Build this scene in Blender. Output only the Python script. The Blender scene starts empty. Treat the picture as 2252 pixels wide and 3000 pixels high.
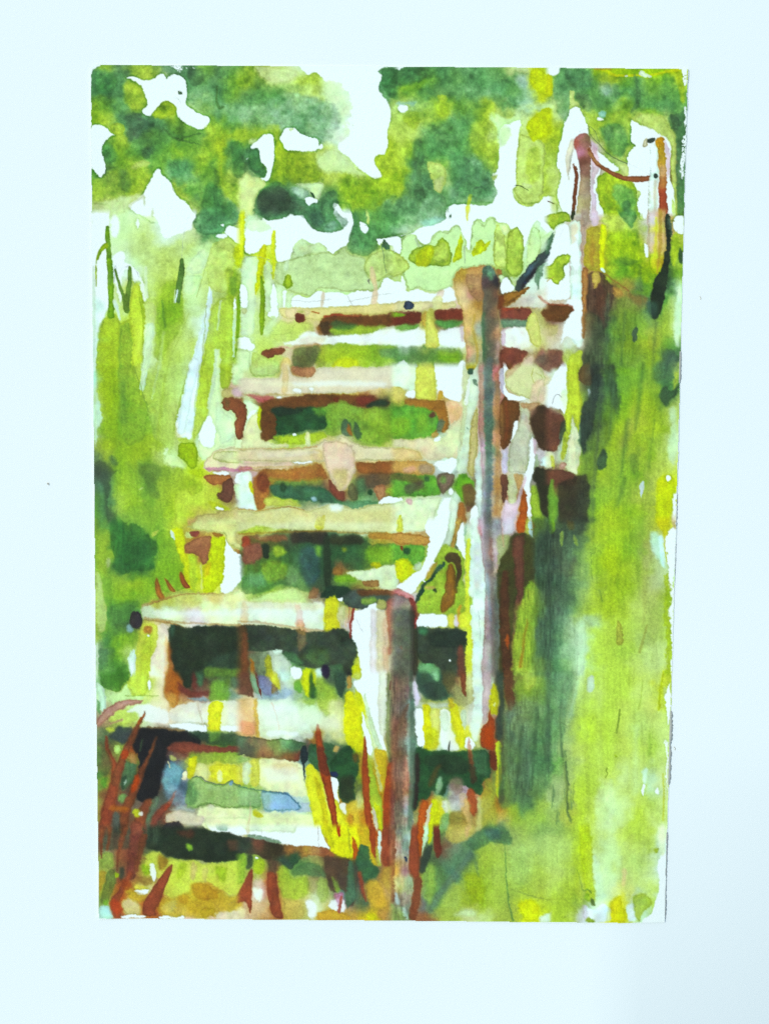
import bpy, bmesh, math, random
import numpy as np

SC = bpy.context.scene
# ------------------------------------------------------------------ camera (photographed from above, very slightly tilted)
cam_data = bpy.data.cameras.new("camera")
cam = bpy.data.objects.new("camera", cam_data)
SC.collection.objects.link(cam)
SC.camera = cam
cam_data.sensor_fit = 'VERTICAL'
cam_data.sensor_height = 36.0
cam_data.lens = 45.0
cam_data.clip_start, cam_data.clip_end = 0.01, 100.0
CAM_ROT = (-0.08090569, 0.00342919, 0.00822273)
CAM_LOC = (0.00087876, 0.03388596, 0.4473132)
cam.location, cam.rotation_euler = CAM_LOC, CAM_ROT
# ------------------------------------------------------------------ daylight: soft overcast from the upper left
SUN_EL, SUN_AZ = math.radians(52), math.radians(-62)      # azimuth from +Y, towards -X
world = bpy.data.worlds.new("World"); SC.world = world; world.use_nodes = True
_n = world.node_tree.nodes; _bg = _n["Background"]
_sky = _n.new("ShaderNodeTexSky"); _sky.sky_type = 'NISHITA'; _sky.sun_disc = False
_sky.sun_elevation, _sky.sun_rotation = SUN_EL, SUN_AZ
_sky.air_density, _sky.dust_density, _sky.ozone_density = 1.0, 2.0, 1.0
world.node_tree.links.new(_sky.outputs[0], _bg.inputs[0]); _bg.inputs[1].default_value = 0.12
sun_data = bpy.data.lights.new("sun", 'SUN'); sun_data.energy = 1.5; sun_data.angle = math.radians(12)
sun_data.color = (0.86, 1.0, 0.95)
sun = bpy.data.objects.new("sun", sun_data); SC.collection.objects.link(sun)
sun.rotation_euler = (math.pi / 2 - SUN_EL, 0, -SUN_AZ + math.pi)
sun.location = (-.5, .3, 1.5)
SC.view_settings.view_transform = 'Standard'; SC.view_settings.look = 'None'
SC.view_settings.exposure = 0.55; SC.view_settings.gamma = 1.0
SC.cycles.use_denoising = False
# ------------------------------------------------------------------ the watercolour: pigment laid on a fine sheet grid
RES = 1.55                      # pigment samples per drawing unit
GX0, GX1, GY0, GY1 = 3.0, 655.0, 3.0, 937.0     # extent of the sheet in drawing units
NW, NH = int((GX1 - GX0) * RES), int((GY1 - GY0) * RES)
PX = np.linspace(GX0, GX1, NW, dtype=np.float32)
PY = np.linspace(GY0, GY1, NH, dtype=np.float32)
RNG = np.random.default_rng(11)

def value_noise(cell_x, cell_y=None, seed=0):
    cell_y = cell_y or cell_x
    r = np.random.default_rng(seed)
    gw, gh = int((GX1 - GX0) / cell_x) + 4, int((GY1 - GY0) / cell_y) + 4
    g = r.standard_normal((gh, gw)).astype(np.float32)
    fx, fy = (PX - GX0) / cell_x + 1, (PY - GY0) / cell_y + 1
    ix, iy = fx.astype(int), fy.astype(int)
    tx, ty = fx - ix, fy - iy
    tx, ty = tx * tx * (3 - 2 * tx), ty * ty * (3 - 2 * ty)
    row = g[iy] * (1 - ty)[:, None] + g[iy + 1] * ty[:, None]
    return row[:, ix] * (1 - tx) + row[:, ix + 1] * tx

N1, N2 = value_noise(26, seed=1), value_noise(26, seed=2)
N3, N4 = value_noise(7, seed=3), value_noise(7, seed=4)
N5, N6 = value_noise(2.6, seed=5), value_noise(2.6, seed=6)
NB = value_noise(12, seed=7) * .6 + value_noise(5, seed=8) * .4
NF = value_noise(1.3, seed=9)
NG = RNG.standard_normal((NH, NW)).astype(np.float32)
NS = value_noise(1.6, 9, seed=10)            # vertical streaks
WX = (N1 * .45 + N3 * .75 + N5 * .62 + NF * .42).astype(np.float32)
WY = (N2 * .45 + N4 * .75 + N6 * .62 + NF[::-1] * .42).astype(np.float32)

def hexc(s):
    r, g, b = (int(c, 16) / 15 for c in s)
    if g > r and g > b and b < .75:      # these leaf pigments lean to olive
        k = g - r
        r, g, b = r + .18 * k, g - .14 * k, b + .1 * max(0, g - .75) - .6 * max(0, b - r) + .02
        if b < .4 and .5 < g < .86: r, g = r * .985, g * .98
        if g > .85 and b < .6: g -= .035
    elif r > g + .22 and b < .42 and r < .9:        # rust, not scarlet
        r, g, b = r * .88, g * 1.05, b * .86
    elif r > .79 and r >= g > .7 and .5 < b < .9 and b < g:        # warm cream of the planks
        b -= .075
    elif g < .34 and b >= g and r < g + .01 and s != '222':      # the near-black mixture is brown-green, not blue
        r, b = r + .025, b - .06
    return np.array([r, g, b], np.float32)

OX = OY = 0.0
def T(col, row):
    global OX, OY
    OX, OY = col * 166.0, row * 166.0

def pts(s):
    a = np.array([[float(v) for v in p.split(',')] for p in s.split()], np.float32)
    a[:, 0] += OX; a[:, 1] += OY
    return a

def chaikin(p, n, closed=True):
    cap = 2.6
    for _ in range(n):
        q = np.roll(p, -1, 0) if closed else p[1:]
        b = p if closed else p[:-1]
        L = np.hypot(q[:, 0] - b[:, 0], q[:, 1] - b[:, 1]) + 1e-6
        f = np.minimum(.25, cap / L)[:, None] if closed else .25
        m = np.empty((2 * len(b), p.shape[1]), np.float32)
        m[0::2] = b * (1 - f) + q * f; m[1::2] = b * f + q * (1 - f)
        cap *= .45
        p = m if closed else np.vstack([p[:1], m, p[-1:]])
    return p

def window(x0, y0, x1, y1, pad):
    a, b = np.searchsorted(PX, [x0 - pad, x1 + pad]); c, d = np.searchsorted(PY, [y0 - pad, y1 + pad])
    return slice(c, d), slice(a, b)

def poly_distance(p, X, Y):
    d2 = np.full(X.shape, 1e9, np.float32); inside = np.zeros(X.shape, bool)
    q = np.roll(p, -1, 0)
    for (ax, ay), (bx, by) in zip(p, q):
        ex, ey = bx - ax, by - ay
        L = ex * ex + ey * ey
        if L < 1e-9: continue
        wx, wy = X - ax, Y - ay
        t = np.clip((wx * ex + wy * ey) / L, 0, 1)
        d2 = np.minimum(d2, (wx - ex * t) ** 2 + (wy - ey * t) ** 2)
        if ay != by:
            c = ((ay > Y) != (by > Y)) & (X < ex * (Y - ay) / ey + ax)
            inside ^= c
    d = np.sqrt(d2)
    return np.where(inside, -d, d)

def sstep(v):
    v = np.clip(v, 0, 1)
    return v * v * (3 - 2 * v)

CANVAS = np.ones((NH, NW, 3), np.float32)

def lay(sl, d, col, soft, rim, a, var, dry, mode, fade=None, streak=0):
    m = sstep(.5 - d / (2 * soft)) * a
    if fade is not None: m = m * fade
    if isinstance(col, str) and col == 'fff':
        var = streak = 0
        if rim:      # pigment pools round the paper left dry
            e = np.exp(-((d - .8) / 1.1) ** 2) * rim * 1.1 * (d > -.5)
            CANVAS[sl] = CANVAS[sl] * (1 - e[..., None] * np.array([.9, .6, 1.1], np.float32) * np.clip((1 - CANVAS[sl].min(2, keepdims=True)) * 2, 0, 1))
        rim = 0
    if dry:
        m = m * sstep((NF[sl] * .5 + NB[sl] * .5 + (1 - dry) * 2.2 - .6) / .7 + .1)
    c = hexc(col) if isinstance(col, str) else col
    c = np.broadcast_to(c, d.shape + (3,)).copy()
    if var:
        v = NB[sl] * var
        if streak: v = v + NS[sl] * streak
        c = c * (1 + v[..., None] + np.stack([N3[sl] * .22, N5[sl] * .18, N4[sl] * .35], -1) * var)
    elif streak:
        c = c * (1 + (NS[sl] * streak)[..., None])
    if rim:
        e = np.exp(-((d + .9) / 1.0) ** 2) * rim
        c = c * (1 - e[..., None] * np.array([.9, .85, 1.1], np.float32))
    base = CANVAS[sl]
    if mode == 'g': c = base * c
    CANVAS[sl] = base + (np.clip(c, 0, 1.02) - base) * m[..., None]

def P(col, s, soft=.55, rim=.12, a=1, var=.075, dry=0, mode='', sm=2, w=.66, streak=0, tag=0):
    """a filled brush shape; col is a colour or 'x,y,rgb ...' samples washed together"""
    q = pts(s); lx, ly = q[:, 0] - OX, q[:, 1] - OY
    cut = (lx.min() <= 0, ly.min() <= 0, lx.max() >= 166, ly.max() >= 166)   # shapes that run on past this block
    q[:, 0] += np.where(lx <= 0, -8 - lx, np.where(lx >= 166, 176 - lx, 0)); q[:, 1] += np.where(ly <= 0, -8 - ly, np.where(ly >= 166, 176 - ly, 0))
    p = chaikin(q, sm)
    sl = window(p[:, 0].min(), p[:, 1].min(), p[:, 0].max(), p[:, 1].max(), 3 + 2 * soft)
    X, Y = np.meshgrid(PX[sl[1]], PY[sl[0]])
    if X.size == 0: return
    fade = 1
    if cut[0]: fade = fade * sstep((X - OX + 5) / 9)
    if cut[1]: fade = fade * sstep((Y - OY + 5) / 9)
    if cut[2]: fade = fade * sstep((OX + 174 - X) / 7)
    if cut[3]: fade = fade * sstep((OY + 174 - Y) / 7)
    X = X + WX[sl] * w; Y = Y + WY[sl] * w
    d = poly_distance(p, X, Y)
    if ',' in col:
        num = 0; den = 0
        for k in col.split():
            x, y, h = k.split(',')
            q = 1 / (((X - float(x) - OX) ** 2 + (Y - float(y) - OY) ** 2) / 20 + 1) ** 2
            num = num + q[..., None] * hexc(h); den = den + q
        col = num / den[..., None]
    lay(sl, d, col, soft, rim, a, var, dry, mode, fade if any(cut) else None, streak)
    if tag: LAB[sl][d < .3] = blade_id()

def S(col, s, soft=.5, rim=.1, a=1, var=.05, dry=0, mode='', sm=2, w=.5, streak=0, tag=0):
    """a brush stroke through x,y,width points"""
    p = chaikin(pts(s), sm, False)
    r = p[:, 2].max()
    sl = window(p[:, 0].min(), p[:, 1].min(), p[:, 0].max(), p[:, 1].max(), 3 + 2 * soft + r)
    X, Y = np.meshgrid(PX[sl[1]], PY[sl[0]])
    if X.size == 0: return
    X = X + WX[sl] * w; Y = Y + WY[sl] * w
    d = np.full(X.shape, 1e9, np.float32)
    for (ax, ay, ar), (bx, by, br) in zip(p[:-1], p[1:]):
        ex, ey = bx - ax, by - ay
        L = ex * ex + ey * ey + 1e-6
        t = np.clip(((X - ax) * ex + (Y - ay) * ey) / L, 0, 1)
        d = np.minimum(d, np.hypot(X - ax - ex * t, Y - ay - ey * t) - (ar + (br - ar) * t) / 2)
    lay(sl, d, col, soft, rim, a, var, dry, mode, streak=streak)
    if tag: LAB[sl][d < .3] = blade_id()

def B(col, x, y, rx, ry=None, soft=.6, rot=0, **k):
    """a blot"""
    ry = ry or rx
    t = np.arange(10) * 2 * np.pi / 10; r = np.deg2rad(rot)
    u, v = np.cos(t) * rx, np.sin(t) * ry
    P(col, ' '.join(f'{x + a * np.cos(r) - b * np.sin(r):.2f},{y + a * np.sin(r) + b * np.cos(r):.2f}' for a, b in zip(u, v)), soft=soft, **k)

def wash(grid):
    """the first wet wash: colours on a coarse grid run into each other"""
    g = np.array([[hexc(c) for c in row] for row in grid], np.float32)
    wt = np.array([[.03 if c == 'fff' else 1.0 for c in row] for row in grid], np.float32)
    nr, nc = wt.shape; cell = 166 / 11
    cx, cy = (np.arange(nc) + .5) * cell, (np.arange(nr) + .5) * cell
    s = .47 * cell
    Kx = np.exp(-((PX[:, None] - cx) / s) ** 2 / 2); Ky = np.exp(-((PY[:, None] - cy) / s) ** 2 / 2)
    den = Ky @ wt @ Kx.T + 1e-6
    out = np.stack([(Ky @ (wt * g[..., i]) @ Kx.T) / den for i in range(3)], -1).astype(np.float32)
    jx = np.clip(np.arange(NW)[None, :] + ((N3 * 2.4 + N5 * .5) * RES), 0, NW - 1).astype(int)
    jy = np.clip(np.arange(NH)[:, None] + ((N4 * 2.6 + N6 * .7 + N2 * 1.5) * RES), 0, NH - 1).astype(int)
    out = out[jy, jx]
    CANVAS[:] = out * (1 + (NB * .035)[..., None])
# one block of 11x11 colours for each sixth/quarter of the sheet: the first wet wash
WASH = {
(0,0): """fff 8b2 586 7a3 8b3 585 585 586 6a3 584 595
485 485 474 8b3 ac4 fff fff 485 594 585 7b2
485 364 595 9c4 ac4 fff fff 6a6 6a6 485 6a3
7a2 6a3 485 8b3 fff 9c2 ac3 fff 7b5 596 6a6
6a1 9c3 485 364 485 483 7b2 fff 7b4 7b3 5a5
fff fff 9c3 474 583 594 484 593 594 8b2 8b2
fff 483 7a2 5a4 364 483 7b2 6a3 8b3 9c2 485
fff 584 6a2 8b3 5a4 6a3 485 485 6a2 483 7b5
5a3 574 573 6a2 8b3 fff 5a6 6a6 6a3 583 9c3
6a2 6a3 473 8b2 fff fff 9b3 5a3 594 485 bd6
9c5 ce8 cf9 efd efd fff fff bd6 6a4 485 485""",
(1,0): """7a3 9b3 bd6 ce8 efd fff fff fff fff fff 6a6
7a2 583 be6 be7 9c3 9c3 df9 efd fff fff 375
584 594 5a4 7b5 9c6 be6 df9 efc fff fff 596
6a6 6a5 6a6 6a7 6a6 7b8 8b7 df9 efe fff fff
7b7 7b5 7b8 7b8 6a7 7b8 8c8 bd9 efe fff fff
8b2 8b2 8b2 fff fff 7b8 9c9 dfa fff fff fff
485 6a7 8b2 8b2 fff fff bd5 efc fff fff 9c2
475 485 8b2 7a2 7a2 be6 bd6 df9 fff 8b2 9c3
ce8 5a6 9c2 7a2 7a2 8b2 bd5 9c3 ad5 fff 9c2
df9 5a4 374 475 8c8 df9 594 7a2 8b2 8b2 8b3
ce6 485 364 354 6a7 475 485 7b3 7a2 6a3 6a6""",
(2,0): """485 485 485 485 585 595 595 6a4 df8 ef7 ad0
374 485 6a3 485 594 595 5a5 595 484 8b8 bd0
7a3 6a3 485 584 595 595 6a6 5a7 594 7b8 cd0
9c6 7b6 7b4 8c3 7b3 6a4 8b3 7a4 5a7 7b9 ad9
ae5 8b3 9c4 8b3 596 594 8b2 bd6 bd5 df9 bc0
be5 be6 6a5 5a6 5a6 594 7a3 dfc fff be6 bc0
ad4 7b2 485 485 5a5 6a4 8b2 ad4 fff be6 9c4
ad3 485 6a4 6a3 485 6a7 6a5 8b3 fff ae5 9c3
8b2 485 485 be7 5a5 595 5a7 be8 fff be6 9c3
9c2 485 485 6a5 595 6a4 485 8b8 fff be7 9c3
6a6 5a6 7b7 6a6 595 7b5 8c7 fff fff be5 fff""",
(3,0): """fff 5a5 5a6 7a1 9a0 8b0 7b0 7b1 8b0 cc0 cc0
5a5 485 485 594 8a2 6a2 594 7b2 5a3 ad3 ad3
6a6 6a6 484 594 7b7 495 595 6a4 594 5a4 5a4
be7 5a5 9c5 485 594 7a2 594 5a5 485 594 594
be6 9ca ad5 9c3 8b3 6a4 ce5 9c2 bd6 364 364
9c2 fff fff 8b4 375 5a5 fff fff ce8 484 484
9c3 fff a67 ecd 7b3 484 bd6 fff c72 474 474
ad5 fff 865 987 fff be7 fff eee c73 586 586
be6 edc 865 ecd 9c4 be6 be7 fff c85 585 585
be6 fff 987 8b3 6a5 7b2 cf8 fff b53 494 494
ce7 fff a97 dbc ad4 364 bd5 ddd b53 484 484""",
(0,1): """fff efc cf9 dfa df9 efe efe ce8 485 5a7 485
fff fff cf9 cf8 be6 efe efd ce8 485 496 be6
fff fff dfa be7 be7 be6 be7 be6 cf9 be6 be5
eff fff efe cf9 be7 be6 be6 cf9 cf9 be6 ad2
dff fff efe efd be7 be6 be5 df9 be6 be6 6a1
dff fff ce7 9c3 be7 ad4 8b3 dfa be7 be8 6a1
dfe efe df9 7b2 be6 7b2 7b2 cf9 be7 be6 8b1
cfd ad4 be6 ae3 be7 6a2 7b2 cf8 eff ae4 9c2
cfd 9c3 8b3 be4 df9 7b3 ad5 be7 eff ae4 9c3
cfd 9c2 7a3 ae4 dfa 9c3 be6 be6 be5 9c3 9c3
cfd 9c1 7b2 be3 efc ad4 ad5 be7 9c2 9c3 7b2""",
(1,1): """df9 485 6a7 5a5 364 364 485 7b8 485 7b3 5a4
efd fff df5 fff fff 6a7 6a7 fff 5a6 5a5 5a5
9c2 df4 fff fff cf9 dfa fff be8 596 5a5 be6
dfc bd0 be2 dfc be7 be7 be6 be6 be6 be6 be6
dfb 9c1 be6 be8 be7 be7 be7 be7 be7 bc6 be6
fff be5 dfb be7 be6 cf8 cf9 cf9 fff ecc be8
efe ce8 fff dfb fff fff fff fff fff edc fff
cf8 be7 fff eca dc8 dc7 dc7 dc7 943 642 642
be7 be7 be7 be6 be5 ebb 433 6a2 7b2 9c3 efd
efd be5 be6 ce8 dc9 a74 8a5 8b4 8b3 7a3 6a4
dfb be5 be5 ecb 643 654 9c2 be1 7b1 5a2 5a4""",
(2,1): """5a5 6a6 7b8 8b9 fff fff cf9 be8 be7 fff efe
8b9 dfa fff dfa be8 fff cf9 ae5 be7 fff cf9
be6 be6 8b2 9c5 bd4 fff cf9 ad5 9c4 efe be8
be5 9c4 bd1 9c5 bd2 cf9 cf9 ad5 9c4 cf9 596
be6 cf9 cf9 cf8 c96 b75 b75 354 9c4 dfc efe
cf8 be7 cf8 cf9 ec9 d76 a65 543 fff efe fff
fea eda edb fdb fdc d86 a75 653 a63 fff edc
633 433 bc4 533 533 db6 575 765 743 753 bb6
efc fff dd5 fff fff db6 686 976 fee ffe dd9
efe efe dd5 efe efe dc7 9a8 a77 ffe ffd cc6
5a4 583 583 7b2 7b1 cc7 aa8 986 743 864 744""",
(3,1): """efe fff a98 ebc bd3 be6 be6 edd c86 8b2 8b2
fff edc b99 a92 9c2 7b3 8b4 edd b86 bd4 bd4
efe efe c99 b93 9c1 8b1 8b1 edb 343 8b2 8b2
fff fff caa b92 8b2 6a3 7a1 bd1 243 8b3 8b3
fff fff b98 a83 7b2 5a2 8b1 7a1 243 6a2 6a2
fff efe a74 533 653 a84 474 6a2 243 bfa bfa
ecb fff a75 533 543 8a3 984 466 5a3 cfa cfa
533 efe b85 543 563 8b2 7b2 586 8b3 cf9 cf9
ca8 edc c97 443 5a3 8b2 6a3 9b4 8b3 be7 be7
edc efe fed 443 583 8b1 8b2 9a3 6a3 5a4 5a4
755 bd5 443 453 6a3 7b2 8b2 8b2 465 465 be7""",
(0,2): """bfe 8b1 7b3 ad3 ad5 9c4 ad6 be8 8b2 cf8 9b4
dfe 8b1 7a3 7b2 9c4 9c4 ad6 dfc 9c3 cf8 d99
dfe 8b1 6a2 7b2 8b2 9c4 be6 dfc 8b3 cf8 875
dfe 8b1 6a3 6a2 6a3 9c4 ab5 dfc be5 cf8 cf9
dfd 6a2 6a2 6a2 7b3 8b3 9b5 be7 dfd cf9 cf8
9b4 8a3 7a2 8b2 8b2 8b3 be7 9c3 eff efe dfa
575 8a3 7b2 8b2 7a2 be7 cf9 8b1 df8 dda dda
455 576 7b2 7a3 583 7a3 8b3 ae3 ae1 ec9 dbb
575 476 8b2 7b3 583 8b3 9c3 8b2 ce4 b74 754
593 475 9c4 8c2 6a3 8b3 9c2 9c3 be3 ae2 643
593 475 8b4 7b3 7a3 7b3 9d2 be3 ba5 cc8 dd9""",
(1,2): """ce8 be6 be6 a64 a64 fec ffe efb ffd efd efe
edb edb edb db8 fed fdb edb ec8 dc6 fda ec6
cf9 542 642 643 643 753 7a4 7a4 833 733 344
843 643 343 243 243 5a3 6a4 6a4 7a4 7b3 6a2
efc 8a3 354 353 353 354 6a3 586 373 7b2 8b1
efc fec ad4 9c3 be7 bc6 ec9 edb 8a4 6a3 6a2
fdb edb edb edb ec9 db8 feb fea edb fda fda
d9a b98 a85 a75 a75 973 ec9 cb7 a64 a74 963
efe 632 354 376 353 564 743 dc8 584 754 874
efe 963 ac3 8b2 475 476 376 843 6a5 597 a63
dd8 cb7 cd8 dc9 dca eda ffe ffe efd efc efb""",
(2,2): """efe efa de6 fff fff efd b87 c86 dc9 edb ecb
edc eea de4 efe fff efe b87 c97 edb edc dc8
9b3 b85 b84 c95 fdb dea b87 b77 843 efe eca
5a3 463 564 986 eb9 cda c98 b86 643 b97 643
6b2 6a3 684 686 efd bc8 d9a b75 854 ccb 543
8c3 7b2 cd8 efd efc cb9 dbb b86 edd cdc 543
edb edb efb fff cfc db9 dab b97 dcc ddc ede
c96 a97 987 eff cdd bb8 dbb c97 ddc eff 442
7a3 653 583 765 5a2 654 998 b85 ddc dbc 454
be8 be8 efb efe efe 563 cdd b97 743 b74 6a2
efb efb efa efe cfc 964 ddd c97 edd c63 343""",
(3,2): """efe be5 664 343 6a2 6a2 6a3 7a3 465 be5 be5
fff ce6 664 464 484 6a3 7b3 8b3 484 373 373
efe bd4 9c3 464 6a3 6a2 8b2 8b2 353 be6 be6
643 cd6 343 473 7b2 7b2 9b3 8b2 8b3 be6 be6
543 ad8 343 573 8b2 8b2 9b3 9c2 7a2 cf7 cf7
654 cec 354 8b3 8b2 8a3 8b2 7a3 9c4 efc efc
bb9 cea 8b3 8b3 8b3 8b3 8a3 7b2 be6 df8 df8
643 996 8b3 8b2 8b3 8c3 6a2 9b4 be5 cf4 cf4
743 543 443 8b3 8b3 7b3 8b3 9b5 cd2 be0 be0
6a3 443 464 8c3 8c3 7a3 9b4 9b4 bd2 cd1 cd1
6a3 454 464 8c2 9c2 7b2 8c2 9b4 ac2 edc edc""",
(0,3): """7a3 594 373 7b4 7b3 7b3 bd3 ba5 cb7 dc8 dd9
7b3 8b3 373 373 363 6a3 ae3 a63 963 dd2 dc9
7b3 8b3 373 373 363 6a3 8b3 bd2 964 ce0 fff
7b3 8b3 364 373 473 7b2 6a2 be1 bd3 de0 fff
7b4 6a3 8b3 8b2 7b2 7b3 7b2 be1 ce3 df3 fff
be5 6a3 7b2 6a2 7b3 8a3 9a5 9b4 bc4 dda dda
be4 374 5a4 494 cb7 cc8 ec9 edb efa efb efa
ac3 6a3 474 343 bb4 fdb 875 776 464 334 354
ad5 375 7b2 6a2 ce4 ffe 343 232 232 343 343
efe 473 6a2 be8 be3 ffe 422 222 232 232 353
6a4 594 372 cf9 ad3 ffe a42 322 232 564 574""",
(1,3): """dd8 cf7 de9 de9 dd7 de6 efb efb efc efb efa
a42 953 752 533 363 353 343 363 363 983 a83
953 953 7a3 474 586 354 363 375 474 6a3 6a2
8a3 6a3 7b2 6a3 586 354 243 853 474 9b3 9b3
6a5 5a5 6a4 574 9b6 365 574 6a3 8b4 c86 efa
be6 6a3 8b3 ad5 cf7 754 343 243 753 8a4 743
fdc ffe ffd efa ede ffe dd5 dd8 fff dde da8
da7 dda efb efa e86 ffd cd0 fdd fff ede cb8
353 344 354 354 653 454 344 243 fff ede dca
643 897 cdb 474 353 464 363 354 fff edd dca
642 564 bc8 dfc fff 8b3 464 364 ce1 edd dca""",
(2,3): """de6 efa efa fff ba7 efe ddd c98 fde d64 9c2
b85 b85 b86 fff 8b6 cf9 998 b9a 342 542 464
8b4 5a3 8c4 efe 332 df7 a99 bb9 453 743 453
efb bd1 be7 473 984 df7 998 bba 343 743 454
fff bd1 8b3 8b3 652 efe eed 888 643 743 373
865 ede 345 8b3 652 be6 ddd 887 533 743 8b3
786 843 9c4 642 8b3 bd7 ddd 676 533 8b3 7a3
876 fff fff ef7 fff df4 dee 787 543 8b3 465
876 243 243 243 232 dd5 dbb 565 843 9b2 576
977 464 243 232 333 de5 daa 565 543 8a3 475
987 532 5a6 333 743 de6 eee 564 843 9a4 8b4""",
(3,3): """464 564 455 9c3 9c2 8b2 7b3 9b4 cc2 edc edc
443 465 574 9c3 8c2 8c2 7a3 9a5 ceb efe efe
444 575 7a5 8c3 9c1 7b2 7b3 9a6 dfc efe efe
465 554 7a5 8c3 9c1 8b2 8b3 9b6 bd8 efe efe
465 464 7a6 9c4 8b2 8b2 8b3 ab7 bd8 cf9 cf9
455 464 8b6 9c4 9c2 8c2 ad5 ab6 8b3 bd4 bd4
565 586 8b4 9c3 9c2 9c3 be6 9b5 9c5 be6 be6
586 7a7 ad8 ad6 ad4 ae4 ad5 9b5 ad5 be6 be6
475 8b7 bea ae4 ad4 ad4 ad6 8a5 ae5 be6 be6
586 7b7 bea ae4 ae4 9d4 ae5 be7 be7 ce5 ce5
486 7b6 bfa ae4 ae4 ae4 be6 be7 be7 9c2 9c2""",
(0,4): """cfc 594 472 be4 be3 fed a53 233 643 584 572
dfd cf9 cf6 be4 be5 fec 953 854 755 6a3 688
9c8 ba8 be7 cf8 ffe fec c95 fec fdc dd3 feb
965 a86 8b4 be6 efb fdc ffe ffe fec dd2 ffe
9a7 364 653 843 222 222 222 243 465 573 685
5a4 643 7b4 b42 233 222 743 643 643 7a2 7a3
494 743 743 583 743 223 789 bc2 dda dd4 dd9
374 8b3 753 333 a52 743 343 889 dd9 cb1 dd4
7b4 743 643 555 853 454 343 567 678 7a6 7b5
bd6 843 743 665 855 565 843 565 7a5 8b5 8b5
9b4 843 454 843 475 743 853 dcb cb9 edd efd""",
(1,4): """653 465 996 ded ac4 ad4 454 464 efe fff dbb
eca 8ab 687 abc 6a4 475 8b4 464 de1 eff dcc
ec9 efc efe efe df9 be7 de9 ce7 de0 fff eed
e97 eda efb efb efb df9 cd7 de8 ce0 efb fff
eb8 db6 ffd ffe fff a62 dea de7 ce0 efc fff
653 774 764 575 565 633 465 464 9b0 efb cc7
dea cd3 fec ecb 688 465 533 344 752 9b2 a62
de5 dd7 fec ffd efd de3 a62 344 8b2 b51 c82
6a4 7b3 9bd 9bd efd de2 cd0 fdb 344 8a2 b51
6a4 9b6 9bd 9bc bdd be2 dd2 b51 de9 cb2 b51
efb dc4 efb efd fff fff ce1 dd1 c93 b51 a41""",
(2,4): """976 888 364 343 864 de7 cbb 565 843 9b3 8b4
976 dcc 353 363 886 885 dee bb1 543 8b2 8b3
976 abb cc5 dda cc3 ccb dde bb4 654 9b6 8a6
976 9aa dd2 df9 de5 eee dcb 854 565 ab6 6a5
865 abb de1 efe de2 dd1 eed b41 454 7a6 6a5
865 8a9 9c2 efd fff bc5 464 843 8b2 464 5a5
965 533 343 343 343 343 464 742 8b2 464 5a5
976 998 453 664 333 565 533 7b4 9a3 475 6a5
a76 343 742 588 655 cab c52 7a4 8b3 464 7a4
998 352 d63 ce2 eee 987 cb9 a41 8b3 475 9c4
998 9a7 d72 dd1 475 874 c74 ca5 8b3 8b4 8c4""",
(3,4): """486 7a7 cf8 ae4 ae4 ae4 be5 be6 bc2 be6 be6
6a5 8b7 ad6 be6 ae4 ae4 be6 be6 be3 be3 be3
5a4 7a6 ad5 ae4 ae4 be5 ad5 ce6 be3 be3 be3
6a5 8a6 ae4 ae3 ae4 be5 ad6 be6 cf7 cf7 cf7
6a5 8b6 ae4 ae3 ae4 be5 ad6 ad5 cf7 cf7 cf7
7a6 9b6 be5 ae4 ae4 be5 be5 9d4 cf7 cf7 cf7
5a4 8b6 be6 ae4 ae4 be6 be6 ad5 cf7 cf7 cf7
8b6 8a6 ae4 ae4 be5 cf8 be6 bea df8 df8 df8
9b7 9b6 ae3 ae4 cf8 be6 be6 bea df8 df8 df8
9c7 8a4 ae3 be5 cf9 cf8 be5 ae5 cf7 cf7 cf7
8b5 ab4 ae3 be5 cf9 cf8 ad3 be6 be6 be6 be6""",
(0,5): """753 654 743 654 643 344 343 343 343 354 843
743 675 a54 743 564 343 343 343 343 343 543
9b3 9a5 753 743 8a3 774 9b4 bc6 bb8 9b5 7a4
b93 8a4 644 a64 aa4 b86 bd3 ce5 bd6 bd4 9c4
a93 8a3 b42 c83 eeb a42 cf5 be5 b83 b83 be6
895 7a4 b42 db5 a42 a42 cb7 b82 b82 b83 ca5
cfd cfe a42 ecb b52 b64 dca ebb dc6 ebb fda""",
(1,5): """feb efe efe efd fff fff ce1 ce0 b92 b41 a42
344 654 343 964 a75 b86 944 ce0 b62 b83 b42
8b4 9c4 543 364 374 9a5 543 333 343 465 b64
9b4 bb6 b43 8b4 9b5 775 643 355 543 464 b74
b64 fdd b43 bc5 ac4 bb8 9a6 466 465 a64 b86
c97 eec b53 ba5 cb6 efc cc8 b89 365 a84 b83
dba c86 b64 b94 bb6 fff b93 b93 b84 dc0 b75""",
(2,5): """977 843 cc5 584 986 ca6 585 686 8a5 9c5 7a5
976 843 465 743 686 585 9c4 ac5 8a5 ad6 9c6
987 843 443 575 585 465 9b3 9c4 9c5 ad6 9c5
876 843 8b4 584 466 8a3 7a2 9c5 9c5 9c5 9c4
bb6 765 8b4 576 9b4 8a2 7a2 9c4 8b4 9c4 9b4
886 864 567 8b4 9c5 8a2 8b2 9c4 8a4 be2 be3
675 a65 853 9b4 9b4 cd8 bd7 9b4 9b4 ce1 ce1""",
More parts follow.
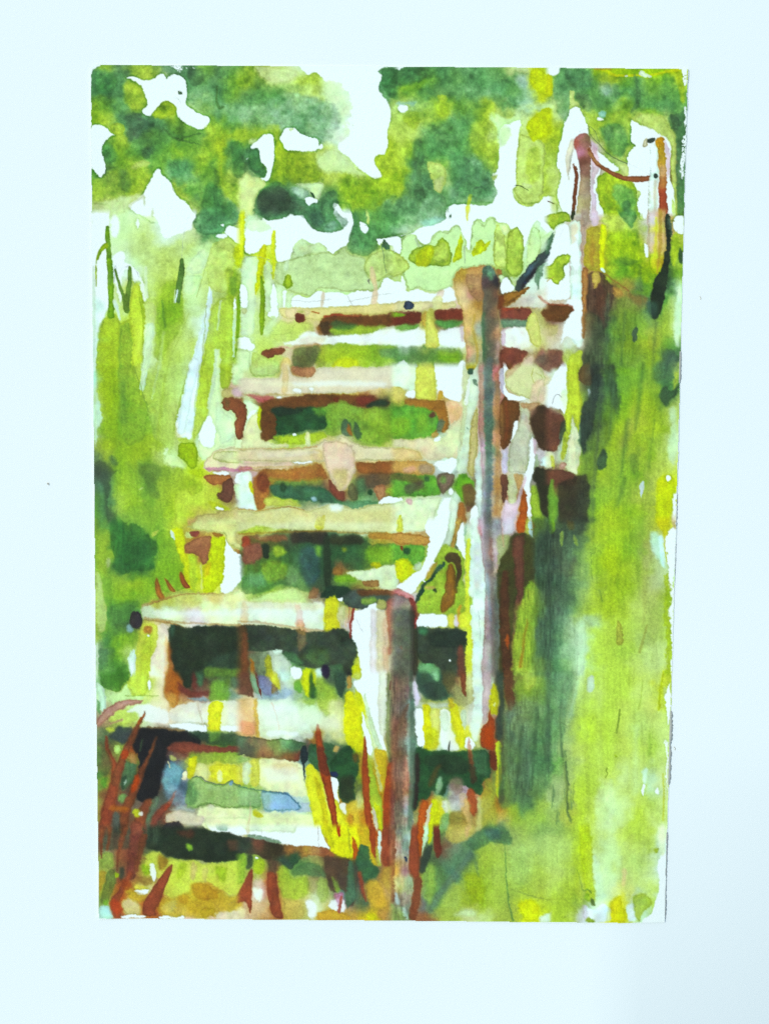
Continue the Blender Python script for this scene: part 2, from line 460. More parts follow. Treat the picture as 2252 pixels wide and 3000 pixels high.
(3,5): """7a5 8b4 ae3 be6 cf8 be5 ae4 be5 efc efc efc
ad6 ad6 ae2 be6 cf9 be6 be6 9c4 eff eff eff
ad6 ad5 ad2 cf8 cf9 be6 ae6 be7 eff eff eff
be6 ad5 ad2 dfb cf9 be7 be6 cf8 eff eff eff
ad5 9c3 9b3 cf9 dfa de6 be7 cf6 eff eff eff
9c3 9c3 7a3 dfd df9 dd2 bde ae4 fff fff fff
9c3 9c3 ccc eff dd1 cc1 cfb fff fff fff fff""",
}
def lay_wash():
    full = [['fff'] * 44 for _ in range(66)]
    for (c, r), s in WASH.items():
        rows = [l.split() for l in s.strip().split('\n')]
        while len(rows) < 11: rows.append(rows[-1])
        for j, l in enumerate(rows):
            for i, v in enumerate(l): full[r * 11 + j][c * 11 + i] = v
    wash(full)
lay_wash()
# ------------------------------------------------------------------ which painted thing each patch of pigment belongs to
LAB = np.zeros((NH, NW), np.int16)
PARTS = []; PARENT_IDS = {}; OBJ = {}
def region(name, label, s, parent=None, key=None):
    """s: outline in half-millimetre sketch units, measured over the whole picture"""
    rid = len(PARTS) + 1
    PARTS.append((name, label, parent, rid))
    if key: PARENT_IDS[rid] = key
    for one in s.split('|'):
        a = np.array([[float(v) for v in p.split(',')] for p in one.split()], np.float32) * .50045 - np.array([92.2, 62.7], np.float32)
        sl = window(a[:, 0].min(), a[:, 1].min(), a[:, 0].max(), a[:, 1].max(), 4)
        X, Y = np.meshgrid(PX[sl[1]], PY[sl[0]])
        d = poly_distance(a, X + WX[sl] * .7, Y + WY[sl] * .7)
        LAB[sl][d < 0] = rid
    return rid
R_SKY = region("painted_sky", "bare white paper standing for the sky", "150,100 1560,100 1560,2100 150,2100")
R_REED = region("painted_reeds", "tall green reeds painted left of the steps", "150,430 520,440 600,540 640,640 640,760 500,830 480,900 520,960 440,1000 400,1150 500,1280 300,1300 300,1500 230,1540 150,1560")
R_TREE = region("painted_trees", "dark and light green tree crowns along the top", "150,100 1560,100 1560,560 1440,560 1440,300 1390,300 1400,590 1290,590 1290,300 1240,280 1160,460 1070,450 900,510 780,560 700,510 560,480 500,500 420,510 350,440 150,440")
R_HEDGE = region("painted_hedge", "pale green bushes behind the top step", "600,640 600,540 640,510 790,540 900,480 1130,480 1240,500 1240,640 980,640")
R_MEAD = region("painted_meadow", "streaky green grass bank right of the steps", "1255,580 1560,450 1560,2100 890,2100 890,1860 1070,1740 1085,1400 1080,1190 1130,1150 1240,1000 1255,800")
R_SOIL = region("painted_soil", "rusty brown and yellow ground at the foot of the steps", "150,1560 240,1560 330,1780 420,1840 760,1860 890,1850 900,2100 150,2100")
R_STAIR = region("painted_stairway", "flight of brown wooden steps climbing to the right", "620,645 980,620 1240,620 1260,1000 1130,1160 1080,1200 1085,1400 1070,1640 1070,1740 890,1860 760,1860 360,1850 330,1780 230,1560 300,1320 340,1290 500,1280 400,1130 480,980 500,830 600,740", None, 'stair')
for lab, s in (("topmost plank, thin and sandy", "620,640 980,640 980,668 900,680 700,680 640,672"),
               ("second step down, a nearly white plank", "690,722 1010,712 1010,748 570,768 570,755"),
               ("third step down, pinkish plank with a dark left end", "490,865 480,835 640,800 1000,780 1010,850 850,850 600,850 560,870"),
               ("fourth step down, sandy plank with a pale drip", "440,1015 445,975 480,958 980,950 980,1000 940,1015"),
               ("fifth step down, ochre plank with a wavy edge", "400,1150 400,1130 440,1105 560,1095 950,1090 930,1150 560,1152"),
               ("sixth step down, broad cream plank ending in a dark bolt", "290,1345 290,1325 340,1290 520,1280 740,1285 760,1360 600,1350"),
               ("seventh step down, cream plank with yellow and red stripes", "215,1562 230,1525 350,1500 760,1510 740,1610 560,1590 400,1572"),
               ("lowest step, cream plank with a green and blue puddle", "350,1660 400,1640 640,1645 690,1800 720,1835 520,1800 380,1775 340,1740")):
    region("step", lab, s, 'stair')
for lab, s in (("dark gap under the topmost plank", "690,684 1000,674 1000,706 700,722"), ("green gap under the second step", "630,758 1000,753 1000,785 640,800"),
               ("dark green gap under the third step", "565,870 960,860 975,930 575,950"), ("blue green gap under the fourth step", "560,1022 1000,1028 1000,1085 570,1085"),
               ("mossy gap under the fifth step", "515,1155 920,1152 920,1230 760,1275 520,1275"), ("near black gap under the sixth step", "365,1352 770,1362 770,1480 700,1508 380,1505"),
               ("black gap under the seventh step", "250,1565 740,1612 760,1730 680,1660 400,1638 335,1760 290,1700"), ("dark gap under the lowest step", "340,1768 745,1838 745,1868 360,1848"),
               ("dark opening between the front and middle posts", "893,1352 1010,1352 1020,1500 893,1520")):
    region("gap", lab, s, 'stair')
region("painted_post", "short weathered post in front of the steps", "760,1300 835,1278 893,1288 893,1600 890,2000 840,2000 848,1850 810,1640 760,1560")
region("painted_post", "tall brown grey post in the middle of the steps", "978,590 1020,575 1085,578 1085,1100 1078,1300 1065,1560 1012,1612 1028,1200 1032,760 1000,720 980,660")
region("painted_post", "pink topped post at the top of the steps", "1232,300 1260,286 1285,300 1285,600 1262,640 1258,760 1222,740 1232,500 1222,420")
region("painted_post", "orange and white post farthest right", "1392,300 1440,296 1445,560 1420,600 1396,580")
region("painted_rope", "brown rope sagging between the two far posts", "1275,340 1330,372 1412,378 1412,400 1330,396 1270,362")
region("painted_rope", "dark teal rope running down to the middle post", "1078,640 1110,628 1210,465 1228,470 1145,612 1085,660")
region("painted_rope", "pale strap hanging from the middle post to the front post", "1005,788 1036,800 1030,900 1003,1100 985,1180 905,1278 893,1264 955,1180 978,1060 998,900")
def blade_id():
    PARTS.append(("painted_blade", None, None, len(PARTS) + 1)); return len(PARTS)
W = 'fff'
# ---- the crowns of the trees, with white paper left between the washes
T(0, 0)
P('485', "12,14 22,13 33,17 38,12 43,20 40,33 34,38 22,40 12,38 9,32 7,24", soft=3, a=.55)
P('374', "8,30 22,26 34,33 28,40 14,40", soft=3, a=.6)
P('9c3', "42,25 50,24 58,28 63,34 64,44 67,50 60,56 52,58 45,52 42,40", soft=3, a=.7)
P('475', "30,60 45,56 56,58 66,63 84,62 92,72 88,82 74,74 60,82 46,92 42,80 42,70", soft=4, a=.6)
P(W, "43,20 50,19 58,22 67,24 74,21 77,18 84,16 87,24 90,18 97,17 104,20 108,26 110,36 109,45 108,49 115,55 122,59 132,62 134,67 131,72 124,78 117,74 107,70 100,64 98,58 98,52 93,47 87,45 81,48 76,54 70,63 60,58 65,51 67,47 64,40 64,33 58,27 48,22", rim=.3)
P('8b2', "71,63 75,55 80,49 87,45 93,47 98,52 97,60 84,66", rim=.2, soft=.8, a=.8)
P('583', "84,63 98,60 106,70 117,75 122,79 104,84 92,80", soft=2.5, a=.5)
P(W, "6,72 18,72 24,76 27,81 33,84 24,85 20,91 17,96 18,106 23,116 20,125 15,127 10,122 6,113", rim=.35)
P('9c3', "27,72 34,68 41,70 43,78 40,84 33,83 27,79", rim=.2, a=.7)
P('495', "19,94 26,92 32,98 36,108 30,114 23,114 19,106", soft=2.5, a=.6, var=.1)
P(W, "79,117 82,124 84,127 91,132 93,138 97,143 99,150 109,155 113,161 122,170 70,176 44,160 52,153 62,148 67,136 72,130 75,121", rim=.3)
P('ce8', "8,156 24,152 45,148 60,146 66,150 50,156 46,164 20,170 6,170", soft=2.5, a=.7)
P('9c3', "7,128 16,128 28,120 44,118 62,112 70,118 68,132 62,144 36,150 24,154 8,156", soft=2, a=.45, rim=.2)
P('584', "36,118 46,122 50,136 46,146 38,140", soft=3, a=.55)
P('bd6', "48,118 58,110 66,110 71,113 62,118 52,120", soft=1.4, a=.8)
P(W, "5,5 18,6 14,10 8,12 6,24 5,34", soft=.5, rim=.1)
P(W, "90,7 106,7 106,12 101,16 99,11", dry=.5); P(W, "108,9 119,10 116,12 110,11", dry=.5)
S('473', "142,31,2 141,45,3 144,54,3 149,52,2", a=.7); S('473', "153,12,1 152,40,1", a=.6)
S('473', "85,76,2 92,84,3 103,89,2 122,92,1", a=.7); S('473', "104,87,2 113,83,2 124,81,2", a=.6)
P('464', "99,34 103,34 105,39 100,40", w=.4); S('464', "98,43,1 103,48,1", a=.8)
P('8c3', "132,78 150,72 158,80 140,100 128,120 120,128 116,124 124,104", soft=4, a=.5)
P('9c2', "140,88 152,84 150,100 150,130 156,146 152,150 146,140 142,118", soft=4, a=.6)
P('5a6', "86,112 104,110 116,118 112,134 100,136 92,130 84,122", soft=4, a=.5)
P('8c3', "150,132 156,134 166,138 168,166 160,156 150,146", soft=1.5, a=.7)
P('474', "115,146 122,144 124,154 116,154", soft=2.5, a=.6)
for x, y in ((64, 150), (72, 162), (79, 164)): S('bd7', f"{x},{y},2 {x},{y + 8},3", soft=1.5, a=.6)
T(1, 0)
P(W, "60,2 170,2 170,9 160,9 152,12 147,15 153,18 152,24 149,34 155,42 160,48 164,56 163,68 160,76 159,86 160,92 158,102 155,105 147,106 145,112 150,120 155,128 150,131 142,129 132,122 124,114 117,108 108,102 106,96 112,78 122,60 118,40 100,24 94,27 90,22 83,16 79,15 74,19 70,16 66,11", soft=.8, rim=.12)
P('efd', "96,18 112,24 124,44 126,66 122,84 108,98 98,92 96,78 104,60 98,38", soft=7, rim=0)
P('dfa', "96,24 106,28 116,44 118,58 112,72 104,70 102,54 92,42 90,28", soft=6, rim=0, a=.8)
P('ce8', "14,9 32,8 50,10 62,14 66,18 54,26 36,28 22,20", soft=3, a=.8)
P('7b7', "46,36 60,36 74,42 90,44 102,50 110,62 108,74 101,86 98,87 84,82 77,86 68,80 58,72 40,72 20,70 0,66 0,52 30,48", soft=2.2, a=.6, rim=.1, var=.08)
P('5a5', "20,30 38,28 50,34 48,46 34,50 10,50 2,44 10,36", soft=5, a=.4)
P(W, "48,76 56,74 60,76 68,82 77,86 84,86 86,92 84,101 60,100 54,101 49,97 46,90 43,86 46,82", rim=.3)
P('cf8', "53,76 58,74 59,80 55,80", soft=.7, a=.8)
P(W, "84,96 90,92 91,97 86,99", rim=.1)
P(W, "13,94 19,90 24,86 28,82 35,81 38,90 38,108 36,114 35,122 32,133 24,131 21,129 30,128 30,118 26,114 22,108 20,96 14,100", rim=.3)
P('df9', "9,88 18,86 20,90 14,94", soft=1.4, a=.8)
P(W, "8,109 11,106 11,108 8,110", w=.3)
P('8a2', "50,101 62,101 84,102 82,110 84,118 90,124 88,130 78,134 70,136 58,136 52,130 50,118", soft=1.2, a=.45, rim=.25)
P('df8', "5,124 10,124 15,129 22,129 30,134 26,140 20,144 16,154 14,168 0,168 0,142", soft=.9, rim=.1, a=.9)
P('dfa', "84,106 98,98 106,100 112,108 128,118 138,128 132,131 118,124 104,124 88,124 82,114", soft=3, a=.55)
P('486', "16,158 20,146 30,138 40,132 50,136 54,144 64,150 70,154 78,158 88,156 92,146 100,142 108,148 106,160 100,170 14,170", soft=1.4, a=.6, rim=.25)
P('9ca', "54,140 66,138 74,142 76,150 70,154 62,150", soft=2, a=.7)
P('344', "18,150 34,144 48,140 58,152 72,160 70,170 40,170 16,164", soft=5, a=.55, rim=0)
P('dfa', "58,136 76,136 90,134 92,138 88,148 84,156 76,146 72,140", soft=1, a=.8)
P(W, "70,152 76,150 82,152 86,156 78,158 74,160 71,156", rim=.1)
P('364', "76,144 80,146 82,150 81,152 78,149", w=.3)
P(W, "100,158 102,156 108,160 112,164 113,168 104,168", rim=.15)
S('cf8', "118,124,2 130,130,2", soft=1, a=.5)
T(2, 0)
P(W, "-5,2 16,3 14,9 6,13 -3,11", rim=.1)
P(W, "4,54 8,50 13,51 16,54 14,58 9,60 6,58", soft=.7, rim=.1)
P('8bb', "3,48 14,48 26,48 24,52 14,50 6,52", soft=2, a=.6)
P('8b2', "10,62 20,56 28,60 28,70 26,78 18,76 12,70", soft=1.5, a=.5)
P('9c3', "48,40 58,41 59,48 54,50 48,46", soft=.8, a=.8); P('9c2', "50,46 60,52 62,64 54,68 46,60 44,50", soft=3, a=.5)
P('5a5', "28,72 50,66 76,64 84,78 80,100 70,112 40,112 24,106 22,92 28,84", soft=5, a=.45, var=.09)
P('585', "22,96 36,110 42,136 46,148 56,150 60,160 60,170 0,170 8,150 20,126", soft=3, a=.45, var=.08)
P('be6', "36,113 41,112 46,114 54,116 58,124 57,134 54,140 52,146 49,147 44,142 42,132 38,122", soft=.9)
P('ce8', "44,130 56,128 54,140 52,146 48,146 44,140", soft=1.5, a=.6)
P('8b3', "84,70 110,72 114,84 113,96 111,106 113,120 109,126 104,124 96,116 88,106 82,90", soft=2.5, a=.5, rim=.15)
P('7b9', "76,106 90,106 98,116 104,124 108,134 112,144 110,156 100,160 86,159 60,158 62,148 70,130", soft=3, a=.35, rim=.1)
P('586', "72,130 96,126 106,134 108,150 96,156 70,152 62,150 60,140", soft=4, a=.4)
P('cf9', "104,60 114,62 126,68 136,60 138,68 134,84 126,94 116,100 113,88 112,74 105,68", soft=2, rim=0)
P(W, "114,76 122,72 134,68 138,68 136,78 134,96 132,120 132,140 133,146 128,140 129,150 134,158 145,162 160,156 162,150 170,150 170,172 80,172 62,170 61,158 80,159 96,161 107,158 110,152 114,148 109,138 110,134 106,128 112,124 114,108 115,98", soft=.8, rim=.15)
P('cf9', "114,74 124,74 128,80 124,92 116,98 113,88", soft=3, a=.8, rim=0)
P('be6', "136,82 144,84 150,88 162,90 165,102 164,112 162,130 162,144 162,150 157,149 160,154 154,158 142,160 134,152 128,142 132,139 132,118 134,96", soft=.9, rim=.25, var=.04)
P('9c3', "146,100 158,96 160,112 158,132 150,138 144,132 142,120", soft=3, a=.6)
P('ce8', "136,136 148,136 150,140 142,142", soft=.8, a=.7)
P('be7', "106,128 113,125 112,130 108,133", soft=.7)
S('342', "132,138,.9 138,139,1 146,144,.5", soft=.3, w=.2); S('999', "122,139,.4 131,138,.4", soft=.3, a=.6)
P('bd0', "147,16 152,12 156,10 160,13 162,16 170,20 170,44 160,40 154,36 148,28", soft=1.4, rim=.1)
P('bd0', "142,76 146,68 152,64 162,54 168,56 166,66 166,78 164,86 154,90 151,92 146,84", soft=1, rim=.12)
P('9cb', "132,20 144,20 146,30 140,36 134,32", soft=3, a=.6)
S('ce2', "84,150,4 82,156,4 81,166,4", soft=.7, a=.7, rim=.05)
P('df9', "126,10 144,9 146,16 140,17 132,14", soft=1.2, a=.8)
P('7b2', "6,30 20,27 34,22 38,24 32,34 20,36 8,36", soft=3, a=.5)
S('454', "88,142,2 92,140,2 100,142,1 103,140,.6", soft=.6, a=.7); S('464', "66,138,.7 72,134,.6", a=.7, soft=.4)
T(3, 0)
P(W, "-4,5 13,9 14,14 9,20 4,20 0,14 -4,16", soft=1, rim=0)
P('cd0', "0,16 5,20 6,30 5,42 0,44", soft=1)
P('6a6', "14,10 28,11 50,11 52,22 44,36 32,42 24,38 26,50 24,60 20,70 14,66 10,56 6,40 8,24", soft=1.2, a=.4, rim=.1)
P('cf7', "25,37 30,36 31,40 29,45 34,50 38,56 44,66 46,72 42,70 36,58 28,56 24,58 25,46", soft=.7)
P(W, "25,58 29,55 34,54 37,58 39,64 43,73 46,79 45,90 48,98 54,100 63,108 70,114 76,118 77,124 66,122 58,118 56,124 58,120 54,136 52,148 60,158 68,167 50,168 22,168 10,150 13,138 15,132 14,124 11,117 12,104 16,84 18,70 22,68", rim=.25)
P('9dc', "54,60 62,57 64,62 63,67 58,65", soft=1, a=.8); P(W, "54,64 60,66 63,68 54,69", w=.4)
P('9c3', "38,56 48,62 54,68 64,68 68,60 80,58 92,60 90,70 90,82 90,92 96,94 94,100 89,104 87,113 78,112 70,106 58,98 48,90 46,78", soft=1.4, a=.45, rim=.12)
P('485', "56,76 66,72 76,70 84,76 88,90 84,104 80,110 74,108 66,100 60,88", soft=2.4, a=.6)
P(W, "90,68 94,68 100,73 110,75 118,80 124,84 130,88 134,94 133,108 132,120 132,132 136,140 138,152 138,166 100,168 98,160 100,152 102,146 96,142 95,136 88,132 86,114 88,106 92,99 96,95 90,92 91,80", rim=.3)
P('ce7', "76,118 86,114 89,122 89,128 80,126", soft=.8)
P('bd6', "90,66 104,60 126,62 130,72 138,78 140,82 139,92 139,130 140,150 140,166 137,150 136,138 133,120 134,104 133,92 126,86 112,78 100,73 94,68", soft=1, rim=.15, a=.9)
P('474', "130,64 150,56 150,90 148,110 147,130 148,166 141,166 140,140 140,110 141,88 138,80 132,74", soft=1, a=.7, dry=.25)
P('5a2', "96,56 110,56 128,60 122,64 106,62", soft=3, a=.4)
P(W, "148,54 151,52 151,100 147,132 145,132 144,116 146,100 147,86 150,84 149,70", dry=.35, rim=.1)
P('9c2', "140,15 150,20 150,50 145,50 142,36", soft=1.5, a=.7, dry=.2); P(W, "144,10 151,10 152,30 149,30 146,18", dry=.3)
P('8c0', "52,11 76,11 100,12 130,11 142,12 143,18 130,17 112,24 88,20 70,20 56,15", soft=1, a=.7)
S('cd0', "60,14,2 74,20,3 88,20,2 110,20,2 128,16,2 141,14,4", soft=.8, a=.9); S('b83', "52,12,2 68,13,2", soft=.7, a=.6)
P('efd', "82,20 86,18 88,21 84,22"); P('efd', "98,20 102,14 108,18 114,21 108,23"); 
P('9cb', "56,28 68,28 70,38 64,44 56,38", soft=3.5, a=.6)
S('474', "94,20,3 97,30,4 99,40,4 96,52,5 92,58,3", soft=1.6, a=.6)
P('8b2', "54,128 66,124 80,130 94,136 98,148 98,166 88,170 64,166 56,158 54,144", soft=.8, rim=.2, var=.08)
P('5a5', "72,136 84,138 96,146 98,160 92,170 78,162 70,150", soft=2.5, a=.7); P('364', "80,156 90,154 92,170 82,168", soft=2, a=.6)
P('cf7', "96,144 101,143 103,147 99,150", soft=.6)
P('cf7', "134,150 138,158 139,168 135,166", soft=.8)
P('edc', "24,90 29,88 30,98 27,108 25,120 23,138 21,126 20,108", soft=1.4, a=.85); S('998', "28,100,1 25,114,1.6 22,132,1.4", soft=.8, a=.6)
P('31,92,b55 36,86,b77 40,90,865 44,88,764 36,104,b78 40,112,643 44,120,865 38,140,ca8 43,140,876 34,160,cb9 43,160,986', "29,88 34,84 39,82 45,82 47,90 48,100 47,120 47,150 46,170 30,170 33,150 36,134 35,118 33,104 29,96", soft=.8, rim=.12)
P('ecd', "47,92 52,95 56,102 57,112 55,124 50,136 50,146 53,152 53,170 48,170 47,140 48,110", soft=.9, rim=.1); P('dab', "48,93 54,98 55,106 50,104", soft=1.2, a=.8)
S('843', "29,116,3 32,124,4.5 31,138,4.5 29,154,4 28,170,4", rim=.15, w=.4)
S('853', "46,100,4 50,110,4.5 56,117,4 64,122,4.4 74,127,5 84,131,6 96,132,6.5 106,132,6.4 111,131,6.5", rim=.2, w=.4); S('b96', "46,103,3 52,112,2 58,117,1", soft=1, a=.5)
S('564', "45,74,.9 46,84,.7 56,94,.8 64,103,.8 74,110,.9 86,115,.9", soft=.4, a=.85, w=.3); S('99a', "88,115,.5 100,121,.5 111,127,.5", soft=.3, a=.7, w=.2); S('777', "34,81,.6 40,78,.6 45,77,.5", soft=.3, a=.8, w=.3); S('564', "46,74,.8 52,80,.8 56,92,.6", soft=.5, a=.7, w=.3)
P('efe', "110,95 119,94 120,130 119,170 109,170 110,130", soft=.7, rim=.1); S('dcb', "117,134,3 116,166,3", soft=1.6, a=.7); S('997', "110,136,1 109,166,1", soft=.6, a=.7); S('ccd', "112,100,1 111,130,1", soft=.8, a=.6)
P('123,90,c71 122,100,c82 124,110,c83 124,124,c96 126,134,b64 125,150,a43 126,166,a43', "118,87 125,86 127,92 128,104 129,120 129,134 129,150 130,172 121,172 121,140 120,120 119,104 117,92", soft=.7, rim=.15)
P('ecd', "127,88 130,94 133,106 132,124 130,132 129,120 128,104", soft=.9, a=.9, rim=.1)
P('edc', "103,92 105,88 109,86 108,92 109,96 105,98 102,97", rim=.3, w=.4); P('343', "107,91 109,88 117,86 117,91 113,94 110,93", w=.4, rim=.1); B('343', 117, 128.5, 2.7, 3, w=.4); S('aaa', "105,83,.5 107,92,.4", soft=.3, a=.6); S('532', "7,158,.8 0,155,1", soft=.4)
T(0, 1)
P(W, "6,0 26,0 26,12 24,26 26,50 28,56 24,62 25,80 25,100 22,112 14,128 12,150 12,168 6,168", soft=1.2, rim=.1)
P('dfe', "7,90 20,96 22,108 14,126 12,150 11,168 7,168", soft=4, a=.7, rim=0)
P(W, "28,4 34,2 38,14 37,22 34,28 28,26 27,14", soft=1.6, a=.8, rim=0)
P(W, "30,46 40,40 43,48 40,54 48,56 55,62 58,66 68,90 66,96 63,98 60,84 58,72 52,78 51,64 42,60 38,72 40,84 40,94 38,98 33,78 30,74 30,62 31,54", soft=1, a=.85, rim=.1)
P(W, "54,8 58,8 58,17 55,18", soft=.8, a=.9)
P(W, "80,0 120,0 119,8 115,12 115,18 108,22 96,24 92,27 85,26 82,20 80,10 76,4", soft=1.8, rim=.1)
P('486', "119,3 130,-6 168,-6 168,10 162,14 154,15 150,22 140,25 126,24 118,18 115,12 118,8", soft=.9, a=.65, rim=.25, var=.08)
P(W, "150,21 153,14 160,16 166,18 168,36 164,34 158,28 152,24", rim=.2); P(W, "138,26 144,23 152,24 154,28 146,28", rim=.1); P(W, "146,13 150,13 149,16 147,15", w=.4)
P('be6', "138,33 146,30 156,30 162,40 161,56 156,80 150,88 140,86 132,78 130,60 134,44", soft=.8, a=.8, rim=.12)
P('dfa', "110,58 120,44 128,39 133,44 130,56 126,66 112,67", soft=1.2, a=.9); P('cf9', "106,68 126,68 124,76 120,90 107,92", soft=1.2, a=.9)
P('ce7', "62,98 76,96 76,120 72,126 64,124", soft=2, a=.5)
P('dfa', "64,120 72,122 75,132 72,148 70,166 63,166 62,152 64,140", soft=1.2, a=.9)
P('9c2', "15,132 20,116 25,112 32,108 38,120 42,118 50,116 52,140 50,168 12,168 13,148", soft=.8, rim=.2, a=.75, var=.08)
P('7a3', "38,122 48,118 50,134 52,146 49,168 36,168 37,144", soft=1.5, a=.65)
P('be3', "47,100 52,78 58,76 61,86 64,110 64,134 62,152 62,168 50,168 52,140 47,120", soft=.8, rim=.2, a=.8)
P('8b2', "57,86 61,84 64,104 63,122 60,110", soft=1.2, a=.6)
S('6a1', "24,16,4 24,30,5.5 26,50,6 28,80,6 28,112,7", w=.4, rim=.2); S('583', "24,28,5 26,46,5", soft=1.5, a=.6); S('583', "27,66,5 27,76,5", soft=1.5, a=.6)
S('8b1', "22,36,6 15,42,3.5 12,54,2 12,68,2 12,80,1", w=.3, rim=.2)
S('693', "32,62,2.5 36,76,3 42,92,4 45,106,6", w=.3, rim=.2); S('693', "48,60,4 48,78,5 45,94,6 44,104,6", w=.3, rim=.2); S('572', "44,90,5 44,104,6", soft=1.3, a=.6)
for a_ in ("32,58,.8 30,66,.6", "32,66,.6 31,76,.8", "36,66,.5 40,60,.6 46,58,.6", "52,58,.4 58,70,.6", "34,56,.5 33,62,.5"): S('889', a_, soft=.3, a=.7, w=.4)
P('7b2', "88,74 96,72 102,76 106,96 106,120 100,134 90,144 84,160 74,160 76,140 76,110 80,96 84,80", soft=2, a=.5)
S('583', "104,52,5 104,66,7 101,82,7 100,96,5", w=.4, rim=.15); S('583', "83,96,2 85,112,3 87,124,2", soft=1, a=.6); S('dfa', "97,84,1 96,98,.8", soft=.4, w=.2)
S('9a9', "112,4,.5 106,26,.5 104,50,.5", soft=.3, a=.6, w=.4)
S('9b5', "136,38,1 128,66,1 120,92,1", soft=.4, a=.6, w=.3)
P('eff', "135,78 136,92 137,99 132,116 129,130 127,148 124,168 114,168 118,150 124,130 130,104 131,92", rim=.05)
P('ae4', "137,102 146,92 154,92 160,100 160,120 160,140 160,156 155,168 147,168 147,146 143,148 140,168 126,168 130,140 134,116", soft=.8, rim=.2, a=.75)
P('8b2', "150,60 158,60 164,70 166,84 162,96 158,104 152,96 154,76", soft=2.2, a=.5); P('583', "156,66 164,70 163,92 157,90", soft=2, a=.5)
P('bd0', "160,36 168,34 168,62 163,60", soft=1.5, a=.8)
P('df9', "141,149 146,147 147,168 140,168"); P('dfa', "160,96 162,90 163,104 162,130 160,154 159,130", rim=.05); P(W, "160,98 163,94 163,106 160,106", soft=.6)
S('7b1', "166,92,4 165,130,4 163,152,2 160,160,1", w=.3, rim=.15)
P('ae4', "151,116 159,116 159,160 150,162", soft=1, a=.25, rim=.2)
T(1, 1)
P(W, "7,21 10,8 26,8 40,9 52,6 54,3 62,4 69,4 73,10 78,17 86,22 100,23 110,20 115,18 108,12 104,6 102,-3 112,-3 118,0 123,8 122,20 120,28 117,36 108,40 100,46 96,42 92,36 84,34 78,35 74,32 68,30 62,32 58,38 56,50 50,54 40,54 40,30 38,22 36,34 28,36 22,42 14,45 6,44", rim=.2)
P('dfb', "7,3 20,4 28,10 38,18 30,22 14,22 6,16", soft=2.5, a=.8, rim=0)
P('486', "26,8 16,0 10,-6 60,-4 104,-4 108,4 116,8 118,14 110,20 98,24 84,21 76,16 70,6 56,3 44,9", soft=1, rim=.2, a=.6, var=.1)
P('355', "72,2 86,0 94,10 88,18 80,16", soft=3, a=.6)
P('dff', "90,16 102,10 106,14 104,20 94,23", soft=2, a=.25)
P('485', "123,8 121,22 118,32 117,40 120,44 130,48 138,49 146,44 150,36 150,30 158,29 168,28 168,4 150,-4 126,-4", soft=1, rim=.22, a=.6, var=.1)
P(W, "130,10 136,12 140,18 138,24 133,22 131,16", dry=.2, rim=.15); P(W, "148,30 168,27 168,38 162,36 158,30 154,34 152,38 150,34", rim=.15)
P('df7', "134,0 140,2 141,14 138,12", soft=.8, a=.8); P('475', "155,30 160,31 164,38 160,44 155,40", rim=.2)
P('dfb', "6,48 14,47 21,48 20,76 18,100 16,134 2,134 2,80 4,60", soft=.8, a=.8, rim=.1)
P('ce9', "56,44 60,34 68,30 75,34 77,36 86,34 93,38 97,45 84,44 70,48 56,52", rim=.12)
P('be8', "40,54 56,51 70,47 82,44 96,44 104,46 112,38 117,38 119,46 128,48 138,50 136,64 140,74 150,74 160,68 168,72 168,76 158,72 153,80 148,86 128,86 112,87 106,84 84,83 84,90 75,92 68,88 60,88 54,86 50,84 40,76 38,64", soft=.7, rim=.2, a=.95, var=.03)
P('dfb', "48,54 55,50 53,62 48,66", soft=1, a=.8); P('be7', "138,50 152,42 168,40 168,72 160,68 152,76 142,76 134,64 136,56", soft=.6, a=.7, rim=.3)
P('dfb', "27,56 32,50 36,60 38,74 40,80 46,84 48,100 44,106 30,110 27,96 27,70", soft=.8, a=.8, rim=.08)
S('dfb', "44,110,6 30,130,10", soft=2, a=.4)
P('8b2', "50,68 56,66 57,76 58,80 52,84 47,82 48,74", rim=.25)
P('8b4', "1,1 3,4 2,30 1,50 1,80", soft=1, a=.5)
P('df1', "3,-2 6,0 6,30 5,48 1,50 0,30", soft=.9, a=.9)
P('cd0', "22,40 26,35 30,36 29,46 27,58 26,64 22,80 18,92 17,80 20,60", soft=.7, rim=.15); S('df2', "38,21,3 36,32,4 37,46,4 38,56,3 37,68,2", soft=.6, w=.4)
P('7a1', "23,66 27,76 28,96 28,112 27,132 23,134 22,110 23,90", rim=.2, w=.5)
P('bd3', "35,64 39,66 38,76 34,68", soft=.8)
P(W, "37,76 40,82 41,92 42,110 40,116 32,113 31,110 35,106 33,94 35,86", rim=.15); P('dfa', "33,112 41,113 38,119", soft=.7)
P(W, "1,77 6,79 9,84 10,96 9,104 2,104", rim=.2); P('ce8', "1,104 10,105 8,111 4,112", soft=.7); P(W, "0,138 4,136 11,136 14,141 18,144 16,150 8,149 0,146", rim=.15); P('dfa', "0,148 12,149 13,156 10,168 0,168", soft=.8, rim=.15)
for a_ in ("2,78,.4 4,50,.5 12,47,.5 22,48,.4 34,52,.5", "1,62,.4 4,52,.4"): S('9a9', a_, soft=.3, a=.8, w=.4)
S('576', "154,36,1 156,50,.6 158,62,.5 159,68,.4", soft=.3, a=.8, w=.3)
P(W, "47,85 52,85 51,90 50,104 48,104 48,92", w=.4, rim=.1); P('dfb', "52,88 60,88 56,104 50,104", soft=.8, a=.7)
P(W, "58,92 64,88 70,92 76,93 82,88 88,85 92,89 98,88 108,87 114,90 122,87 134,86 146,86 152,84 155,76 159,71 163,74 168,80 168,100 140,100 110,102 80,103 56,104", rim=.15)
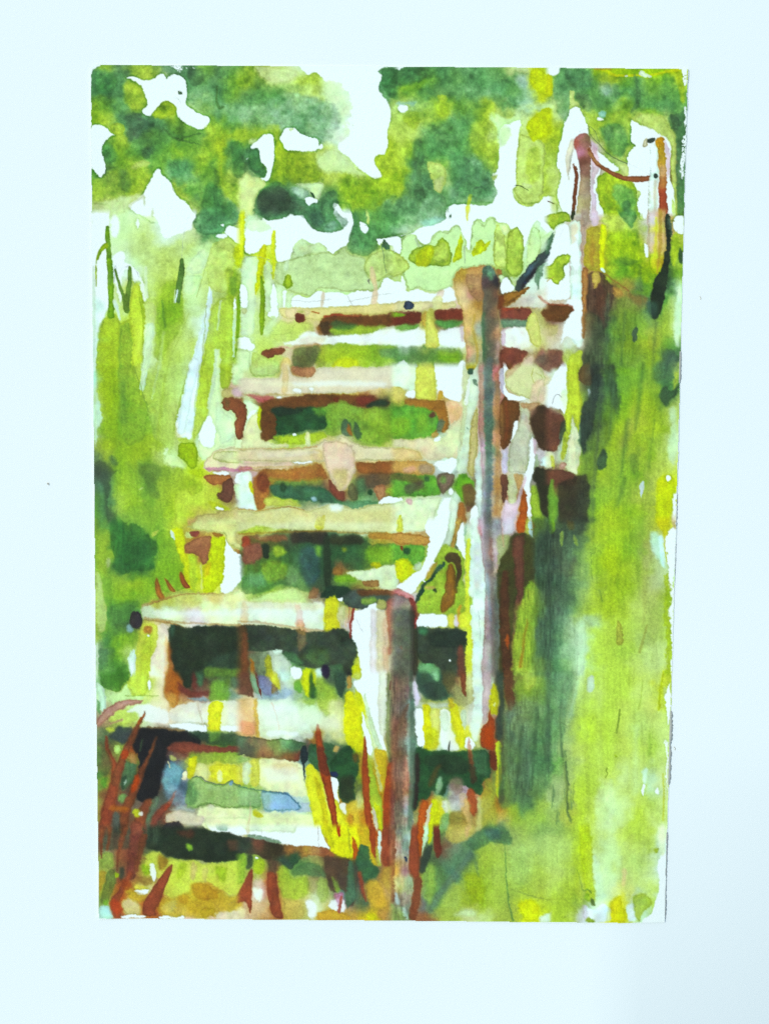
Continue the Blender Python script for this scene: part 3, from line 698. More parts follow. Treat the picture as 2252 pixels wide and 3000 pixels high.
P('eca', "88,88 93,87 92,96 90,106 88,98", soft=1, a=.7, rim=.1); P('eca', "142,58 147,64 149,76 150,90 152,104 142,104 144,92 145,80 140,70", soft=1, a=.8, rim=.1); P('887', "137,74 140,73 142,77 140,79", rim=.2, soft=.7)
for a_ in ("56,96,.4 80,98,.5 100,94,.5", "116,90,.6 120,96,.8 124,104,.6 122,112,.5", "118,97,.4 140,92,.5 168,88,.4", "106,104,.7 120,102,.6 132,102,.4", "90,110,.4 110,107,.4 168,108,.4"): S('998', a_, soft=.35, a=.6, w=.5)
P('ed9', "42,104 60,103 90,104 120,102 150,99 168,99 168,106 160,110 140,112 110,110 92,114 84,118 76,116 50,116 44,112", soft=.8, rim=.15, a=.9, var=.04)
P('ecb', "49,104 60,104 78,106 76,112 60,116 50,116", soft=.7, a=.4, rim=.2)
P('be5', "42,118 60,118 80,120 82,126 74,138 60,142 44,142 30,134", soft=3, a=.5); S('9c5', "36,133,.5 56,132,.7 60,122,.5", soft=.4, w=.3, a=.8)
B('632', 66, 115, 6.5, 6, rim=.15); P('8b3', "60,108 68,105 74,112 70,108", soft=1, a=.6); S('c64', "79,108,1.5 86,110,2", soft=.6)
P('642', "88,116 94,112 106,110 120,113 140,113 156,112 168,110 168,124 150,124 130,124 112,124 100,126 98,132 94,134 88,130 84,126 86,120", soft=1, rim=.1, var=.1)
P('8b3', "96,127 110,122 130,123 150,124 160,122 150,130 130,132 108,133 98,131", soft=1.6, a=.85); P('363', "96,120 106,116 116,120 130,122 120,128 104,128", soft=1.8, a=.7); P('333', "88,118 98,118 97,132 92,134 86,126", soft=2, a=.6)
S('b43', "92,113,2 106,111,2.5 120,113,1.5 130,113,1", soft=.8, a=.8); P('a63', "82,124 86,122 92,134 86,134", soft=2, a=.7)
P('ffe', "76,128 84,132 98,135 120,133 140,132 152,128 168,127 168,143 140,144 110,142 96,144 82,142 66,144 46,144 60,138", soft=1.4, rim=0); P('edc', "62,141 74,134 96,136 90,142 76,145", soft=2.5, a=.6, rim=0)
P('843', "23,153 28,150 38,147 48,148 52,150 46,155 38,157 30,159 26,157", rim=.2); S('d98', "38,147,1.5 52,147,2 60,148,1", soft=.8, a=.7)
P('563', "60,148 76,145 90,145 88,156 84,162 76,168 56,168 57,156", soft=1.6, a=.8, var=.15)
P('8b2', "90,144 120,144 168,145 168,168 84,168 82,160 88,152", soft=1.8, a=.55, var=.12); P('cd1', "104,160 118,157 130,160 128,168 94,168", soft=2.2, a=.8); P('586', "150,148 168,148 168,160 154,158", soft=2, a=.6)
P('ec8', "46,158 52,156 56,160 54,168 44,168", soft=1, a=.8); P('be6', "14,150 34,160 44,162 43,168 12,168", soft=1, rim=.1)
T(2, 1)
P(W, "56,4 60,0 168,-4 168,22 161,18 158,10 152,10 148,22 144,36 142,40 139,24 134,17 128,20 124,14 113,12 110,6 102,6 98,13 94,8 88,9 85,16 84,30 83,43 80,42 79,32 75,26 73,20 70,15 64,15 60,20 56,22 48,22 42,26 40,34 34,36 30,34 26,26 22,24 10,26 0,27 0,27 14,26 24,20 34,16 46,14 58,10", rim=.2)
P('9dc', "30,10 46,6 58,8 46,14 34,18", soft=2.5, a=.5, rim=0); P('475', "60,6 63,1 65,4 62,8 60,9", w=.5)
P('cf9', "9,30 14,25 22,23 27,28 30,36 38,36 41,30 46,24 52,21 58,24 60,20 63,15 70,15 73,20 78,30 80,40 82,46 84,30 85,14 90,8 95,12 98,16 102,8 110,7 112,14 114,58 90,60 70,62 66,72 66,82 54,84 48,88 36,87 28,82 20,87 16,84 13,78 11,70 8,52", soft=.6, rim=.2, var=.03, a=.95)
P('be6', "0,38 6,44 12,50 16,54 18,59 14,66 8,70 0,75", rim=.25); P(W, "9,69 13,76 16,86 8,86 9,76", a=.9)
P(W, "0,27 9,27 9,42 8,47 0,38", rim=.15)
P('8b2', "17,48 20,42 30,38 38,36 46,38 50,30 54,28 60,34 63,44 64,52 62,58 54,61 46,59 34,60 22,57 16,53", rim=.3, a=.85); P('bd1', "38,37 45,40 42,52 38,60 24,60 25,48 30,42", soft=1.2, a=.95)
P('be6', "46,40 54,32 60,40 60,52 50,56 43,54", soft=1, a=.5)
P('bd1', "73,23 75,30 74,40 75,49 70,53 64,56 66,46 69,36", soft=.6, rim=.12); P('bd1', "92,32 97,30 98,36 104,32 105,34 100,43 92,47 84,50 84,46 86,40", soft=.6, rim=.1)
S('ee4', "80,-4,4 80,6,3 80,14,1", soft=.8, a=.8)
P('be6', "108,24 112,12 120,20 122,38 124,60 116,62 110,58 108,50", rim=.25); P('df9', "114,14 122,13 126,20 124,26 118,26", soft=.7)
P('9c4', "124,24 128,20 133,17 138,22 142,30 142,42 140,50 140,64 137,71 128,71 122,66 122,44", rim=.3)
P('cf9', "149,18 156,18 160,26 161,40 156,52 146,64 143,60 146,40 148,28", rim=.2, soft=.8)
P('ce9', "124,70 134,74 136,80 130,78", soft=.7); P('dfa', "113,70 120,68 120,76 116,78", soft=.7)
for a_ in ("77,38,2 77,56,1", "25,30,3 28,38,2"): S('898', a_, soft=.7, a=.45, w=.4)
P(W, "-2,80 8,76 14,88 28,84 40,90 52,88 56,82 66,82 68,98 50,98 24,97 0,99", rim=.1, soft=.8)
P('eda', "0,99 20,98 50,98 68,98 68,104 48,105 30,108 10,108 0,108", soft=.8, rim=.15); P('ecb', "50,84 56,84 54,94 48,100 46,94", soft=1, a=.7); P('eea', "44,92 54,92 52,108 42,108", soft=1, a=.8)
P('632', "0,114 12,110 22,108 30,109 31,116 28,122 14,123 0,123", soft=1.2, rim=.1); P('7b2', "0,108 12,110 14,112 6,114 0,114", soft=1, a=.9)
P('5a3', "2,124 14,122 28,122 26,127 16,130 4,128", soft=1.8, a=.8)
P('632', "44,110 50,105 60,106 72,105 82,108 82,114 76,120 66,121 56,119 46,118", soft=1.2, rim=.1); P('4a4', "44,116 56,118 70,118 78,118 72,124 60,128 48,124", soft=1.8, a=.8)
P('c94', "32,108 40,108 38,122 34,126 30,122", soft=1.5, a=.7)
P(W, "0,131 12,131 28,126 36,130 36,144 20,145 0,144", soft=1.6, rim=0, a=.9); P(W, "49,128 60,128 70,124 77,124 78,148 64,147 50,145", soft=1.4, rim=0, a=.9)
P('dd6', "36,108 40,110 46,124 49,132 50,148 34,148 35,134 36,120", soft=.7, rim=.15); B('346', 17, 102, 6, 5, rim=.2, soft=.6)
P('363', "0,146 30,146 50,148 66,148 76,151 76,162 66,166 50,164 30,166 0,164", soft=1.5, a=.45, var=.12); P('7b1', "48,150 66,150 74,156 70,164 50,162", soft=3, a=.5); P(W, "4,164 14,160 24,166 24,170 4,170", soft=1.2, a=.8); P(W, "74,160 82,164 80,170 66,170", soft=1.2)
# the tall middle post and the torn rope behind it
P('76,66,c84 72,90,ec9 84,66,b85 90,78,b76 84,90,c87 90,88,b76 76,100,ec9 92,100,b74 86,110,da6 82,130,eb8 88,140,ba6 94,130,9a8 80,150,ea8 92,160,997', "66,72 70,63 80,61 96,58 108,60 112,62 114,74 114,84 116,96 114,110 117,124 116,150 114,168 80,168 79,150 77,136 76,120 76,106 69,100 68,90 66,80", rim=.2, soft=.8)
P('b76', "77,68 96,69 98,84 97,98 90,97 85,92 80,84 78,76", soft=1.2, rim=.15, a=.85)
P('100,64,465 106,64,698 112,76,334 100,76,544 104,90,665 112,90,754 102,104,665 112,110,975 100,125,575 108,125,665 113,130,b86 100,150,475 107,150,776 113,150,c98 103,168,776', "97,62 102,58 108,60 111,66 114,76 114,88 116,98 113,110 116,126 115,150 113,168 96,168 97,140 96,110 98,90 96,76", soft=1, rim=.1, var=.09)
S('6b8', "104,68,5 106,73,4", soft=1.6, a=.5); S('475', "98,110,3 97,140,3 100,168,3", soft=1.2, a=.8); S('a82', "88,112,2 86,130,2 92,150,3 90,168,2", soft=1.5, a=.5)
P('c9a', "72,120 76,124 77,140 74,142", soft=1.2, a=.5)
P('a63', "114,90 120,90 126,86 132,87 140,84 146,82 148,83 142,89 132,94 126,100 118,103 114,106", rim=.25); P('732', "113,92 120,90 120,104 113,108", soft=1.2, a=.8); P('a64', "112,61 118,63 118,68 113,69", soft=.7)
P('345', "131,86 133,78 140,68 148,58 156,48 168,36 168,48 160,58 156,66 150,72 144,80 137,88", rim=.2, var=.12); P('689', "140,70 150,58 160,48 150,64 142,72", soft=1.5, a=.5); P('223', "138,82 146,70 156,60 158,64 148,76 140,86", soft=1.2, a=.7); B('237', 143, 78, 1, 1)
P('586', "156,60 164,56 161,72 158,76 156,88 154,78 152,76", soft=1, a=.85)
P(W, "116,78 122,70 128,80 132,80 130,86 116,90", rim=.1); P('ffe', "128,100 138,92 166,90 168,104 120,104", soft=1.5, a=.6, rim=0); S('d98', "157,92,3 167,100,3", soft=1, a=.9)
P('743', "117,104 126,105 140,105 150,106 150,114 142,120 130,118 116,118", soft=1.4, var=.1); P('b43', "117,104 130,105 130,107 117,108", soft=.8, a=.8); P('586', "116,117 130,117 140,120 150,112 152,108 154,122 142,126 124,125 116,126", soft=1.4, a=.85); P('642', "160,106 168,106 168,118 160,114", soft=1.6)
P('ffe', "119,128 130,126 144,127 148,140 150,146 136,148 118,146", soft=1.6, rim=0); P('ecd', "117,128 121,128 121,146 116,146", soft=1, a=.8)
P('dd8', "146,112 155,109 157,120 160,130 160,146 155,147 148,142 146,132 142,126", soft=.8, rim=.2)
P('743', "114,149 124,146 136,148 146,152 140,162 136,168 114,168", soft=1.6, var=.12); P('765', "152,158 168,152 168,168 150,168", soft=2); P('ecb', "140,160 150,154 154,158 148,168 138,168", soft=1.6, a=.8)
T(3, 1)
P('b98', "37,-2 46,-2 46,10 42,18 40,40 38,60 36,40 36,20", soft=1, rim=.1); P('987', "38,0 46,0 44,14 38,18", soft=1.2, a=.7); P('ecd', "47,-2 53,-2 56,12 53,17 49,15 46,8", rim=.1)
P('efe', "24,12 36,10 36,40 37,60 38,80 37,100 38,120 40,140 36,150 26,140 28,110 25,90 26,60 24,40", soft=.9, rim=.08); P('edc', "25,14 34,12 32,30 26,40", soft=2, a=.8, rim=0)
P('a93', "44,18 56,16 57,32 57,50 58,64 50,66 40,62 40,44", soft=1, rim=.12, var=.12); P('963', "49,22 52,40 50,60 47,62 46,44", soft=2, a=.4)
P('df0', "57,14 63,14 64,30 61,45 62,60 60,66 57,62 57,40", soft=.7); P('eff', "59,60 62,62 63,68 57,64", soft=.6)
P('a74', "38,60 45,62 44,90 43,110 41,130 40,140 37,136 38,110 37,86", soft=.7, rim=.2); 
P(W, "10,20 14,14 24,14 24,50 25,90 24,96 0,96 0,60 4,46 6,34", soft=.8, rim=.1); P(W, "0,10 6,20 0,30", w=.4)
P('9c3', "0,8 6,3 12,1 18,1 25,3 26,12 22,12 17,12 10,16 8,21 4,16", rim=.35); P('9c3', "15,46 24,48 26,52 22,58 17,60 20,68 20,72 14,78 9,79 6,76 4,73 -3,76 -8,68 -2,60 4,60 8,52", rim=.35)
P('342', "26,2 30,0 30,8 26,11", soft=.7); P('586', "2,28 8,20 7,30 4,40 0,50 -4,44", soft=1.2, rim=.2); P('475', "0,44 4,36 3,46 0,52", soft=1)
S('878', "14,28,1 17,20,.8", soft=.5, a=.8); S('d96', "0,76,1.5 7,71,1", soft=.5, a=.8)
P('484', "70,-2 98,-2 96,8 94,14 90,20 86,14 80,6", soft=1.3, a=.8); P('be5', "56,8 64,4 76,6 84,14 82,20 66,22", soft=3, a=.6)
P('8c1', "64,26 80,20 100,24 106,34 106,50 100,56 80,54 66,50", soft=4, a=.45, streak=.06); P('583', "76,50 90,50 100,54 94,58 80,58", soft=2, a=.5)
P(W, "101,0 108,0 108,8 103,8", a=.9); P(W, "105,34 110,38 109,50 106,48")
P('114,10,edd 114,30,dcb 110,40,ecb 119,20,ee6 122,30,da7 117,50,ae2 110,55,9c1 124,5,c96 126,40,ca6 122,55,b92 118,64,ad0', "108,-2 128,-2 127,16 129,30 128,48 126,60 120,68 114,68 110,60 110,40 109,20", soft=.7, rim=.2)
S('ee3', "118,8,3 118,40,3 115,60,3", soft=1.4, a=.7); S('c84', "122,0,4 123,30,4 121,50,3 119,66,2", soft=1.2, a=.75); S('a76', "109,0,.8 109,40,.6", soft=.5, a=.6)
P('233', "127,4 132,4 134,16 133,40 133,52 131,66 130,80 128,92 124,104 122,114 118,119 114,116 112,104 112,92 114,78 118,70 124,62 127,50 129,34 128,20", soft=1, rim=.1, var=.12); P('687', "130,6 135,12 134,30 132,22", soft=1.5, a=.6)
P(W, "140,4 148,6 147,26 142,24 136,20 136,10", dry=.3); P('243', "144,38 148,46 146,60 142,54 141,46", soft=1.4, a=.85); P('9c2', "134,24 141,24 143,36 140,52 138,60 134,56", soft=1.5, a=.8)
P('dfc', "141,82 145,78 145,110 144,148 140,146 137,130 138,110", soft=1.8, a=.9, rim=0); P('be6', "130,96 138,92 139,110 136,130 134,110", soft=3, a=.4)
P('543', "44,66 58,66 64,72 72,84 70,100 66,120 62,130 50,112 42,108 43,88", soft=1.5, a=.85, streak=.12); P('ca5', "48,66 56,66 57,76 54,84 50,82", soft=1, rim=.15)
P('643', "55,76 62,84 64,100 62,124 56,114 53,100", soft=2, a=.7); P('453', "42,108 56,112 62,126 60,168 40,168 40,140", soft=2.5, a=.6, streak=.12)
P('b84', "70,82 78,84 84,90 80,94 72,92", soft=2.2, a=.8, dry=.2); P('973', "86,88 104,90 110,96 104,102 96,100 88,94", soft=3, a=.7, dry=.15); S('853', "62,68,1 74,76,1.5 88,86,1.5", soft=1, a=.6)
P('464', "91,136 94,126 98,124 98,134 95,142 92,142", soft=1, a=.9); P('355', "108,98 118,96 122,110 118,118 112,114 106,106", soft=2.5, a=.6)
P('465', "124,150 134,148 142,156 144,166 124,168", soft=2.5, a=.6, dry=.1)
P(W, "20,96 38,96 38,140 30,140 20,134 14,146 18,124 24,110", soft=1.2, rim=0); P('642', "0,101 16,101 27,104 29,107 25,110 23,116 14,120 6,118 0,116", soft=1.2, rim=.1); S('a43', "2,101,2 26,102,2 28,107,1", soft=1, a=.6); P('cb8', "0,120 14,122 10,134 0,136", soft=2.2, a=.8); P('754', "0,150 10,148 18,152 20,166 0,168", soft=1.8, rim=.1); P('be3', "23,158 30,154 38,150 38,160 36,168 24,168", soft=1.2, a=.8)
T(0, 2)
P('dfc', "12,40 16,46 18,54 18,62 14,66 12,90 10,60", soft=.8, rim=.1)
P('8b1', "13,0 26,0 36,6 38,30 36,60 34,90 20,92 19,50 13,36", soft=2.4, a=.4, rim=.1)
P('7a3', "36,2 46,0 52,2 60,26 66,42 68,50 64,80 48,88 40,80 36,40", soft=1.3, a=.55, rim=.15)
P('ad4', "52,0 62,0 60,10 58,20 54,12", soft=.8); P('dfc', "62,0 70,0 64,24 62,28 58,26 57,20 61,12", rim=.1); P('ae3', "58,26 62,26 61,32 60,30", soft=.6)
P('ad6', "70,0 114,0 112,12 106,24 104,40 98,56 96,70 95,90 86,98 84,84 74,80 66,44 61,32", soft=.7, a=.45, rim=.2)
P('eff', "113,0 125,0 122,30 119,60 116,74 114,80 106,78 98,70 98,60 102,46 106,32 108,22 112,10", rim=.1); P('fed', "98,60 106,64 110,74 104,78 98,74", soft=2.5, a=.7, rim=0); P('ad3', "98,78 112,78 112,82 104,82", soft=1.2, a=.6)
P('ad3', "125,0 141,0 136,30 132,50 128,62 122,76 116,80 118,56 122,26", soft=.8, a=.7, rim=.12); P('dfa', "141,0 146,0 145,24 147,38 152,50 162,52 162,80 164,86 142,90 128,104 122,96 122,78 132,56 136,30", soft=1, rim=.1)
P(W, "133,52 137,57 141,66 140,76 139,88 129,88 124,82 122,75 128,64", rim=.12, soft=.7); P('8b2', "146,0 160,0 159,12 156,24 147,26 145,14", rim=.15, soft=.8, a=.8); P('dfa', "160,0 170,0 170,20 158,20", soft=1)
P('8b1', "101,84 108,82 116,83 121,86 122,98 121,108 118,112 112,110 106,102 100,98 100,90", soft=.7, rim=.25); P('df9', "84,98 90,94 98,96 104,102 110,110 104,112 92,108 86,106", soft=2.2, a=.9); P('dfa', "86,88 90,90 88,96 84,98", soft=.9)
P('344', "11,102 20,102 30,110 36,112 28,122 26,136 22,150 34,160 36,168 24,168 22,150 20,128 12,120", soft=2.4, a=.55, dry=.15); P('465', "26,96 34,98 36,108 28,106", soft=2.2, a=.6)
P('573', "56,108 74,106 84,112 80,124 74,132 82,138 80,146 70,140 66,126 58,118", soft=2.5, a=.55)
P('8c3', "34,114 52,114 60,130 56,150 42,160 34,150 30,130", soft=4, a=.35); S('9c4', "56,146,1 66,146,1.5", soft=.8, a=.8); S('be8', "58,134,1 62,132,1", soft=.6, a=.8)
P('be4', "106,132 130,128 138,130 146,134 140,150 128,150 110,158 108,168 96,168 97,140", soft=1.8, a=.6); P('8b2', "108,118 118,122 128,126 126,136 114,142 108,130", soft=2, a=.6)
P('ad1', "110,112 128,112 128,122 116,118", soft=1.5, a=.8); P('bd1', "132,146 142,148 154,152 156,158 138,156", soft=1.5, a=.7); P(W, "140,152 150,154 150,157 142,156", soft=.7)
P('ba6', "147,28 152,23 160,24 168,20 168,36 156,36 148,36", soft=1, rim=.2, a=.8); P('853', "146,38 152,34 168,36 168,84 162,78 161,66 163,56 160,50 152,50 148,46", rim=.25); P('653', "150,36 156,36 157,44 152,46", soft=1.2, a=.6); P('ebc', "158,24 168,21 168,34 160,34", soft=1.5, a=.8)
P('edb', "128,110 130,100 136,94 144,90 156,88 168,88 168,115 156,113 140,114 132,114 128,112", rim=.2, soft=.8); P('c79', "130,110 146,109 168,113 168,115 140,114 130,113", soft=1, a=.8); P('dda', "137,96 144,92 168,92 168,106 150,105 140,102 137,100", rim=.25, soft=.6); P(W, "137,114 156,115 154,118 140,118", soft=.6)
P('b64', "127,120 132,117 142,118 156,118 158,122 150,128 140,130 132,126", rim=.2); P('643', "148,126 158,120 161,126 160,140 157,148 150,148 143,142 142,138 148,136", rim=.2); P(W, "161,116 168,116 168,126 164,128"); P('ce9', "160,130 164,126 168,134 168,148 163,144", soft=.8)
P('cb8', "112,168 120,162 140,158 152,156 162,153 168,153 168,168", rim=.2, soft=.8)
T(1, 2)
P('be7', "8,0 44,0 44,8 38,12 14,12", rim=.2); S('9c6', "14,11,.8 38,11,.8 44,4,.6", soft=.4); P('edc', "0,16 12,13 44,14 46,6 48,0 54,0 56,8 64,13 80,12 84,8 84,2 168,1 168,26 150,24 140,28 110,30 78,31 54,34 40,33 20,30 0,26", soft=1, rim=.1, a=.9, var=.03)
P('db8', "47,0 54,2 54,16 52,30 47,30", soft=1.2, a=.7); P('a75', "55,1 70,2 84,2 83,9 76,13 66,12 59,8", rim=.15, soft=.8); P(W, "57,28 60,24 65,25 68,30", soft=.8, a=.9); P(W, "76,24 81,24 80,30 77,27", soft=.8, a=.9)
P('c67', "6,30 20,32 38,33 40,37 30,40 20,38 12,34", soft=1, a=.9); P(W, "40,33 46,32 46,36 42,36", w=.4)
P('dfb', "4,38 12,38 20,42 24,44 20,52 12,60 8,66 8,48", soft=.8); P(W, "9,56 12,50 18,47 20,49 14,55 9,60", w=.4); P('843', "0,36 6,40 10,50 8,60 5,68 5,78 0,82", rim=.25); P('eeb', "8,64 16,52 20,52 24,60 24,78 34,84 54,84 54,88 20,90 2,90 2,84 5,76", soft=.9)
P('bd0', "21,46 24,42 24,54 24,70 22,70 19,60", soft=.8)
P('642', "24,42 32,36 44,34 60,32 90,31 130,31 146,33 150,36 164,38 163,44 130,44 100,42 92,46 60,48 40,54 42,70 36,80 30,82 24,80 23,60", soft=1, rim=.15, var=.1)
P('253', "33,46 40,46 60,46 80,44 94,48 94,70 76,70 60,72 44,76 38,70 40,56", soft=1.2, var=.12); P('232', "32,48 40,44 60,46 76,44 64,52 44,55 36,53", soft=1.5, a=.7)
P('7a3', "94,44 110,36 126,46 150,46 168,50 168,78 160,84 146,84 128,82 118,72 108,76 94,76 94,58", soft=1.4, a=.75, var=.12); P('6a3', "78,46 94,44 96,54 84,56", soft=2, a=.6); P('833', "124,34 146,33 148,42 130,44", soft=2, a=.7); P('243', "136,42 148,38 156,36 164,40 160,44 140,45", soft=1.2, a=.9); B('732', 105, 37, 3.6, 3.4, soft=.8)
P('9c2', "36,76 50,76 70,74 92,72 96,78 80,84 60,86 40,82", soft=1.5, a=.85); P('eeb', "71,74 77,72 77,84 76,88 72,88", soft=.8); B(W, 60, 74.5, 2.2, 1.8, soft=.5)
P('465', "110,72 110,62 115,57 120,62 124,74 120,78 112,76", rim=.25, soft=.8, a=.8); P('354', "124,60 130,66 134,76 130,82 124,76", soft=1.2, a=.8); P('b63', "117,62 121,68 124,76 120,76 117,70", soft=.6, a=.9)
P('edb', "0,90 40,90 70,89 90,84 92,80 100,82 108,80 110,76 114,77 120,80 130,86 140,89 168,89 168,104 128,103 124,106 90,105 60,105 40,104 0,103", rim=.25, soft=.7, var=.04); P('db8', "76,90 90,90 92,104 78,104", soft=2, a=.6)
P('ecb', "0,105 40,105 80,104 82,106 60,108 50,114 30,112 0,112", soft=.8, a=.9); P('fff', "58,104 80,103 80,105 60,106", soft=.5); P('c69', "0,110 10,108 18,112 6,114 0,114", soft=1, a=.8); P(W, "0,116 6,116 4,120 0,120")
P('efe', "0,120 10,114 14,116 14,126 17,150 20,158 10,157 0,152", soft=.9, rim=.05); P('cd0', "11,126 14,124 17,136 17,142 12,134", soft=.8)
P('963', "16,118 26,112 50,112 90,106 96,120 94,124 80,124 60,126 40,124 30,140 30,152 20,158 16,140", soft=1.2, var=.12); P('632', "18,118 28,116 34,128 28,138 20,134", soft=2, a=.7)
P('365', "32,128 50,128 70,130 92,132 102,138 112,144 114,150 90,148 70,146 50,144 36,140", soft=1.5, var=.12); P('8a3', "30,120 60,124 90,120 92,128 60,130 34,128", soft=2.2, a=.45); P('242', "44,126 51,126 51,136 44,136", soft=1.5, a=.7); P('cd5', "28,142 44,144 60,148 70,152 50,152 32,152 26,148", soft=1.5, a=.9); P('9bc', "78,141 84,141 84,147 78,146", soft=1.2); P('486', "100,146 130,146 150,146 148,152 128,156 112,152", soft=1.4, a=.8)
P('ecb', "90,84 110,80 124,88 127,100 126,112 122,124 116,134 108,138 104,132 98,120 94,108 90,96", soft=.9, rim=.2); P('ba5', "100,112 118,112 116,130 108,136 104,130", soft=3, a=.5)
P('953', "126,104 140,105 168,104 168,118 140,118 128,116", soft=1.2, var=.1); P('743', "96,120 102,128 108,136 114,134 116,144 113,147 106,144 98,134", rim=.2); P('664', "118,130 124,126 130,140 128,146 122,146 118,140", rim=.2, soft=.8); P('444', "128,118 168,116 168,126 140,134 128,140 126,130", soft=2.5, a=.6); P('486', "128,124 136,120 138,136 132,144 128,138", soft=2, a=.6)
P('a75', "146,130 158,128 158,140 154,147 150,146 146,138", rim=.2, soft=.8); P('253', "138,136 144,134 144,141 140,140", soft=1); P('8b3', "158,134 168,130 168,144 158,140", soft=2, a=.8); P(W, "150,147 158,142 168,142 168,150 150,150", soft=.8)
P('dda', "0,156 10,158 24,158 50,152 60,152 72,158 90,153 98,150 104,148 116,152 128,156 140,150 168,149 168,168 0,168", soft=.9, rim=.2, var=.03); P('eff', "98,150 106,148 114,151 110,160 100,158", soft=2, a=.8, rim=0); P('db8', "52,154 66,154 74,162 66,164", soft=3, a=.4, rim=0); P('cc4', "88,164 94,162 93,168 87,168", soft=.8)
T(2, 2)
P(W, "44,0 80,0 76,20 74,40 62,39 56,34 50,36 48,24 46,12", rim=.1); P('efd', "0,0 26,0 24,24 20,28 12,26 0,22", soft=1.6, rim=0); P('de5', "26,0 43,0 45,12 48,34 46,38 24,36 24,20 25,10", rim=.15, soft=.7); P(W, "14,28 24,26 24,36 16,36", soft=.6); P('dc6', "0,24 8,23 13,28 15,32 10,40 0,40", soft=.8, rim=.15); P('da4', "48,38 50,28 52,27 55,36", soft=.7)
P('a63', "12,38 18,35 30,37 50,37 57,40 60,52 61,62 59,70 57,75 50,70 40,76 30,60 14,50", soft=1, rim=.2); P('eb9', "56,40 66,40 76,46 72,56 66,62 62,66 61,54", soft=1.4, rim=0); P('5a3', "0,44 20,44 36,46 46,50 50,58 48,68 40,77 20,80 0,80", soft=1.3, var=.14); P('8c2', "0,56 18,56 20,70 10,78 0,78", soft=3, a=.5); P('8c2', "26,52 36,52 40,70 26,76", soft=3, a=.3); B('643', 43, 54, 4, 3.6, soft=1.2)
P('576', "48,60 58,59 56,66 52,73 46,70", soft=1.2, a=.8); P('b95', "41,72 48,72 50,77 42,79", soft=.8)
P('edb', "62,64 70,58 76,60 72,90 70,102 56,100 46,104 36,102 34,96 20,90 0,88 0,80 30,80 40,78 52,80 58,74", soft=.9, rim=.08, a=.95); P('efa', "58,72 74,62 72,90 62,98 50,94 44,82", soft=2.5, a=.7, rim=0); P(W, "44,80 52,77 52,82 46,82", soft=.5); P('ec9', "0,90 16,90 30,94 35,102 0,104", rim=.2, soft=.7)
P(W, "46,104 58,102 66,99 70,104 69,110 62,118 56,117 47,110", rim=.1); P('c95', "0,104 20,103 38,104 46,107 47,116 38,119 20,118 0,117", rim=.2); P('987', "28,108 44,106 46,114 40,118 28,116", soft=1.5, a=.7); P('ea9', "10,112 24,108 28,114 14,118", soft=1.5, a=.6)
P('5a3', "0,118 20,118 46,118 50,128 54,136 50,140 36,142 20,143 0,142", soft=1.2, var=.14); P('653', "0,118 24,118 36,124 30,130 14,126 0,124", soft=2, a=.7); P('544', "12,130 34,124 36,132 22,138 14,142", soft=2, a=.6); P('354', "34,119 40,120 40,126 35,126", soft=1.2, a=.8)
P('765', "47,120 52,117 66,117 68,122 66,130 60,133 57,141 52,137 48,130", rim=.35); P('6a4', "51,120 58,120 58,128 52,128", soft=1.6, a=.7); P(W, "60,134 64,132 66,138 62,141", w=.4)
P(W, "0,142 12,144 10,148 0,149"); P('efb', "0,150 14,146 30,144 46,142 55,141 52,146 49,154 46,160 44,168 0,168", soft=.8, rim=.15); P('ebb', "14,145 21,144 21,151 16,151", soft=1); P(W, "55,144 64,142 70,150 68,168 44,168 48,158", rim=.1, soft=.7); P('dec', "63,142 71,146 70,168 61,168", soft=1, a=.8); P('dd1', "6,163 9,162 10,168 6,168", soft=.6)
# rope / pale strap down from the post
P('dec', "76,0 92,0 93,34 90,44 86,60 84,84 82,100 80,118 70,120 68,110 70,98 72,74 76,50 76,30", soft=.7, rim=.12, a=.9); P('dda', "76,4 84,6 80,50 76,78 72,98 71,76 75,46 74,20", soft=1.5, a=.7); P(W, "81,16 84,12 83,30 80,44 77,40", soft=1.2, a=.8)
P('a92', "79,0 92,0 90,4 84,8 80,6", soft=.8, rim=.1); B('355', 84, 7, 3.4, 3.8, rim=.1); P('687', "86,15 90,16 93,22 91,24 87,20", rim=.2); P('8a8', "79,67 83,69 82,70 79,69", soft=.4)
P('cb7', "91,42 92,60 92,82 89,100 88,118 86,122 80,116 82,96 83,76 86,56", soft=.7, rim=.25); P('ded', "93,84 94,100 97,118 97,150 94,168 90,168 90,140 89,120 90,100", soft=.8, a=.9)
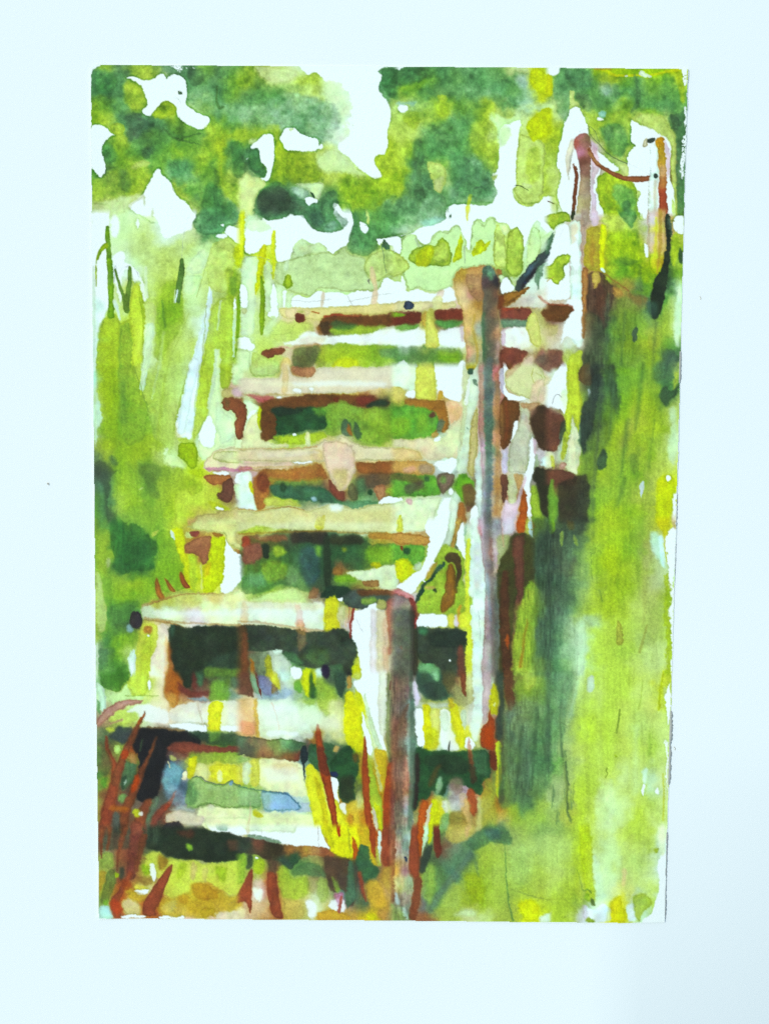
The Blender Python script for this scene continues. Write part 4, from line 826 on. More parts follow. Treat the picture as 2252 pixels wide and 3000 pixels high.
# post body
P('96,20,c98 96,60,b77 104,20,676 104,60,575 104,90,586 104,110,8a9 112,10,c77 112,50,b86 112,80,d97 112,110,c97 96,90,dab 96,110,dab 100,130,999 112,130,b85 100,160,aaa 94,160,cdd 112,160,c96', "93,0 115,0 115,20 116,34 115,60 116,90 117,116 117,130 118,150 117,168 94,168 96,140 97,120 94,90 92,60 93,36", rim=.15, soft=.7)
P('99,10,787 104,40,676 104,70,475 104,92,585 104,112,8a8 102,130,888 101,160,999', "98,0 106,0 108,20 108,60 107,100 108,120 105,140 104,168 98,168 97,140 101,110 100,80 98,50", soft=1.6, rim=0, var=.13)
P('dce', "116,2 120,4 121,20 120,34 116,30 115,12", soft=.7, a=.9); P('dce', "117,90 124,88 124,116 118,118", soft=.8, a=.9)
P(W, "118,0 124,4 128,10 120,20 122,28 130,32 140,34 144,30 145,35 140,38 130,38 122,38 118,30 120,18"); P('dda', "121,4 130,4 140,-2 152,0 162,8 165,14 162,30 152,38 140,34 130,30 120,22", soft=.8, rim=.2, var=.04); S('994', "152,4,1 149,12,1 153,20,1 158,18,1 162,14,1 154,8,.6", soft=.5, a=.7); P('c97', "120,6 140,-2 146,0 132,8 122,16", soft=2, a=.6); P('642', "118,0 130,0 128,4 124,4", soft=1); P('ecb', "152,18 164,14 164,40 148,40 146,36", soft=1.4, a=.8); P('865', "148,-2 168,-2 168,10 162,6", soft=1.5)
P('642', "118,34 122,34 124,38 136,39 137,46 136,60 130,64 130,78 126,86 120,91 116,86 115,60 116,44", rim=.2, soft=.7, var=.08); S('a43', "122,40,1 124,60,2 122,80,2", soft=2, a=.5); P('c86', "116,44 119,42 119,70 117,84", soft=1.5, a=.5)
P(W, "131,62 136,61 134,72 130,82 127,84 130,72"); P('ccb', "136,40 162,40 160,46 150,48 148,66 150,76 147,86 146,110 144,118 134,117 124,117 124,100 126,86 134,72 138,58", rim=.2, soft=.7); P('b86', "137,40 162,40 156,46 148,52 146,46 138,46", soft=1.4, a=.85); P('ca9', "144,52 150,66 150,74 146,72 142,60", soft=1.5, a=.6); S('999', "139,98,.6 141,108,.8 140,116,.5", soft=.4, a=.6)
P('432', "150,50 156,44 164,42 168,50 168,96 158,92 153,80 150,70 147,60", soft=1.3, rim=.05); P('976', "148,48 156,44 152,54 148,58", soft=2, a=.7); P(W, "150,76 153,84 154,94 152,110 150,110 146,120 148,96", soft=.7); P('ebc', "151,78 154,82 156,96 154,102 152,96", soft=.8, a=.8); P(W, "144,116 148,100 153,104 152,118 148,130 150,168 146,168 144,140 140,130", soft=.8)
P('643', "116,118 124,118 125,132 122,144 119,150 117,150", soft=.9, rim=.15); P('cca', "124,118 142,118 142,122 138,134 134,140 132,156 128,160 124,150 124,130", rim=.1, soft=.8); P('b85', "130,118 142,119 140,128 137,138 134,134 132,126", soft=1, a=.85); P('ecd', "120,144 126,150 132,150 138,136 143,120 146,122 140,140 134,160 130,168 118,168", soft=1, a=.9, rim=.1)
P('b52', "139,144 142,130 145,146 145,168 134,168 137,156", soft=.8, rim=.15); P('8b3', "150,130 156,132 158,144 160,160 162,168 150,168 149,150 148,140", soft=.9, rim=.15); P('332', "151,118 156,109 158,112 168,112 168,168 160,160 158,140 156,130 151,124", soft=1, var=.08)
P('9c8', "153,98 156,96 158,108 154,112", soft=1, a=.7); P('eff', "158,100 168,96 168,110 160,110", soft=1)
P('5a2', "72,118 78,118 84,122 88,128 90,140 88,150 84,154 74,146 70,140 67,134 68,126", soft=1, var=.14, rim=.15); P('643', "76,128 86,128 91,138 90,146 84,158 80,160 78,148 75,138", soft=1.6, a=.8); P('963', "71,148 78,148 80,168 69,168", soft=1, rim=.15); P(W, "84,156 90,150 94,168 83,168", soft=.8); P('898', "66,116 70,113 72,116 68,119", soft=1, a=.6)
T(3, 2)
P(W, "8,10 14,3 20,0 22,2 21,20 22,40 20,56 14,48 0,44 0,26 4,18", soft=.8); P('efc', "14,28 22,26 22,48 18,50", soft=2, a=.8, rim=0); S('666', "6,42,.6 8,34,.6 12,31,.7 16,35,.6", soft=.4, a=.8, w=.2)
P('bd3', "22,0 34,0 34,14 36,30 39,40 38,54 34,66 33,76 31,66 28,52 26,62 25,74 22,90 19,104 16,100 18,80 19,64 20,52 23,38", soft=.9, rim=.2, var=.08); P('9b4', "19,60 22,66 22,84 19,102 16,96 17,80", soft=1.5, a=.5); P('eec', "28,56 30,66 34,76 35,90 38,94 35,100 34,116 32,119 21,113 22,92 26,70", soft=.8, rim=.1); P('9b8', "28,70 34,80 36,96 32,110 30,90", soft=1.8, a=.4, dry=.3); P('eff', "44,26 47,26 48,32 46,36", w=.4)
P('653', "34,4 48,0 52,10 50,20 46,22 40,22 34,16 33,10", soft=1, rim=.1); P('343', "46,0 56,0 60,16 56,30 54,44 52,60 48,72 44,78 42,92 41,98 36,90 36,68 38,42 44,38 48,30 48,14", soft=1.8, a=.85, var=.12)
P('353', "66,0 74,4 76,24 80,40 76,56 70,40 66,22", soft=3, a=.65, streak=.1); P('353', "122,28 130,22 134,30 140,20 143,22 140,34 134,36 130,46 126,42 121,36", soft=1.5, a=.85); P('475', "114,0 138,0 136,16 130,24 116,18", soft=3, a=.5, dry=.15); P('be4', "138,8 142,8 142,22 136,28", soft=1.5, a=.7)
P('354', "58,96 61,88 64,96 66,106 62,113 54,114 54,104", soft=1.3, a=.85); P('573', "88,98 98,96 98,112 94,120 90,112", soft=2.5, a=.5, streak=.1); P('995', "86,60 96,54 94,72 88,84 80,92 80,82 84,72", soft=3, a=.35, dry=.2)
P('cfb', "132,48 140,44 140,66 141,90 138,110 130,100 134,70", soft=2.5, a=.6, rim=0); P('bd0', "120,122 130,118 138,122 138,134 134,168 118,168 118,140", soft=2, a=.8, dry=.1); P(W, "130,118 134,122 132,128 128,124", dry=.2, soft=.5); P('eff', "101,126 105,125 104,136 102,146 100,136", soft=.7); P(W, "136,140 140,136 140,168 137,168", soft=.7)
P('643', "0,46 8,48 16,54 20,58 19,66 14,72 14,88 8,94 0,90", soft=1, rim=.1, var=.08); P('344', "15,62 21,58 20,70 17,80 14,90 14,74", soft=1, a=.8); P('987', "4,44 12,48 18,54 10,54 2,48", soft=1.2, a=.5); P('eec', "0,94 6,94 9,100 8,110 0,112", soft=1); P('cd3', "3,96 9,100 9,111 5,112", soft=1, a=.7)
P('643', "0,112 12,113 22,114 32,120 32,130 14,130 0,130", soft=1.2); P('c98', "14,108 20,103 22,110 18,114 14,112", rim=.25); P('333', "12,128 34,120 44,116 46,130 46,150 44,168 14,168", soft=1.8, a=.8, var=.1); P('6a3', "4,124 8,122 9,140 12,152 12,168 1,168 2,144", soft=1.2, a=.8)
P('6a3', "58,130 70,134 66,150 56,160 50,150 52,140", soft=5, a=.3); S('463', "84,124,4 80,140,5 76,152,3", soft=3, a=.4)
T(0, 3)
P('263', "27,2 36,0 44,6 52,4 58,6 64,12 72,20 82,28 78,36 74,44 76,52 66,57 60,55 54,54 48,58 42,60 36,56 30,52 32,44 29,34 27,20", soft=1.3, a=.6, rim=.1, var=.12)
P('8b3', "12,10 26,10 26,24 24,44 24,56 18,60 14,50 12,30", soft=2, a=.4); P('be8', "23,42 28,42 28,50 24,54", soft=1.5, a=.8); P('be7', "12,54 16,60 19,70 20,80 24,96 24,110 20,122 14,120 12,96 13,80 12,66", soft=1.2, a=.75, rim=.1)
P('6a2', "76,18 82,12 88,12 94,14 98,26 103,36 107,48 110,62 112,72 106,76 88,80 76,72 72,62 78,46 80,34", soft=1.1, a=.55, rim=.15); P('be5', "70,16 76,12 79,11 78,15 74,18", soft=.8); P('473', "26,96 40,88 58,86 60,92 50,100 44,112 38,120 28,108 24,100", soft=3, a=.6)
P('ce1', "92,10 104,8 108,20 110,38 116,50 120,62 118,78 110,74 106,48 100,34 96,20", soft=.9, rim=.1); P('eff', "92,12 95,10 98,22 94,20", soft=.7); P('ce7', "108,14 122,12 120,18 110,22", soft=1); P('ae3', "112,38 122,40 120,60 120,78 114,74 112,56", soft=1.4, a=.8); P('eeb', "125,48 127,50 127,70 125,78", soft=.9, a=.7)
P('bd0', "136,20 150,17 152,24 151,40 151,64 148,68 140,76 130,84 126,70 127,52 132,48 135,34", soft=1.1, rim=.12); P('da2', "128,52 136,44 134,60 128,64", soft=2, a=.5); P(W, "152,17 156,28 162,36 168,42 166,56 162,74 156,80 147,80 146,70 150,66 151,40", rim=.08, soft=.7)
P('964', "106,28 112,25 118,22 128,18 138,18 135,34 132,46 130,49 126,48 124,40 112,36 109,38", rim=.2, soft=.8, var=.08); P('944', "112,13 123,12 124,18 119,20 114,18", rim=.15); P('a63', "136,14 148,14 150,17 144,19 138,17", rim=.15)
P('dd9', "108,8 116,6 124,0 168,0 168,38 160,30 154,26 151,16 144,14 130,13 118,11", rim=.25, soft=.7); P('c96', "110,8 122,2 122,0 112,0", soft=1.5, a=.8); P('a85', "160,14 168,10 168,32 162,26", soft=2, a=.6)
P('b63', "77,62 79,64 82,74 84,80 87,84 86,87 82,88 77,80 75,72", tag=1, rim=.3, w=.3); P('b63', "85,61 89,66 94,72 99,78 96,79 91,77 88,70", tag=1, rim=.3, w=.3); P('b53', "103,55 107,60 109,67 114,73 113,75 107,75 103,68 102,60", tag=1, rim=.3, w=.3)
P('70,98,cda 90,100,efc 120,104,edd 150,100,efb 90,90,bc5 120,88,dd7 76,90,aa4 140,84,dc8 160,90,ffb 168,104,efb 110,84,cc6 130,95,efa', "60,93 66,89 84,86 92,82 104,80 120,79 140,80 154,81 160,79 168,78 168,113 150,114 130,115 116,117 104,115 90,110 62,108 60,100", soft=1.2, rim=.12); S('863', "64,108,1.5 80,110,2 92,112,2 106,116,1.5", soft=1, a=.7); S('974', "62,92,2 80,87,3 92,83,2", soft=1.5, a=.6); P('fff', "70,100 80,104 100,106 80,106", soft=2, a=.5, rim=0)
P('334', "47,108 50,100 56,98 61,106 63,112 60,118 53,118 49,114", rim=.15, soft=.8, var=.12); P('8aa', "46,112 50,114 54,120 49,123 45,118", soft=1, a=.9)
P('cd4', "62,112 78,112 80,120 78,140 76,168 48,168 54,150 58,132 60,120", soft=.9, rim=.12, a=.9); P('ad2', "66,124 76,120 74,150 70,168 58,168 60,140", soft=2.5, a=.4); B('a73', 68.5, 119, 5, 4.5, soft=1.2); B(W, 69.5, 125.5, 1.5, 1.3, soft=.4); S('8b2', "71,124,.7 71,160,.7", soft=.5, a=.7)
P('efe', "46,150 50,142 55,139 54,168 49,168 48,158", soft=.7); P('fed', "78,112 90,113 91,124 88,138 89,150 88,168 68,168 72,150 78,138 80,124", soft=.9, rim=.05); P('eb8', "86,124 91,130 92,150 90,168 86,168 87,140", soft=2, a=.7, rim=0)
P('233', "91,114 104,115 112,118 130,116 150,116 168,115 168,168 100,168 94,156 92,140 90,126", soft=1.1, var=.12, rim=.05); P('a52', "90,130 94,140 94,156 101,168 90,168", soft=2, a=.8); P('354', "128,158 150,146 168,140 168,168 126,168", soft=3, a=.5); P('7a3', "128,160 140,160 160,162 168,160 168,168 130,168", soft=2.5, a=.6); P('354', "91,112 98,116 96,128 91,124", soft=1.2)
P('475', "14,140 26,140 24,158 16,164 14,156", soft=2, a=.5); P('372', "34,158 48,156 48,168 32,168", soft=2, a=.6); P('dfb', "13,132 15,136 15,160 14,168 12,168", soft=.8)
T(1, 3)
P('dda', "0,0 82,0 92,0 168,0 168,17 150,15 130,13 96,13 60,12 30,14 8,14 0,16", soft=.9, rim=.12, var=.03, a=.9); P('9c2', "4,12 20,8 44,11 56,12 50,15 10,16 0,16", soft=1.8, a=.7); P('de3', "84,0 94,0 92,12 82,12", soft=1, a=.9); S('cb8', "100,2,.6 108,8,.6", soft=.5, a=.5)
P('253', "4,18 30,16 54,12 96,13 130,14 136,20 140,28 168,26 168,50 156,54 132,54 116,56 112,46 106,40 100,60 98,76 120,84 100,92 94,78 76,80 60,74 44,70 30,80 4,82 2,60 1,30", soft=1.3, a=.5, rim=.08, var=.18)
P('a43', "2,18 12,18 14,30 4,32", soft=1.5); P('854', "4,30 24,24 26,42 12,50 4,48", soft=1.8, a=.85); P('954', "8,18 52,17 54,24 26,24", soft=1.6, a=.75); P('233', "25,26 33,26 34,40 28,44 25,38", soft=1.1); P('322', "56,14 96,13 96,28 78,26 56,26", soft=2.2, a=.65); P('332', "98,18 132,16 136,26 110,28 98,26", soft=2, a=.8); P('a73', "138,16 168,17 168,23 140,22", soft=1.2, a=.8)
P('9c3', "36,30 46,28 52,36 46,40 40,42", soft=1.8, a=.8); P('8b3', "24,48 40,44 54,50 52,64 40,68 30,70 24,60", soft=2.5, a=.6, var=.15); P('6a6', "10,56 26,58 30,74 10,72", soft=2.5, a=.6); P('7a6', "54,50 66,54 64,70 54,74 50,62", soft=2, a=.6); P('356', "66,30 86,30 88,60 80,74 70,68 66,50", soft=3, a=.6, var=.15); P('7b3', "82,28 90,28 89,42 84,40", soft=2, a=.6); P('bb2', "112,30 118,32 116,36 112,34", soft=1.5, a=.6); P('7b2', "138,30 168,30 168,46 150,50 138,48", soft=2.5, a=.6)
P('233', "92,16 98,16 101,60 100,76 97,92 94,84 92,60", soft=1.5, a=.8); P('243', "88,80 92,78 96,72 118,74 124,80 122,90 110,88 104,84 100,92 98,92 95,84 89,86", soft=1, rim=.1)
B('863', 107, 57, 6, 5.5, rim=.2, soft=.8); P('efb', "115,58 130,56 144,55 160,50 168,50 168,76 156,76 150,72 150,66 130,68 122,62", soft=1.2, rim=.05); P('bb0', "142,47 152,47 154,52 148,54 142,52", soft=1.5, a=.8); P('6a2', "102,62 114,60 126,62 128,68 112,68 102,68", soft=1.3, a=.9); P('b75', "132,67 150,66 151,70 148,75 134,72", soft=.8, rim=.15); P('cf8', "34,80 50,76 60,74 66,78 74,88 70,92 50,90 20,90 10,88", soft=2.2, a=.8, rim=0); P('864', "76,76 88,74 84,86 75,87", rim=.1, soft=.9, a=.85)
P('efd', "0,88 14,90 50,90 74,90 90,90 92,98 92,122 76,119 56,116 30,114 0,112", soft=1.5, rim=0, a=.85); P('eb8', "2,88 10,92 10,112 2,112", soft=1.5, a=.5); P('ea8', "60,92 66,92 72,118 60,114 62,104", soft=1.5, a=.7); P('e96', "62,108 68,108 72,118 62,117", soft=1.5, a=.6); P('dd2', "92,90 96,84 102,84 104,82 108,90 106,104 110,118 94,122 93,108", soft=1, a=.9); P('cd8', "106,96 114,92 114,116 110,116 107,108", soft=1, a=.7)
P('344', "0,114 30,114 56,118 76,121 96,123 104,119 112,118 120,124 122,134 126,136 128,150 124,152 122,168 116,168 112,156 98,158 84,162 66,158 50,152 46,142 36,142 30,144 10,142 0,144", soft=1.2, var=.14, rim=.05); P('485', "46,144 60,144 72,156 60,160 50,154", soft=2, a=.6); P('584', "76,136 96,140 100,154 84,160 70,150", soft=3.5, a=.5, var=.15); P('875', "62,122 72,120 74,132 68,142 64,142", soft=1.5, a=.7); P('974', "60,118 72,119 74,126 64,124", soft=1.2, a=.6)
P('642', "0,114 8,114 11,150 11,168 0,168", soft=1.5, a=.7); P('843', "4,120 10,124 10,168 2,168", soft=1.5, a=.6); P('675', "12,144 34,144 36,168 14,168", soft=2, a=.8, streak=.1); P('b62', "13,150 16,152 20,168 15,168", soft=.7, a=.9); P('aa2', "28,148 34,146 38,168 30,168", soft=1.2, a=.8); P('efe', "36,142 42,140 48,142 46,146 38,146", soft=.8); P('cdb', "36,146 48,146 56,156 56,168 38,168", soft=1.5, a=.85); P(W, "56,158 68,160 68,168 56,168", soft=1); P('bd1', "69,160 80,162 82,168 69,168", soft=1); P('dfe', "82,162 92,160 90,168 82,168", soft=1.2, a=.9); P('224', "90,156 98,158 98,168 90,168", soft=1)
P('454', "110,86 120,78 134,76 150,78 168,77 168,86 162,92 160,100 150,98 140,98 124,97 116,94", soft=1.1, rim=.12, var=.12); P('842', "126,78 140,76 150,76 168,78 168,84 148,82 130,84", soft=1.3, a=.7); P('8b4', "132,86 148,84 150,90 140,94 132,92", soft=1.6, a=.75); P('bb6', "150,86 160,88 160,98 152,99 148,96", rim=.15, soft=.8, a=.8)
P(W, "122,100 124,100 136,98 140,94 149,90 150,98 160,100 160,168 126,168 132,156 128,146 128,136 122,132 121,118 124,106", soft=.8, rim=.08); P('edd', "143,96 149,98 149,130 150,168 142,168 142,130", soft=1.4, a=.75); P('dca', "149,98 158,100 162,104 160,168 150,168 149,140", soft=1, a=.85); P('da8', "155,110 162,104 162,168 156,168", soft=1.8, a=.7); S('aab', "126,108,.5 134,122,.5", soft=.5, a=.5); S('c66', "119,96,3 118,112,2", soft=1.2, a=.7); S('933', "123,98,3.5 121,112,3 120,128,2", soft=.9, a=.9); S('db9', "115,96,2 116,116,2", soft=1, a=.7); P(W, "106,87 113,86 112,90 107,89", soft=.5); P('b55', "160,86 168,84 168,130 162,150 160,110", soft=1.5, a=.75)
P('cd0', "122,158 130,156 134,168 122,168", soft=1.2)
T(2, 3)
P('efb', "0,0 41,0 38,12 33,14 10,15 0,17", soft=.8, rim=.15); P('dd3', "4,0 10,0 11,16 4,16", soft=1.2, a=.8); P(W, "41,0 62,0 58,20 54,28 50,40 38,60 28,72 22,80 18,82 10,76 2,74 12,68 24,58 32,54 36,42 38,30 40,22 34,13", soft=.7, rim=.08); P('dec', "61,0 68,0 64,24 60,30 56,28 59,14", soft=.8)
P('b84', "0,17 16,16 30,18 40,22 40,27 36,30 20,30 8,28 0,22", rim=.25); P('5a3', "0,26 10,29 34,29 35,42 28,52 22,52 10,46 0,46", soft=1.3, var=.12); P('253', "10,32 18,31 21,38 12,40", soft=1.4); P('742', "6,28 12,29 10,36", soft=.8); P('ce0', "2,46 14,42 22,50 22,58 12,68 6,70 4,60", soft=1.6, a=.95); P('ceb', "22,50 32,46 32,54 24,58", soft=1.2, a=.8); P('efc', "0,52 4,62 6,74 0,74", soft=1)
P('c85', "68,0 78,0 72,14 68,26 66,34 62,34 64,22 68,10", rim=.25); P('863', "76,0 84,0 79,5", soft=.8); P(W, "75,3 78,8 77,18 79,40 78,46 72,34 68,30 70,18", soft=.8); P('7cb', "78,8 82,4 78,20 76,18", soft=1, a=.6)
P('8b3', "52,30 58,28 68,34 74,34 78,48 76,66 80,84 90,86 90,96 84,102 60,106 44,105 30,104 26,96 28,84 30,78 38,70 48,56 50,48 44,46", soft=1.1, var=.13, rim=.1); P('b82', "44,48 50,46 46,56 38,66 34,64", soft=1.2, a=.6)
P('244', "22,93 25,87 27,79 35,69 45,57 54,46 57,48 49,59 41,67 34,75 31,83 27,91 24,93", rim=.1, soft=.9); P('476', "46,56 54,46 56,50 50,58", soft=1, a=.6); B('342', 46, 78, 3, 2.6, soft=1); P('ca6', "34,74 46,73 46,76 38,78", soft=1, a=.7); P(W, "33,66 36,68 35,69 32,67", w=.2)
P('432', "56,41 61,37 69,37 73,41 74,52 74,62 71,72 69,82 68,70 69,52 65,46 60,48 57,46", soft=.9, rim=.1, a=.9); P('862', "60,48 66,49 68,64 69,84 66,94 62,98 56,103 51,98 53,88 57,72 58,60", rim=.3, var=.1); P('753', "58,70 66,70 64,90 58,92", soft=2, a=.5)
P('e93', "71,94 75,92 73,104 73,118 71,118", soft=.9, a=.8); P(W, "26,106 32,103 60,104 60,117 44,117 26,117", rim=.08, soft=.7); P('de4', "60,104 68,104 68,119 61,118", soft=.8); P('fef', "68,104 71,104 72,118 68,118", soft=.6); P('df3', "80,22 84,20 83,50 83,80 84,102 85,130 86,150 88,168 80,168 79,140 80,118 73,118 73,104 79,100 78,70 78,40", soft=1, rim=.08, a=.9); P(W, "84,92 90,96 88,102 84,100", soft=.8)
P('efe', "86,0 92,0 94,20 98,50 100,80 100,110 98,140 96,168 87,168 86,130 84,100 88,90 83,80 83,50 84,20", soft=.9, rim=.05); P('ddd', "88,20 96,30 98,60 97,82 90,80 86,60", soft=2.5, a=.5, rim=0); S('9a9', "92,100,.7 94,110,.7 94,130,.5", soft=.5, a=.5)
P('94,10,dab 96,50,b99 104,10,999 102,50,999 110,40,caa 106,70,aaa 102,90,caa 108,90,676 102,120,b99 108,120,676 100,150,caa 108,150,787 104,75,9a9 112,60,ca9', "92,0 118,0 119,20 114,50 112,80 114,100 114,130 112,168 96,168 97,140 99,110 100,80 98,50 95,24", rim=.12, soft=.7, var=.1); P('777', "98,0 106,0 106,30 110,60 112,90 110,110 110,140 112,168 108,168 106,120 104,90 101,60 98,30", soft=1.4, a=.4, var=.12, rim=0)
P('d88', "104,18 108,22 108,48 104,40", soft=1.3, a=.7); P('d88', "93,8 96,10 97,20 93,18", soft=1, a=.6); P('9a6', "113,18 124,16 128,20 126,30 118,44 113,50", soft=1.8, a=.8); S('e87', "119,4,1.5 120,30,1", soft=.8, a=.6); P('ede', "118,0 132,0 131,14 125,16 120,18", soft=.8)
P('c52', "134,0 144,0 143,16 134,16", soft=.7); P('be5', "144,0 148,0 150,16 155,26 150,28 142,20", soft=1, a=.7); P('dff', "145,4 149,2 152,18 150,24 147,14", dry=.2, soft=.6); P('8b2', "150,0 160,0 164,4 158,14 154,20", soft=1, a=.8)
P('442', "127,20 131,16 144,16 152,20 156,30 154,60 150,80 140,90 136,70 132,90 128,140 128,168 116,168 115,130 114,90 112,60 116,44 122,36 128,30", soft=1.2, var=.1, rim=.05); P('643', "130,20 142,17 142,50 142,74 139,88 136,92 134,80 132,60 130,40", tag=1, rim=.2, soft=.7); P('532', "118,56 125,56 126,100 127,130 128,168 120,168 116,130 115,100", tag=1, soft=1.4, a=.8); P('c52', "121,130 124,122 126,138 124,142", soft=1, a=.8)
P('355', "156,20 168,10 168,90 162,80 158,76 152,50", soft=2.5, a=.6, streak=.08); P('8b3', "143,72 150,66 156,76 156,110 154,140 150,168 128,168 130,130 136,100 140,84", soft=1.8, a=.75, streak=.1); S('a62', "146,110,1.5 142,130,2 138,160,4", soft=1.6, a=.7); P('9c4', "148,158 160,150 168,156 168,168 146,168", soft=2, a=.6)
P('e88', "0,74 8,76 14,80 22,82 24,92 22,96 10,84 0,80", soft=1, a=.8); P('643', "0,78 10,82 20,88 26,94 26,104 24,108 20,96 8,88 0,86", soft=1, a=.6)
# front post top
P('6,90,877 12,100,776 4,120,876 16,130,675 6,150,987 14,160,776', "-10,76 0,78 12,84 24,90 24,100 24,130 25,168 -30,168 -30,90 -22,80", soft=1, rim=.1, var=.14, a=.9); P('833', "16,84 24,88 26,100 26,118 22,120 23,100", soft=.8, a=.9); P('d34', "22,106 26,106 26,118 22,120", soft=.8, a=.8); B('d65', 9, 140, 2.2, 2.6, soft=.9, a=.8)
P('344', "26,118 50,118 62,119 74,120 80,122 80,134 79,150 80,168 54,168 50,160 44,156 36,158 26,150 25,130", soft=.9, var=.1, rim=.08); P('232', "38,124 60,120 79,122 78,138 70,140 40,138", soft=2, a=.7); P('6b8', "27,157 36,156 44,158 52,162 52,168 26,168", soft=1.5, a=.8); P('743', "70,138 76,134 79,150 79,168 70,168", soft=1.5, a=.75); P('332', "22,120 27,118 27,168 22,168", soft=1, a=.7); B(W, 62, 153.5, 1.2, 1.1, soft=.3, w=.2); P('387', "28,118 40,118 38,126 28,126", soft=1.5, a=.7)
T(3, 3)
P('344', "0,0 44,0 42,14 30,20 20,40 10,60 0,60", soft=3, a=.5, var=.1); P('6a2', "1,0 9,0 9,14 4,18 1,12", soft=1, a=.85); P('9b4', "15,14 19,14 18,24 16,32 14,24", soft=1); P('9b4', "28,16 33,22 34,30 30,28", soft=1.2, a=.6); P('652', "22,2 30,4 30,14 24,12", soft=1.8, a=.5)
P('355', "0,50 8,60 10,90 8,130 4,168 0,168", soft=2.5, a=.4, streak=.1); P('8b2', "60,60 90,40 92,70 80,100 62,104 54,80", soft=8, a=.3); P('995', "104,20 112,24 114,44 110,60 108,90 106,110 104,118 104,60", soft=2.5, a=.35); S('884', "108,116,2 104,132,3 101,144,3", soft=1.2, a=.6); P('aa4', "76,110 80,112 83,134 79,138 74,134", rim=.25, soft=.7, a=.8)
P('cfd', "112,14 120,14 124,40 128,56 120,46 112,30", soft=2.5, a=.7, rim=0); P('dff', "120,18 126,20 128,40 126,56 122,44", soft=1.5, a=.8, rim=0); P('cc1', "118,0 135,0 132,12 130,26 130,50 128,40 126,16 120,8", soft=1, a=.85); P(W, "131,14 137,8 140,14 138,60 137,168 132,168 134,150 134,120 133,96 134,74 130,60 130,30", soft=.6, rim=.05, w=1.2); P('8b1', "127,60 131,60 133,70 136,73 134,80 135,88 133,96 134,106 134,130 134,150 131,168 127,168 129,140 128,120 128,96 128,76", soft=1.2, a=.7, rim=.1, w=1.3); P('db9', "134,0 140,0 139,14 136,8", soft=.8, a=.8)
P('bea', "34,112 40,110 44,130 40,168 32,168 33,130", soft=2.2, a=.8); P('8b8', "36,106 56,104 60,118 48,120", soft=4, a=.4); S('573', "48,38,.8 49,66,.6", soft=.6, a=.6); S('573', "56,78,1 60,90,1.5", soft=1.2, a=.5)
T(0, 4)
P('372', "16,0 44,0 48,6 40,12 38,20 30,20 24,16 18,12", soft=1.2, a=.7, rim=.1); P('dfd', "13,8 20,12 23,24 24,38 20,44 16,34 17,24 14,18", soft=.8); P('495', "13,26 17,30 18,42 14,44", soft=1.2, a=.7); P('cf9', "24,20 38,20 44,10 50,12 60,24 66,24 60,30 44,28 30,34 26,30", soft=1, a=.85)
P('be4', "46,8 56,0 68,0 68,14 66,24 52,24 46,16", soft=1, a=.85); P(W, "68,10 71,6 72,16 69,20", soft=.8); S('6a3', "44,23.5,.8 80,24,.8", soft=.5, a=.7); P('be5', "22,38 44,38 60,46 56,52 40,56 26,50", soft=2, a=.8)
P('b87', "14,46 22,40 32,32 44,28 56,28 64,28 60,33 50,34 38,40 28,46 20,54 15,58 13,52", rim=.2, soft=.8); S('b87', "28,54,2 41,50,3", soft=1, a=.8); P(W, "44,42 56,34 66,32 90,40 92,54 76,54 62,50 58,42", soft=1.6, a=.75, rim=0)
P('a52', "88,0 100,0 104,10 103,22 100,34 97,40 93,34 88,26 86,12", soft=2, a=.9, rim=0); P('c95', "88,20 101,22 98,36 95,38 90,30", soft=2, a=.6, rim=0); P('233', "104,0 116,0 116,14 110,17 106,12", soft=1.2); P('733', "98,8 108,16 120,20 134,18 136,24 118,26 104,22", soft=1.6, a=.8); P('475', "118,0 128,0 128,14 123,14", soft=1.2); P('733', "116,0 119,0 122,18 116,18", soft=1.2, a=.8); P('6a3', "136,8 154,10 158,24 150,30 134,30", soft=2.2, a=.7); P('8ab', "108,26 130,26 136,29 120,30", soft=1.2, a=.7); P('576', "156,4 168,6 168,18 158,16", soft=2, a=.7)
P('ffe', "90,40 102,34 130,30 168,30 168,62 150,58 130,54 100,52 92,50", soft=1.4, rim=0, a=.7); P('de2', "134,30 149,31 147,50 146,64 133,62 133,46", rim=.08, soft=.7); P(W, "92,54 110,54 132,57 132,64 112,62 92,57", soft=.8); P(W, "147,56 168,58 168,64 147,62", soft=.8); S('edc', "122,32,3 126,50,2 128,58,1", soft=.6, a=.7)
P('222', "56,60 66,57 84,59 96,60 110,62 122,68 127,74 124,78 110,74 96,74 90,82 88,92 84,110 82,122 78,134 66,140 56,138 54,124 60,110 58,92 52,76 54,68", soft=1, rim=.05); P('345', "36,56 54,58 50,72 40,78 34,72 24,68 32,62", soft=1.8, a=.9); P('243', "110,64 140,64 168,66 168,82 140,78 126,74", soft=2.4, a=.7); P('be4', "24,58 32,58 34,62 26,63", soft=1, a=.9); P('c86', "66,57 84,59 96,60 110,61 108,63 90,61 70,59", soft=.9, a=.7); P('7b4', "132,60 148,62 146,72 134,74", soft=2, a=.5)
P('743', "89,80 96,75 112,74 126,77 140,79 168,80 168,86 140,86 120,84 100,86 90,84", rim=.1, soft=.9); P('7a3', "112,86 140,86 168,86 168,102 140,96 122,100 112,94", soft=2.2, a=.7)
P('468', "90,88 100,92 108,96 110,104 106,112 108,118 116,116 120,128 112,140 100,150 92,140 84,128 82,118 84,104 88,96", soft=2.5, a=.3); P('7ab', "86,100 96,94 106,104 104,118 100,128 90,130 84,120", soft=2.5, a=.8); P('cc8', "91,88 100,90 98,94 92,94", soft=.9, a=.8); S('edb', "90,95,1 92,101,1", soft=.4)
